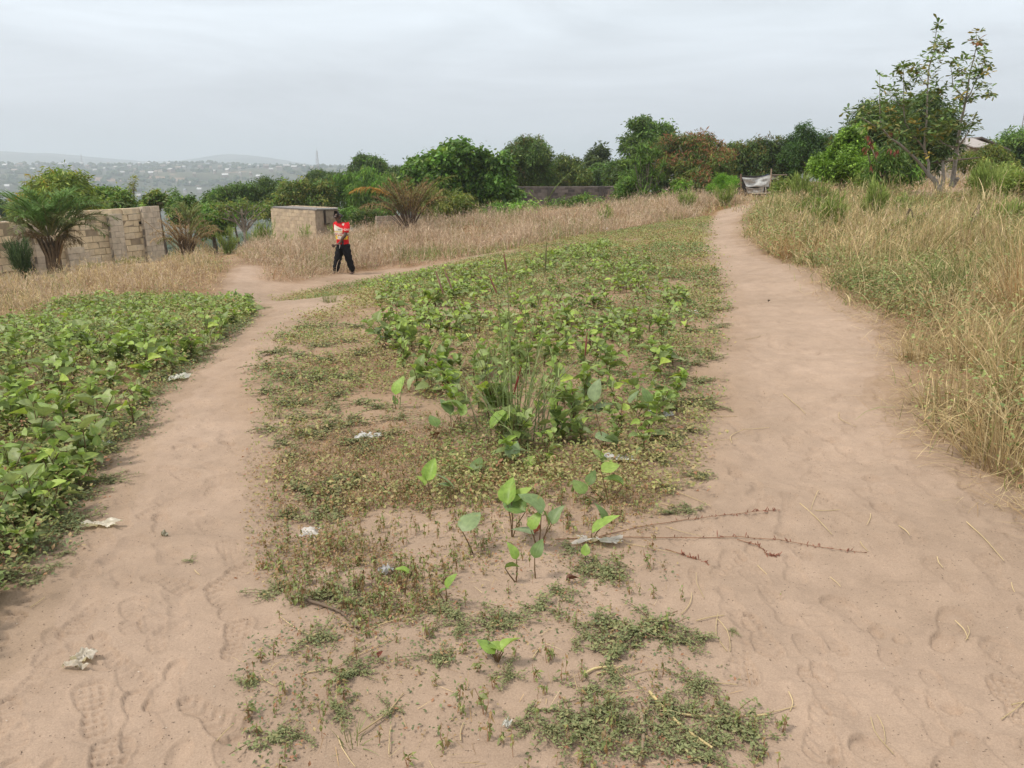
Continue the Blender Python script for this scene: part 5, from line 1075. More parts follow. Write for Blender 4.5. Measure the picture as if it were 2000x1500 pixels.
# ------------------------------------------------------------------ broad-leaved plants: prototypes, then copies
def leafy_mesh(g, hgt, nst, nl, L, tpls, fresh, st=None, lf=None, org=(0, 0, 0), grey=.65):
    st = st or MB(); lf = lf or MB(); org = np.array(org, float)
    for s in range(nst):
        a = g.uniform(0, 6.3); ln = g.uniform(.05, .5); h = hgt * g.uniform(.65, 1.1); tip = org + np.array([math.cos(a) * h * ln, math.sin(a) * h * ln, h]); md = (org + tip) / 2 + np.array([math.cos(a), math.sin(a), 0]) * -.02
        st.tube([org - [0, 0, .03], md, tip], [.0035, .003, .002], (.16, .11, .055), 4, False)
        n = max(2, int(round(nl / nst))); t = np.linspace(.35, 1, n); p = org * (1 - t[:, None]) + tip * t[:, None]; yaw = np.arange(n) * 2.6 + g.uniform(0, 6.3) + g.normal(size=n) * .4
        pit = g.uniform(-.15, .95, n) + .35 * (t - .5); sc = L * g.uniform(.65, 1.2, n) * (1.1 - .35 * (t > .9)); c = leaf_cols(g, n, fresh, grey); top = t > .92
        c[top] = c[top] * .4 + FRESH[g.integers(0, 3, top.sum())] * .6
        k = g.integers(0, len(tpls), n)
        for q in range(len(tpls)):
            m = k == q
            if m.any(): lf.scatter(tpls[q], p[m], yaw[m], pit[m], g.normal(size=m.sum()) * .45, sc[m], c[m], g.uniform(.85, 1.25, m.sum()))
    return st, lf
PROTO = []
for k in range(14):
    g = np.random.default_rng(100 + k); root = empty('leafy_plant', (0, 0, -3), 'x', 'plant')
    st, lf = leafy_mesh(g, g.uniform(.15, .24), int(g.integers(1, 4)), int(g.integers(7, 13)), g.uniform(.072, .098), BL, [.12, .25, .12, .08][k % 4])
    part(lf, 'foliage', M_BROAD, root, True); part(st, 'stem', M_STEM, root, True); PROTO.append(root)
_used = set()
def put_leafy(x, y, label, group, s=1.0):
    k = int(rng.integers(0, len(PROTO))); z = h1(x, y); rz = rng.uniform(0, 6.3)
    tl = (rng.normal() * .12, rng.normal() * .12)
    if k not in _used:
        _used.add(k); r = PROTO[k]; r.location = (x, y, z); r.rotation_euler = (tl[0], tl[1], rz); r.scale = (s, s, s); r['label'] = label; r['group'] = group
    else: copy_thing(PROTO[k], (x, y, z), rz, s, label, group, tl)
def field(poly, n_total, n_things, q, dmax, label, group, sc, stuff_label, fresh, thin=None, cluster=1.0):
    s = sample(poly, n_total * 3, q, dmax)
    dens = .5 + 1.3 * fbm(s[:, 0] / .8, s[:, 1] / .8, 55, 2) * cluster
    s = s[rng.random(len(s)) < np.clip(dens, .08, 1)][:n_total]
    if thin is not None: s = s[thin(s[:, 0], s[:, 1])]
    D = np.hypot(s[:, 0], s[:, 1]); vis = np.abs(s[:, 0]) < s[:, 1] * .66 + .1
    order = np.argsort(np.where(vis, D, 1e3)); things, rest = s[order[:n_things]], s[order[n_things:]]
    for p in things: put_leafy(p[0], p[1], label, group, sc * rng.uniform(.7, 1.25))
    st, lf = MB(), MB()
    for p in rest: leafy_mesh(rng, .19 * sc * rng.uniform(.7, 1.2), 2, int(rng.integers(5, 11)), .083 * sc, BLO, fresh, st, lf, p)
    o = lf.build('leafy_undergrowth', M_BROAD, None, True); tag(o, stuff_label, 'undergrowth', None, 'stuff')
    o = st.build('undergrowth_stems', M_STEM, None, True); tag(o, 'thin brown stems under the ' + stuff_label, 'stems', None, 'stuff')
field(P_LEFTFIELD, 1750, 165, .9, 15, 'broad leaved green plant in the dense patch left of the left footpath', 'leafy plants in the dense patch on the left', .98, 'dense low leafy growth along the left footpath', .14, None, .5)
field(P_LEAFY, 580, 130, .9, 20, 'broad leaved green plant in the middle patch between the two footpaths', 'leafy plants in the middle patch', .95, 'scattered leafy growth between the footpaths', .2, None, 1.0)
s = poly_w([(690, 560), (760, 545), (1000, 520), (1180, 470), (1200, 500), (1000, 560), (860, 600), (740, 600)])
field(s, 420, 6, 1.0, 24, 'broad leaved green plant in the far part of the middle patch', 'leafy plants in the middle patch', .9, 'far leafy growth near the dry grass', .3, None, 1.2)

field(poly_w([(1200, 480), (1330, 560), (1350, 640), (1340, 760), (1280, 880), (1180, 930), (1050, 940), (900, 900), (1000, 860), (1200, 860), (1290, 700), (1200, 560)]), 80, 20, .9, 20, 'broad leaved green plant near the left edge of the right footpath', 'leafy plants near the right footpath', .9, 'loose leafy growth near the right footpath', .25, None, 1.2)
# single young plants on the bare sand in front: every leaf its own part
def hand_plant(px, py, leaves, label):
    B = g1(px, py); D = B[1]; root = empty('young_plant', B, label, 'plant'); k = 1.0 / F_PX; g = np.random.default_rng(int(px * 7 + py))
    st = MB(); top = np.zeros(3)
    for i, (lx, ly, ln, ang, tone) in enumerate(leaves):
        dep = math.hypot(D, CAMZ) * k                                # metres per photo pixel here
        c = np.array([(lx - px) * dep, g.normal() * .02, (py - ly) * dep * 1.06]); L = ln * dep * .92; a = R(ang)
        ax = np.array([math.cos(a), .35 + .2 * g.normal(), math.sin(a) * .95]); ax /= np.linalg.norm(ax); b = c - ax * L * .5; b[2] = max(b[2], .006)
        col = {'f': FRESH, 'g': GREY_GREEN, 'm': MID_GREEN}[tone]; cc = (col[g.integers(0, len(col))] * g.uniform(.9, 1.15))[None]
        mb = MB(); mb.scatter(BL[int(g.integers(0, 3))], b[None], np.array([math.atan2(ax[1], ax[0])]), np.array([math.asin(ax[2])]), np.array([g.normal() * .3]), L, cc, np.array([g.uniform(1.0, 1.25)]))
        part(mb, 'leaf', M_BROAD, root, True)
        st.tube([(0, 0, -.01), b * .5 + [g.normal() * .004, 0, 0], b], [.003, .0026, .0018], (.17, .11, .055), 5, False)
    part(st, 'stem', M_STEM, root, True)
HP = [(843, 975, [(842, 918, 52, 75, 'f'), (826, 935, 28, 120, 'f')], 'young plant with one upright fresh green leaf, left of the others on bare sand'),
      (888, 990, [(880, 940, 50, 110, 'g'), (868, 945, 30, 150, 'g')], 'young plant with a greyish green leaf beside the upright fresh one'),
      (1000, 1052, [(994, 962, 62, 85, 'f'), (1003, 985, 62, 160, 'm'), (1010, 965, 45, 60, 'f')], 'young plant with large fresh leaves in front of the tall grass clump'),
      (1052, 1072, [(1040, 984, 62, 125, 'g'), (1040, 1012, 40, 80, 'f'), (1067, 1012, 40, 100, 'm'), (1085, 1005, 45, 65, 'g'), (1022, 1040, 50, 165, 'g')], 'young plant with spreading grey green leaves and red withered ones below'),
      (925, 1080, [(917, 1012, 56, 60, 'g')], 'young plant with a single long grey green leaf on bare sand'),
      (1150, 1060, [(1168, 1012, 60, 60, 'f'), (1180, 1005, 40, 100, 'm')], 'young plant with a pointed fresh leaf above the largest white scrap'),
      (1008, 1135, [(1006, 1076, 36, 100, 'f'), (1000, 1100, 30, 20, 'm')], 'small two leaved plant on bare sand below the spreading plant'),
      (1046, 1130, [(1047, 1072, 38, 80, 'm')], 'small single leaved plant right of the two leaved one'),
      (1143, 1095, [(1142, 1068, 26, 85, 'f')], 'tiny fresh plant just below the largest white scrap'),
      (1190, 985, [(1189, 910, 44, 20, 'f'), (1196, 932, 44, 150, 'm'), (1152, 932, 34, 75, 'm'), (1132, 946, 44, 120, 'm'), (1148, 975, 24, 100, 'm')], 'bushy young plant with fresh leaves right below the crumpled white bag'),
      (872, 1195, [(876, 1148, 32, 75, 'f'), (866, 1170, 26, 40, 'm')], 'little plant with one fresh leaf standing in the creeping weeds'),
      (790, 1160, [(788, 1111, 30, 150, 'f')], 'little plant with one flat fresh leaf among brown stems'),
      (972, 1292, [(993, 1250, 44, 40, 'f'), (955, 1256, 44, 130, 'f'), (968, 1262, 38, 150, 'f'), (946, 1262, 26, 200, 'm')], 'low rosette of fresh green leaves near the bottom of the picture'),
      (708, 1150, [(702, 1108, 30, 160, 'g')], 'small plant with a flat greyish leaf among the brown stems'),
      (774, 800, [(773, 758, 40, 85, 'f'), (770, 785, 24, 100, 'm')], 'upright narrow plant standing alone left of the middle patch'),
      (962, 865, [(964, 808, 52, 75, 'f'), (995, 808, 44, 65, 'm'), (988, 800, 36, 80, 'f')], 'plant with two upright pale leaves at the foot of the tall grass'),
      (880, 845, [(884, 790, 48, 150, 'm'), (872, 795, 44, 120, 'g'), (905, 800, 30, 70, 'f')], 'bushy plant with cupped leaves left of the tall grass clump'),
      (848, 870, [(849, 818, 36, 110, 'm')], 'dark curled leaf plant left of the tall grass clump'),
      (1005, 905, [(1003, 868, 46, 60, 'g'), (1035, 884, 34, 60, 'f')], 'plant with a long grey green leaf in front of the tall grass'),
      (935, 935, [(930, 905, 36, 80, 'm'), (918, 910, 24, 140, 'f')], 'short dark leaved plant between the tall grass and the fresh ones'),
      (1185, 885, [(1182, 848, 50, 10, 'g'), (1195, 860, 40, 330, 'g'), (1160, 765, 50, 80, 'g')], 'plant with broad grey leaves just above the crumpled white bag'),
      (1250, 830, [(1250, 796, 44, 170, 'm'), (1262, 770, 40, 100, 'm'), (1235, 775, 36, 60, 'g')], 'plant with drooping broad leaves beside the white bag near the right path'),
      (1148, 800, [(1150, 765, 46, 90, 'g'), (1175, 785, 44, 40, 'g'), (1125, 790, 40, 130, 'g'), (1160, 812, 44, 150, 'g'), (1190, 815, 40, 30, 'g')], 'largest grey green leafy plant right of the tall grass clump')]
for h in HP: hand_plant(*h)

# ------------------------------------------------------------------ creeping mats, seedlings
CREEP = []
for k in range(8):
    g = np.random.default_rng(300 + k); st, lf = MB(), MB()
    for j in range(int(g.integers(7, 12))):
        a = g.uniform(0, 6.3); L = g.uniform(.05, .17); n = 7; t = np.linspace(0, 1, n); cur = g.normal() * .7; p = np.stack([np.cos(a + cur * t) * L * t, np.sin(a + cur * t) * L * t, .006 + .02 * np.sin(t * 2.5) * g.random()], -1)
        st.tube(p, .0014, (.17, .11, .07), 3, False)
        for r in range(3):
            m = 13; u = g.random(m); b = np.stack([np.interp(u, t, p[:, i]) for i in range(3)], -1) + g.normal(size=(m, 3)) * [.006, .006, .004]
            c = np.array([(.21, .235, .105), (.24, .26, .12), (.18, .205, .09), (.27, .26, .12)])[g.integers(0, 4, m)] * g.uniform(.75, 1.25, (m, 1)); lf.scatter(SL, b, g.uniform(0, 6.3, m), g.uniform(-.2, .6, m), g.normal(size=m) * .5, g.uniform(.009, .018, m), c, g.uniform(.8, 1.1, m))
    root = empty('creeping_weed', (0, 0, -3), 'x', 'weed'); part(lf, 'foliage', M_LEAF, root); part(st, 'runners', M_STEM, root); CREEP.append(root)
_cu = set()
def put_creep(px, py, s, label, group=None, w=None):
    p = g1(px, py) if w is None else w; k = int(rng.integers(0, 8)); rz = rng.uniform(0, 6.3); loc = (p[0], p[1], p[2] + .002)
    if k not in _cu:
        _cu.add(k); r = CREEP[k]; r.location = loc; r.rotation_euler = (0, 0, rz); r.scale = (s, s, s * .9); r['label'] = label
        if group: r['group'] = group
    else:
        r = copy_thing(CREEP[k], loc, rz, (s, s, s * .9), label, group)
        if not group and 'group' in r: del r['group']
GC = 'creeping weed mats on the sand'
LM = 'flat grey green creeping weed spreading over the bare sand in the foreground'
for px, py, s in [(1180, 1225, 1.3), (1250, 1245, 1.4), (1210, 1270, 1.2), (1280, 1225, 1.1), (1150, 1245, .9), (1300, 1255, .8), (1000, 1215, 1.0), (1060, 1190, 1.0), (960, 1225, .9), (890, 1210, .9), (850, 1200, .8), (1090, 1160, .8), (1170, 1110, 1.2), (1190, 1130, .9), (1140, 1120, .8), (1115, 1075, .8), (1345, 1000, .8), (1310, 1003, .7),
                 (1375, 920, .9), (1350, 925, .7), (1310, 955, .9), (1350, 843, 1.1), (1330, 846, .8), (690, 1320, .9), (700, 1330, .6), (540, 1440, .9), (575, 1445, .5), (625, 1245, .9), (610, 1255, .6), (665, 1395, .7), (1120, 1415, 1.0), (1180, 1390, 1.1), (1150, 1440, .9), (1210, 1420, .8), (1080, 1425, .8), (1300, 1430, 1.0), (1350, 1445, 1.0), (1420, 1420, 1.1), (1470, 1440, .9), (1400, 1450, .8),
                 (1350, 1340, .9), (1370, 1350, .6), (1335, 1255, .8), (1375, 1250, .6), (1160, 1345, .8), (1200, 1330, .7), (900, 1225, .7), (1290, 1380, .7), (1330, 1395, .8), (1250, 1465, .9), (1380, 1480, 1.0), (850, 1290, .7), (870, 1300, .5), (540, 1150, .8), (520, 1160, .7), (660, 1160, 1.1), (690, 1180, .9), (620, 1165, .8), (750, 1200, .7), (490, 1335, .6), (1030, 1430, .6), (760, 1390, .5), (1000, 1330, .6), (1430, 1235, .3), (70, 1135, .5), (370, 1093, .01 + .35), (130, 1080, .6), (100, 1110, .5)]:
    put_creep(px, py, s * .97, LM, GC)
for px, py, s in [(560, 1000, 1.0), (620, 1000, 1.0), (600, 960, 1.2), (650, 950, 1.2), (690, 940, 1.0), (640, 990, 1.0), (570, 900, .9), (560, 870, 1.0), (530, 840, 1.0), (600, 850, 1.2), (640, 840, 1.3), (680, 830, 1.3), (590, 820, 1.2), (700, 860, 1.2), (640, 800, 1.3), (590, 790, 1.2), (560, 780, 1.1), (520, 770, 1.2), (600, 760, 1.3), (660, 770, 1.3), (700, 790, 1.2), (620, 740, 1.3), (560, 740, 1.3), (520, 720, 1.3), (680, 740, 1.3), (640, 710, 1.3), (580, 700, 1.4), (540, 690, 1.4), (700, 700, 1.3), (620, 680, 1.4), (570, 660, 1.4), (680, 670, 1.4), (640, 640, 1.4), (700, 640, 1.4), (600, 640, 1.3), (740, 800, 1.1), (760, 850, 1.0), (780, 820, 1.0), (720, 880, 1.0)]:
    put_creep(px, py, s * 1.15, 'dense creeping weed mat right of the left footpath', 'weed mats beside the left footpath')
for px, py, s in [(1395, 590, 1.3), (1405, 605, 1.2), (1380, 560, 1.3), (1410, 640, 1.0), (1385, 650, 1.3), (1370, 690, 1.2), (1350, 720, 1.2), (1330, 740, 1.2), (1370, 745, 1.1), (1390, 705, 1.0), (1380, 780, 1.0), (1350, 790, 1.1), (1320, 800, 1.0), (1390, 790, .8), (1300, 850, .9), (1290, 900, .9), (1320, 870, .8), (1370, 620, 1.3), (1350, 650, 1.2), (1400, 560, 1.2), (1390, 530, 1.3)]:
    put_creep(px, py, s * 1.2, 'creeping weed mat along the left edge of the right footpath', 'weed mats beside the right footpath')
for px, py, s in [(190, 945, 1.0), (160, 975, 1.0), (225, 940, .7), (130, 1015, 1.0), (100, 1040, 1.0), (150, 1030, .8), (200, 880, .9), (240, 850, .9), (255, 810, 1.0), (280, 785, 1.0), (300, 770, .8), (270, 840, .8), (310, 740, .9), (400, 690, 1.0), (370, 700, 1.0), (440, 660, 1.1), (470, 640, 1.1), (490, 615, 1.2), (510, 605, 1.1), (460, 625, 1.2), (40, 1080, 1.0), (20, 1130, 1.0), (60, 1060, .9), (420, 680, .9)]:
    put_creep(px, py, s * 1.15, 'creeping weed mat fringing the leafy patch on the left', 'weed mats fringing the left patch')

def seedling_mesh(g, st, lf, org, h, dry):
    a = g.uniform(0, 6.3); ln = g.uniform(0, .35); tip = np.array([math.cos(a) * h * ln, math.sin(a) * h * ln, h]); org = np.asarray(org, float)
    st.tube([org - [0, 0, .01], org + tip * .5 + g.normal(size=3) * .003, org + tip], [.0012, .001, .0008], (.34, .19, .11), 3, False)
    n = int(g.integers(4, 8)); t = g.uniform(.35, 1.02, n); yaw = g.uniform(0, 6.3, n)
    cg = np.array([(.22, .26, .085), (.19, .235, .075), (.26, .285, .095), (.21, .235, .10)]); cd = np.array([(.30, .19, .085), (.27, .2, .10), (.35, .25, .13)])
    c = np.where((g.random(n) < dry)[:, None], cd[g.integers(0, 3, n)], cg[g.integers(0, 4, n)]) * g.uniform(.8, 1.2, (n, 1))
    lf.scatter(SLD, org + tip * t[:, None] + g.normal(size=(n, 3)) * .003, yaw, g.uniform(-1.1, .5, n), g.normal(size=n) * .4, g.uniform(.012, .027, n), c, g.uniform(.8, 1.1, n))
SEED = []
for k in range(10):
    g = np.random.default_rng(400 + k); st, lf = MB(), MB()
    for j in range(int(g.integers(1, 4))): seedling_mesh(g, st, lf, (g.normal() * .004, g.normal() * .004, 0), g.uniform(.03, .085), .3)
    root = empty('weed_seedling', (0, 0, -3), 'x', 'weed'); part(lf, 'foliage', M_LEAF, root); part(st, 'stem', M_STEM, root); SEED.append(root)
_su = set()
def put_seed(w, s, label, group):
    k = int(rng.integers(0, 10)); rz = rng.uniform(0, 6.3); loc = tuple(float(a) for a in w)
    if k not in _su:
        _su.add(k); r = SEED[k]; r.location = loc; r.rotation_euler = (0, 0, rz); r.scale = (s,) * 3; r['label'] = label; r['group'] = group
    else: copy_thing(SEED[k], loc, rz, s, label, group)
sb = sample(P_BROWN, 2200, .8, 6); sb = sb[np.argsort(sb[:, 1] + rng.uniform(0, 1.6, len(sb)))]
sb = sb[rng.random(len(sb)) < np.clip(.6 + 1.3 * fbm(sb[:, 0] / .35, sb[:, 1] / .35, 33, 2), .15, 1)]
for p in sb[:170]: put_seed(p, rng.uniform(.6, 1.05), 'spindly weed seedling with a reddish stem and drooping leaves in the brownish patch', 'weed seedlings in the brownish patch')
sf = sample(P_FRONT, 380, .6, 4); sf = sf[rng.random(len(sf)) < np.clip(.6 + 1.4 * fbm(sf[:, 0] / .3, sf[:, 1] / .3, 34, 2), .1, 1)]
for p in sf[:180]: put_seed(p, rng.uniform(.45, 1.0), 'little weed seedling on the bare sand in the foreground', 'weed seedlings in the foreground')
for px, py, s in [(492, 1335, 1.0), (955, 1460, 1.2), (945, 1400, 1.2), (1180, 1470, 1.2), (1530, 1430, 1.0), (900, 1400, 1.1), (1275, 1075, 1.2), (1265, 1110, 1.0), (1330, 1170, .8), (1525, 1170, .5), (1100, 1330, .9), (835, 1260, 1.0), (700, 1290, 1.0), (590, 1180, 1.2), (650, 1330, 1.0), (850, 1350, .7), (720, 1250, 1.2)]:
    put_seed(g1(px, py), s, 'taller weed seedling on the bare sand near the bottom of the picture', 'taller seedlings near the bottom')
st, lf = MB(), MB()
for p in sb[170:]: seedling_mesh(rng, st, lf, p, rng.uniform(.03, .07), .4)
for p in sample(P_CENTRE, 900, 1.1, 16): 
    if rng.random() < .8: seedling_mesh(rng, st, lf, p, rng.uniform(.05, .14), .22)
for p in sample(P_LEFTFIELD, 500, 1.0, 10): seedling_mesh(rng, st, lf, p, rng.uniform(.05, .16), .15)
o = lf.build('small_weeds', M_LEAF); tag(o, 'small withering weeds filling the ground between the plants', 'weeds', None, 'stuff'); o = st.build('weed_stems', M_STEM); tag(o, 'thin reddish stems of the small weeds', 'stems', None, 'stuff')

# ------------------------------------------------------------------ small-leaved ground cover
def cover(poly, n, q, dmax, L, hgt, cols, dry, nl, label, seed, thr=-.1, nscale=.7, soft=0.0, tfun=lambda y: 0 * y):
    s = sample(poly, n, q, dmax, soft); s = s[rng.random(len(s)) < np.clip(.55 + 3.0 * (fbm(s[:, 0] / nscale, s[:, 1] / nscale, seed, 3) - thr - tfun(s[:, 1])), .03, 1)]
    D = np.hypot(s[:, 0], s[:, 1]); k = np.clip(D / 6, 1, 2.6); M = len(s) * nl; pos = np.repeat(s, nl, 0); kk = np.repeat(k, nl)
    pos = pos + np.stack([rng.normal(size=M) * .03 * kk, rng.normal(size=M) * .03 * kk, rng.random(M) ** 1.3 * hgt], -1)
    cols = np.array(cols); patch = np.repeat(np.clip(.5 + 1.2 * fbm(s[:, 0] / 1.1, s[:, 1] / 1.1, seed + 7, 2), 0, .999), nl)
    ci = np.clip((patch * len(cols) + rng.normal(size=M) * .8).astype(int), 0, len(cols) - 1); c = cols[ci] * rng.uniform(.7, 1.25, (M, 1))
    m = rng.random(M) < dry; c[m] = np.array([(.33, .22, .11), (.40, .31, .16), (.32, .16, .09)])[rng.integers(0, 3, m.sum())]
    mb = MB(); mb.scatter(SL, pos, rng.uniform(0, 6.3, M), rng.uniform(-.4, .9, M), rng.normal(size=M) * .5, L * rng.uniform(.6, 1.3, M) * kk ** .6, c, rng.uniform(.8, 1.2, M))
    o = mb.build('ground_cover', M_LEAF); tag(o, label, 'ground cover', None, 'stuff')
GCOL = [(.18, .235, .085), (.235, .275, .09), (.29, .305, .105), (.34, .31, .13)]
cover(P_CENTRE, 42000, .85, 36, .024, .09, GCOL, .20, 6, 'low small leaved ground cover between the footpaths', 71, -.30, .8, .12, lambda y: .27 * (1 - smooth(5.5, 13, y)))
cover(P_LEFTFIELD, 18000, .9, 16, .024, .15, GCOL[:3], .15, 7, 'low ground cover under the leafy patch on the left', 73, -.4, .6, .05)
cover(poly_w([(500, 900), (560, 850), (800, 800), (1000, 880), (1290, 930), (1290, 1010), (1180, 1050), (1000, 1040), (900, 1120), (830, 1210), (700, 1240), (560, 1190), (495, 1110), (490, 1030)]), 5200, .7, 8, .014, .035, [(.19, .21, .08), (.24, .22, .085), (.30, .21, .10)], .5, 6, 'sparse withered ground cover of the brownish patch', 75, -.10, .35, .12)
cover(P_FRONT, 1500, .5, 5, .013, .02, [(.15, .18, .08), (.14, .18, .09)], .4, 5, 'tiny scattered weeds on the sand in the foreground', 76, .06, .22)
cover(poly_w([(490, 605), (470, 640), (400, 700), (300, 785), (245, 850), (185, 930), (120, 1035), (60, 1090), (0, 1160), (-10, 1130), (60, 1050), (180, 900), (260, 800), (380, 680), (440, 620)]), 2200, .8, 14, .018, .04, [(.15, .19, .085), (.175, .22, .095)], .15, 7, 'dark creeping fringe of the leafy patch on the left', 78, -.15, .4, .07)

# ------------------------------------------------------------------ dry grass
PINK = np.array([(.56, .43, .31), (.50, .38, .275), (.62, .50, .365), (.44, .33, .235)])
STRAW = np.array([(.59, .46, .245), (.51, .39, .205), (.66, .54, .31), (.41, .30, .16)])
GRN = np.array([(.20, .25, .085), (.25, .285, .10), (.29, .30, .11), (.16, .22, .075)])
def dry_grass(poly, n, q, dmax, hgt, colsets, greenf, label, seed, wid=.004, pan=5, lean=.25, bend=.6, dens=(.55, 1.4), fringe=.1):
    s = sample(poly, n, q, dmax, fringe); s = s[rng.random(len(s)) < np.clip(dens[0] + dens[1] * fbm(s[:, 0] / 1.3, s[:, 1] / 1.3, seed, 3), .05, 1)]
    ef = edge_fade(poly, s[:, 0], s[:, 1]); kp = rng.random(len(s)) < .25 + .75 * ef; s, ef = s[kp], ef[kp]
    n = len(s); D = np.hypot(s[:, 0], s[:, 1]); gf = np.clip(greenf + 1.3 * fbm(s[:, 0] / 1.4, s[:, 1] / 1.4, seed + 3, 3), 0, 1)
    isg = rng.random(n) < gf; c = colsets[rng.integers(0, len(colsets), n)].copy(); c[isg] = GRN[rng.integers(0, 4, isg.sum())]; c *= rng.uniform(.7, 1.2, (n, 1))
    h = hgt * rng.uniform(.4, 1.2, n) * (1 + 1.1 * fbm(s[:, 0] / .9, s[:, 1] / .9, seed + 5, 2)) * (.4 + .6 * ef); h[isg] *= .75
    mb = MB(); w = wid * np.clip(D / 9, .8, 3.0) * rng.uniform(.6, 1.5, n)
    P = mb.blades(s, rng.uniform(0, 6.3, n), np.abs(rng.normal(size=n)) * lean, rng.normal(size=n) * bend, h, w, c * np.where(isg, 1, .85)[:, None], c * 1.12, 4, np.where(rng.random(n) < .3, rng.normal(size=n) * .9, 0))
    if pan:                                   # airy seed heads: short hair-thin side stalks round the upper half
        m = np.nonzero(~isg)[0]; k = pan; idx = np.repeat(m, k); t = rng.integers(1, 5, len(idx)); b = P[idx, t] + rng.normal(size=(len(idx), 3)) * .02
        mb.blades(b, rng.uniform(0, 6.3, len(idx)), rng.uniform(.3, 1.5, len(idx)), rng.normal(size=len(idx)) * .5, h[idx] * rng.uniform(.10, .26, len(idx)), w[idx] * .9, c[idx], c[idx] * 1.2, 2)
    o = mb.build('dry_grass', M_GRASS); tag(o, label, 'grass', None, 'stuff')
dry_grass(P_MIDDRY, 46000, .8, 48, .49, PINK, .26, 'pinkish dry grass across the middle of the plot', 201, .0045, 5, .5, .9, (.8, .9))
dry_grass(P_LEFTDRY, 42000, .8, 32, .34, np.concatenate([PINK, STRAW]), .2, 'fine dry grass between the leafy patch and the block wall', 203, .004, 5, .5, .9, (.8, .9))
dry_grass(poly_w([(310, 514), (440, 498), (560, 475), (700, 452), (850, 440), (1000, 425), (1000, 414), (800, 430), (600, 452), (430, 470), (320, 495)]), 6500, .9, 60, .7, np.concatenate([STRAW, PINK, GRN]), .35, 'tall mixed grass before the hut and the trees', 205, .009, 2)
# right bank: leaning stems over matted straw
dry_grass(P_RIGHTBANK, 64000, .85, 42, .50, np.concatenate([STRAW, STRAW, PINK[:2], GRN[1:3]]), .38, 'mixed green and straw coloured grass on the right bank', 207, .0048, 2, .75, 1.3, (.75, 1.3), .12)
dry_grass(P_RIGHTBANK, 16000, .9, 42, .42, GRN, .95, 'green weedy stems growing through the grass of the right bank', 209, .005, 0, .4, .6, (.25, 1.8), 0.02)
_HT = np.array([(3.5, 38.5), (9, 39), (11.5, 47), (14, 52), (24, 60), (50, 60), (60, 40), (46, 22), (24, 14), (13.5, 16), (11, 22)], float)
dry_grass(_HT, 22000, .7, 60, .42, np.concatenate([STRAW, PINK]), .2, 'dry grass on the slope beyond the sparse tree', 231, .008, 3, .5, .9, (.8, .9))
BCOL = [(.22, .29, .095), (.27, .33, .11), (.31, .335, .13), (.19, .25, .09)]
cover(P_RIGHTBANK, 7500, .9, 30, .030, .42, BCOL, .12, 8, 'leafy green weeds tangled in the grass of the right bank', 241, .12, 1.2)
cover(poly_w([(1490, 480), (1560, 505), (1640, 560), (1760, 620), (1800, 640), (1830, 600), (1700, 520), (1600, 480), (1500, 460)]), 2600, .9, 20, .024, .16, BCOL, .2, 7, 'low green weeds along the upper edge of the right footpath', 243, -.15, .6, .1)
cover(P_MIDDRY, 3000, .9, 44, .03, .25, BCOL, .2, 6, 'green weeds at the foot of the middle dry grass', 245, .15, 1.5)
cover(P_LEFTDRY, 2500, .9, 30, .03, .25, BCOL, .2, 6, 'green weeds in the left dry grass', 247, .15, 1.5)
def straw_mat(poly, n, q, dmax, L, zr, label, seed, dens=(.6, 1.2), fringe=.12, w=.0035):
    s = sample(poly, n, q, dmax, fringe); s = s[rng.random(len(s)) < np.clip(dens[0] + dens[1] * fbm(s[:, 0] / .9, s[:, 1] / .9, seed, 3), .04, 1)]; n = len(s)
    s[:, 2] += rng.random(n) ** 1.8 * zr + .006; c = STRAW[rng.integers(0, 4, n)] * rng.uniform(.6, 1.15, (n, 1)); m = rng.random(n) < .25; c[m] *= np.array([.8, .68, .6])
    mb = MB(); D = np.hypot(s[:, 0], s[:, 1]); mb.blades(s, rng.uniform(0, 6.3, n), rng.uniform(1.15, 1.75, n), rng.normal(size=n) * .35, L * rng.uniform(.35, 1.2, n), w * np.clip(D / 7, .85, 2.5), c, c * 1.1, 3, rng.normal(size=n) * .25)
    o = mb.build('straw_litter', M_GRASS); tag(o, label, 'straw', None, 'stuff')
straw_mat(P_RIGHTBANK, 62000, .9, 34, .26, .26, 'matted fallen straw on the right bank', 211)
edge = poly_w([(1560, 518), (1650, 592), (1770, 640), (1790, 690), (1765, 770), (1805, 838), (1890, 885), (1970, 950), (2200, 1040), (2160, 1090), (1950, 985), (1860, 925), (1780, 860), (1735, 780), (1752, 690), (1740, 655), (1630, 602), (1540, 530)])
straw_mat(edge, 6000, .7, 12, .16, .03, 'loose straw strewn along the edge of the right footpath', 213, (.5, 1.5), .10, .003)
straw_mat(P_MIDDRY, 15000, .8, 48, .34, .30, 'tangle of fallen stems in the middle dry grass', 221, (.8, .6), .08, .004); straw_mat(P_LEFTDRY, 14000, .8, 32, .28, .22, 'tangle of fallen stems in the left dry grass', 223, (.8, .6), .08, .004)
straw_mat(P_BROWN, 1500, .6, 8, .07, .006, 'thin dead stalks lying in the brownish patch', 215, (.6, 1.0), .03, .0022)
straw_mat(P_FRONT, 480, .5, 6, .075, .004, 'thin dead stalks lying on the sand in the foreground', 217, (.6, 1.0), .05, .002)
straw_mat(P_CENTRE, 1500, 1.0, 16, .09, .02, 'thin dead stalks among the ground cover', 219, (.6, 1.0), .03, .0025)

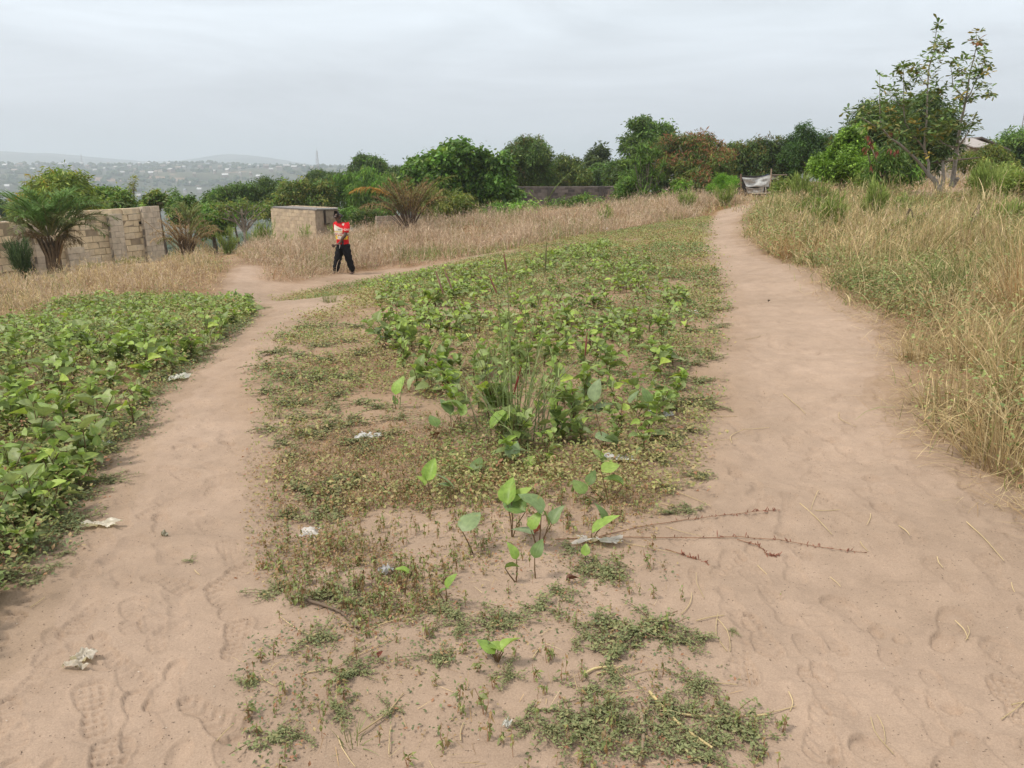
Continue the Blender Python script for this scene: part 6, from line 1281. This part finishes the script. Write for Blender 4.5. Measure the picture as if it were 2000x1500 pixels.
RB_ = np.array([(.50, .30, .17), (.46, .31, .17)])
def arching(poly, n, q, dmax, L, w, cols, label, seed):
    s = sample(poly, n * 2, q, dmax); s = s[rng.random(len(s)) < np.clip(.35 + 2.2 * fbm(s[:, 0] / .7, s[:, 1] / .7, seed, 2), .03, 1)][:n]; n = len(s); ef = edge_fade(poly, s[:, 0], s[:, 1], .5)
    c = cols[rng.integers(0, len(cols), n)] * rng.uniform(.65, 1.15, (n, 1)); dirn = 2.6 * fbm(s[:, 0] / .8, s[:, 1] / .8, seed + 1, 2) * 3 + rng.normal(size=n) * .7
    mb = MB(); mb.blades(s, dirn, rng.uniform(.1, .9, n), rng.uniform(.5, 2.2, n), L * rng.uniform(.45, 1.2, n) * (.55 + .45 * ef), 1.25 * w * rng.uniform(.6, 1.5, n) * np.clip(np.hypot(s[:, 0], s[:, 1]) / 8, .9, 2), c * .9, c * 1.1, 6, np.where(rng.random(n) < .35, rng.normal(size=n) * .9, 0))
    o = mb.build('dry_grass', M_GRASS); tag(o, label, 'grass', None, 'stuff')
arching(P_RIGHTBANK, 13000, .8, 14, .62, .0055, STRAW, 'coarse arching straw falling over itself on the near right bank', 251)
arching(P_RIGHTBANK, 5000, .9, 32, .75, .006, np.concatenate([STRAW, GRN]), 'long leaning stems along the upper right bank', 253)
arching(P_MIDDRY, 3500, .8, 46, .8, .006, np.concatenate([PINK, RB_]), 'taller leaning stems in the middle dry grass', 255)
# tussocks one can point at
def tussock(px, py, h, n, cols, label, spread=.16, lean=.5, bend=1.2, w=.005):
    B = g1(px, py); root = empty('grass_tussock', B, label, 'grass clump'); g = rng; mb = MB(); a = g.uniform(0, 6.3, n); r = spread * np.sqrt(g.random(n)) * .6
    b = np.stack([r * np.cos(a), r * np.sin(a), np.full(n, -.02)], -1); cols = np.array(cols); c = cols[g.integers(0, len(cols), n)] * g.uniform(.7, 1.2, (n, 1))
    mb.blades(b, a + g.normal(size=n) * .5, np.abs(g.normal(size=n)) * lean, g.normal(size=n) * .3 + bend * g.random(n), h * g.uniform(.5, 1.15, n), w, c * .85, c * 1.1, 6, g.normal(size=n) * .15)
    m = int(n * .12); i = g.integers(0, n, m); mb2 = MB(); mb2.blades(b[i], a[i], np.abs(g.normal(size=m)) * .3, g.normal(size=m) * .2 + .3, h * g.uniform(.9, 1.35, m), w * .7, c[i], c[i] * 1.15, 5, g.normal(size=m) * .6)
    part(mb, 'blades', M_GRASS, root); part(mb2, 'stalks', M_GRASS, root)
SG = np.concatenate([STRAW, GRN[1:3]]); RB = np.array([(.42, .22, .10), (.38, .24, .11), (.48, .32, .15)])
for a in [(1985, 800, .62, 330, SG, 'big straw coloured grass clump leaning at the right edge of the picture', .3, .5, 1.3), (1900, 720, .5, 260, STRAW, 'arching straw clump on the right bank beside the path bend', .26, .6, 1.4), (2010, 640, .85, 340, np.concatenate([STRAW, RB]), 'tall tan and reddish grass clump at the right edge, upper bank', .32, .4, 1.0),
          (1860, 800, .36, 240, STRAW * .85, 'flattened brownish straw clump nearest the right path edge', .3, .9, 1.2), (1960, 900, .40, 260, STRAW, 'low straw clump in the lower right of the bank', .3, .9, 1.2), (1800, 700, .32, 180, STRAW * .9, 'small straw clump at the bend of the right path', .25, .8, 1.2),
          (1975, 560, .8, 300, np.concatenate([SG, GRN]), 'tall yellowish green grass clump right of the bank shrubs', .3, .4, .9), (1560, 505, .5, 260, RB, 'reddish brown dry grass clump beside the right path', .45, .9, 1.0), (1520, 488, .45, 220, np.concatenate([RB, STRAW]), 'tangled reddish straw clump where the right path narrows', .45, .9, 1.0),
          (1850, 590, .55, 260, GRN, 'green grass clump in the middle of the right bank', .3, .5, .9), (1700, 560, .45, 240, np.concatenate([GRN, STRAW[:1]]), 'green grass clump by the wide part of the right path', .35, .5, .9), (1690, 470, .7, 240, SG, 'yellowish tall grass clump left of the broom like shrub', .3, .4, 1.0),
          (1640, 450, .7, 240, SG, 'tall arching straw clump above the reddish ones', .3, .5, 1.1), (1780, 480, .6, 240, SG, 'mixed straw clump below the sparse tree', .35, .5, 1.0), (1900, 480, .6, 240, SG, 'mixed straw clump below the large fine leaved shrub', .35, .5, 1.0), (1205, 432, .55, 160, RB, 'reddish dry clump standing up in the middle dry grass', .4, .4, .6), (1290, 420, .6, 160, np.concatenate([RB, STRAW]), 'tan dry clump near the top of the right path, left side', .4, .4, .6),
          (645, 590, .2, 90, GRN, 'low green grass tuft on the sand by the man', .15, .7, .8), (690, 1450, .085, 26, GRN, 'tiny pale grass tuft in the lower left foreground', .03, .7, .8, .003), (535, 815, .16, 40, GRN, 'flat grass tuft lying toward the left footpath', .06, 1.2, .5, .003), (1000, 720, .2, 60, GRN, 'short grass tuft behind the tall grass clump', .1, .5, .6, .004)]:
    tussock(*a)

# tall grass clump in the middle
def tall_grass():
    B = g1(1005, 850); root = empty('tall_grass_clump', B, 'tall green grass clump with reddish seed heads in the middle of the plot', 'grass clump'); g = np.random.default_rng(77); mb = MB(); n = 60
    a = g.uniform(0, 6.3, n); r = .22 * np.sqrt(g.random(n)); b = np.stack([r * np.cos(a) * 1.4, r * np.sin(a), np.zeros(n)], -1); c = np.array([(.19, .24, .11), (.22, .27, .13), (.27, .29, .17), (.16, .22, .08)])[g.integers(0, 4, n)] * g.uniform(.75, 1.2, (n, 1))
    dead = g.random(n) < .22; c[dead] = np.array([.36, .29, .18]) * g.uniform(.7, 1.1, (dead.sum(), 1))
    mb.blades(b, a + g.normal(size=n) * .6, np.abs(g.normal(size=n)) * .65, g.uniform(-.1, 1.2, n), g.uniform(.22, .6, n), .008, c * .9, c * 1.1, 6); part(mb, 'blades', M_GRASS, root)
    mb = MB(); n = 52; a = g.uniform(0, 6.3, n); ln = np.abs(g.normal(size=n)) * .62; r = .1 * np.sqrt(g.random(n)); b = np.stack([r * np.cos(a), r * np.sin(a), np.zeros(n)], -1); c = np.tile([.21, .27, .10], (n, 1)) * g.uniform(.8, 1.2, (n, 1))
    hl = g.uniform(.5, 1.15, n); P = mb.blades(b, a, ln, g.normal(size=n) * .25, hl, .006, c, c * 1.1, 6, g.normal(size=n) * .25)
    for k in range(n):                                                # side leaves off the culms
        for t in (2, 3, 4):
            mb.blades(P[k, t][None], np.array([g.uniform(0, 6.3)]), np.array([g.uniform(.4, 1.3)]), np.array([g.uniform(.2, .9)]), np.array([g.uniform(.10, .26)]), .0065, c[k][None], c[k][None] * 1.1, 4)
    part(mb, 'culms', M_GRASS, root)
    dep = math.hypot(B[1], CAMZ) / F_PX
    for px, py, dx, L, col in ((866, 556, -.3, .13, (.36, .22, .17)), (882, 550, -.35, .12, (.36, .22, .17)), (988, 522, -.15, .10, (.30, .15, .11)), (1062, 510, .03, .16, (.2, .2, .09)), (1010, 740, .25, .17, (.30, .055, .05)), (1140, 670, .05, .13, (.33, .12, .10)), (965, 560, -.4, .10, (.34, .16, .12))):
        c = np.array([(px - 1005) * dep, 0, (850 - py) * dep * 1.03]); mb = MB(); d = np.array([dx, 0, .95]); d /= np.linalg.norm(d)
        mb.tube([c * .02, c * .5 + [0, -.02, .04], c - d * L * .5], [.0025, .002, .0018], (.18, .2, .085), 4, False); mb.tube([c - d * L * .5, c, c + d * L * .5], [.003, .006, .002], col, 5)
        m = 130; t = g.random(m); b = c + d * (t - .5)[:, None] * L; mb.blades(b, g.uniform(0, 6.3, m), g.uniform(.3, 1.2, m), np.zeros(m), np.full(m, .016), .0018, np.tile(col, (m, 1)), np.tile(col, (m, 1)) * 1.3, 2); part(mb, 'seed_head', M_GRASS, root)
tall_grass()

# ------------------------------------------------------------------ straws, twigs, litter
def straw(px0, py0, px1, py1, rad, label, col=(.50, .39, .22), bow=.01, name='straw', group=None, cat='straw'):
    A, B = g1(px0, py0), g1(px1, py1); n = 6; t = np.linspace(0, 1, n); p = A[None] * (1 - t[:, None]) + B[None] * t[:, None]; s = np.array([-(B - A)[1], (B - A)[0], 0]); s /= np.linalg.norm(s) + 1e-9
    ln = float(np.linalg.norm(B - A)); p = p + s[None] * (np.sin(t * 3.1) * min(bow, .07 * ln) * rng.normal())[:, None]; kk = rng.uniform(.3, .7); p = p + s[None] * (np.maximum(0, t - kk) * ln * rng.normal() * .18)[:, None]; p[:, 2] = H(p[:, 0], p[:, 1]) + rad + .004; p[:, 2] = np.maximum(p[:, 2], p[:, 2].max() * .5 + p[:, 2] * .5)
    mb = MB(); mb.tube(p, np.linspace(rad, rad * .7, n), np.array(col) * rng.uniform(.85, 1.1), 5); o = mb.build(name, M_STEM, None, True, A); tag(o, label, cat, group)
straw(1268, 1362, 1385, 1472, .0055, 'thickest pale straw lying on the sand in the right foreground', (.55, .44, .22)); straw(1280, 1375, 1360, 1445, .0035, 'pale straw lying alongside the thickest one', (.5, .4, .2))
straw(1140, 1322, 1195, 1300, .0045, 'bright straw under the big creeping weed mat', (.6, .5, .26)); straw(1165, 1320, 1215, 1305, .003, 'shorter bright straw beside the creeping weed mat', (.58, .47, .24)); straw(600, 1180, 705, 1232, .0065, 'dark dead stalk lying by the creeping weeds on the left', (.15, .11, .08)); straw(1247, 1380, 1245, 1500, .007, 'brown flat stalk pointing at the viewer near the bottom', (.25, .19, .13)); straw(1335, 1400, 1500, 1405, .004, 'long level pale straw in the right foreground', (.52, .42, .22)); straw(700, 1440, 800, 1365, .003, 'thin straw slanting up in the middle foreground', (.42, .31, .18))
for k, (a, b, c, d) in enumerate([(548, 1215, 615, 1250), (600, 1320, 690, 1310), (640, 1315, 770, 1262), (1150, 1355, 1240, 1347), (1220, 1330, 1290, 1310), (1375, 1170, 1350, 1120), (1420, 1275, 1385, 1200), (1360, 1215, 1415, 1205), (1330, 1200, 1345, 1160), (1400, 1210, 1438, 1275), (1230, 1420, 1280, 1380), (1340, 1330, 1440, 1345), (1480, 1400, 1555, 1385), (1540, 1355, 1552, 1392), (1562, 985, 1622, 1050), (1598, 960, 1592, 1000), (1592, 1000, 1640, 998), (1700, 1005, 1690, 1028), (1755, 1030, 1775, 1050), (1680, 1060, 1690, 1075), (1885, 1020, 1975, 1100), (1840, 980, 1870, 972), (1865, 1215, 1895, 1252), (1885, 1255, 1895, 1222), (1975, 1380, 2010, 1370), (1955, 1408, 2005, 1370), (1700, 1405, 1730, 1475), (1712, 1400, 1720, 1455), (425, 1460, 455, 1415), (530, 1310, 545, 1295), (510, 1320, 528, 1350), (60, 1190, 90, 1170), (380, 1110, 390, 1125), (1640, 800, 1660, 830), (1430, 860, 1440, 840), (1320, 870, 1435, 855), (1375, 810, 1440, 815), (1450, 830, 1505, 833), (1455, 665, 1510, 655), (1800, 870, 1850, 890), (1730, 735, 1770, 745), (1530, 770, 1560, 800), (1300, 1030, 1370, 1050), (1290, 985, 1340, 1000), (1310, 960, 1390, 990), (1220, 1060, 1320, 1080), (900, 1455, 905, 1415), (760, 1480, 775, 1420), (660, 1440, 700, 1500), (1040, 1290, 1060, 1270), (820, 1200, 700, 1260), (1830, 1090, 1838, 1110), (1620, 1115, 1640, 1140), (1975, 1140, 1990, 1170), (1480, 1100, 1500, 1120)]):
    straw(a, b, c, d, rng.uniform(.0013, .0023), 'thin pale straw lying on the sand', bow=.012, group='straws scattered on the sand')
def twig(pts, rad, label, buds):
    P = np.array([g1(*q) for q in pts]); t = np.linspace(0, 1, len(P)); q = np.linspace(0, 1, len(P) * 4); p = np.stack([np.interp(q, t, P[:, i]) for i in range(3)], -1); p[:, 2] = H(p[:, 0], p[:, 1]) + rad + .003; p[:, :2] += rng.normal(size=(len(p), 2)) * .0025
    p[:, 2] = np.maximum(p[:, 2], np.convolve(np.pad(p[:, 2], 2, 'edge'), np.ones(5) / 5, 'valid')); root = empty('twig', P[0], label, 'twig'); o = P[0]; mb = MB(); mb.tube(p - o, np.linspace(rad, rad * .4, len(p)), (.24, .13, .075), 5)
    for u in rng.uniform(buds, 1, 46):
        c = np.array([np.interp(u, q, p[:, i]) for i in range(3)]) - o; e = rng.normal(size=3) * .007; mb.tube([c, c + e * .6 + [0, 0, .002], c + e + [0, 0, .004]], [.0012, .0022, .001], np.array([.22, .09, .06]) * rng.uniform(.7, 1.3), 4)
    part(mb, 'stalk', M_STEM, root)
twig([(1085, 1055), (1180, 1052), (1300, 1052), (1440, 1050), (1520, 1056), (1600, 1070), (1692, 1082)], .0023, 'longest reddish twig with seed buds lying across the sand to the right path', .35); twig([(1170, 1050), (1250, 1030), (1350, 1015), (1440, 1005), (1522, 997)], .002, 'slender reddish twig slanting up above the longest one', .4)
twig([(1440, 1055), (1480, 1065), (1500, 1080), (1525, 1085)], .002, 'short side twig with dark red buds beside the longest twig', .2); twig([(1300, 1075), (1340, 1085), (1390, 1100)], .002, 'short budded twig left of the side twig', .4)
def scrap(px, py, w, h, label, col=(.68, .66, .62), seed=1, name='plastic_scrap', mat=None, cat='litter', hgt=.04):
    g = np.random.default_rng(seed); B = g1(px, py); dep = math.hypot(B[1], CAMZ) / F_PX; W = w * dep; Dp = h * dep * B[1] / CAMZ * .55; nu, nv = 16, 10; V, C = [], []
    for i in range(nv + 1):
        for j in range(nu + 1):
            u, v = j / nu - .5, i / nv - .5; e = 1 + .9 * float(vnoise(np.array(math.cos(math.atan2(v, u)) * 2.6 + seed), np.array(math.sin(math.atan2(v, u)) * 2.6 + seed * 1.7), seed)); x, y = u * W * e, v * Dp * e
            n = float(fbm(np.array(u * 4 + seed), np.array(v * 4.0), seed, 2)); rd = abs(float(vnoise(np.array(u * 7 + v * 3), np.array(v * 6 + seed), seed + 5))); V.append((x + .01 * n, y, .012 + hgt * (.45 + n - .9 * rd) * (1 - 1.6 * max(abs(u), abs(v)) ** 2))); C.append(np.array(col) * (1 + .10 * n))
    V = np.array(V); V[:, 2] = np.maximum(V[:, 2], .004) + H(V[:, 0] + B[0], V[:, 1] + B[1]) - B[2]
    q = [[i * (nu + 1) + j, i * (nu + 1) + j + 1, (i + 1) * (nu + 1) + j + 1, (i + 1) * (nu + 1) + j] for i in range(nv) for j in range(nu)]; mb = MB(); mb.add(V, q, C); o = mb.build(name, mat or M_PLASTIC, None, True); o.location = B; tag(o, label, cat)
scrap(195, 1030, 62, 22, 'crumpled cream plastic scrap lying on the left footpath', (.66, .61, .52), 1); scrap(168, 1288, 34, 34, 'torn whitish plastic shred on the lower left sand', (.62, .57, .5), 2); scrap(150, 1308, 40, 14, 'narrow twisted strip beside the torn shred on the lower left sand', (.6, .54, .46), 3); scrap(605, 1042, 34, 26, 'rounded white plastic scrap among the brown seedlings', (.68, .65, .64), 4); scrap(722, 857, 46, 14, 'flat white plastic scrap in the brownish patch', (.7, .7, .7), 5)
scrap(1205, 893, 62, 24, 'crumpled white plastic bag in front of the leafy plants', (.74, .74, .75), 6, 'plastic_bag', None, 'bag', .04); scrap(1288, 812, 50, 14, 'greyish plastic scrap beside the right footpath', (.62, .64, .64), 7); scrap(1168, 1058, 76, 24, 'largest white scrap lying under the reddish twig', (.68, .64, .6), 8); scrap(345, 742, 34, 14, 'small white paper lying at the edge of the left footpath', (.66, .66, .6), 9); scrap(322, 1050, 14, 6, 'tiny torn wrapper on the left footpath', (.4, .38, .3), 10); scrap(755, 1125, 26, 20, 'clear crumpled plastic film among the brown stems', (.5, .5, .52), 11)
scrap(205, 1030 + 5 - 1050 + 875, 22, 14, 'bluish wrapper in the fringe of the left leafy patch', (.5, .58, .66), 12); scrap(78, 1025, 14, 22, 'pale yellow leaf like scrap in the lower left plants', (.6, .58, .3), 13); scrap(990, 1430, 12, 14, 'tiny white fragment near the bottom of the picture', (.7, .7, .7), 14); scrap(1355, 612, 22, 8, 'small white scrap at the edge of the far right footpath', (.7, .7, .7), 15); scrap(1182, 447, 14, 6, 'small white litter in the far green patch', (.72, .72, .75), 16)
def dead_leaf(px, py, L, label, col):
    B = g1(px, py); mb = MB(); dep = math.hypot(B[1], CAMZ) / F_PX; mb.scatter(BL[3], np.array([[0, 0, .012]]), np.array([rng.uniform(0, 6.3)]), np.array([.25]), np.array([rng.normal() * .6]), L * .62 * dep, np.array([col])); o = mb.build('dead_leaf', M_LEAF, None, True); o.location = B; tag(o, label, 'leaf')
dead_leaf(1055, 1040, 46, 'orange red withered leaf under the spreading young plant', (.36, .10, .05)); dead_leaf(1065, 1062, 36, 'red brown withered leaf right below the orange red one', (.30, .085, .05)); dead_leaf(1105, 1140, 40, 'dark brown curled dead leaf beside a creeping weed mat', (.13, .06, .04)); dead_leaf(860, 855, 36, 'brown dead leaf by the dark curled leaf plant', (.16, .07, .04)); dead_leaf(740, 1310, 28, 'dark red dead leaf in the left foreground', (.2, .06, .04)); dead_leaf(1500, 590, 12, 'small dark dead leaf on the far right footpath', (.1, .07, .05))

def crumbs(poly, n, q, dmax, lo, hi, label, seed):
    s = sample(poly, n, q, dmax); n = len(s); sz = rng.uniform(lo, hi, n) ** 1.0; v = np.array([[1, 0, 0], [0, 1, 0], [-1, 0, 0], [0, -1, 0], [0, 0, 1.0], [0, 0, -1]]) ; q_ = np.array([[0, 1, 4, 3], [2, 3, 4, 1], [0, 3, 5, 1], [2, 1, 5, 3]])
    V = s[:, None] + v[None] * sz[:, None, None] * rng.uniform(.5, 1.3, (n, 6, 3)) + np.array([0, 0, .001]); c = np.array([(.12, .085, .06), (.2, .14, .10), (.30, .22, .16), (.55, .48, .4)])[rng.choice(4, n, p=[.4, .3, .22, .08])]
    mb = MB(); mb.add(V.reshape(-1, 3), (q_[None] + (np.arange(n) * 6)[:, None, None]).reshape(-1, 4), np.repeat(c, 6, 0)); o = mb.build('soil_crumbs', M_PLAIN); tag(o, label, 'soil crumbs', None, 'stuff')
crumbs(RP, 1500, .9, 12, .0008, .0028, 'crumbs of soil and grit on the right footpath', 1); crumbs(LP, 1300, .9, 12, .0008, .0028, 'crumbs of soil and grit on the left footpath', 2); crumbs(P_FRONT, 900, .6, 6, .0008, .003, 'crumbs of soil between the foreground weeds', 3); crumbs(P_BROWN, 900, .6, 6, .0008, .003, 'crumbs of soil in the brownish patch', 4)
# ------------------------------------------------------------------ air
def make_haze():
    mb = MB(); mb.box((-8200, -8200, -110), (8200, 8200, 190), (1, 1, 1))
    m = bpy.data.materials.new('haze_air'); m.use_nodes = True; N = m.node_tree.nodes; L = m.node_tree.links; N.clear()
    o = N.new('ShaderNodeOutputMaterial'); v = N.new('ShaderNodeVolumePrincipled'); v.inputs['Color'].default_value = (.82, .90, 1.0, 1)
    v.inputs['Density'].default_value = .0004; v.inputs['Anisotropy'].default_value = .3
    L.new(v.outputs['Volume'], o.inputs['Volume'])
    h = mb.build('haze', m); tag(h, 'pale blue haze lying over the valley', None, None, 'stuff')
make_haze()
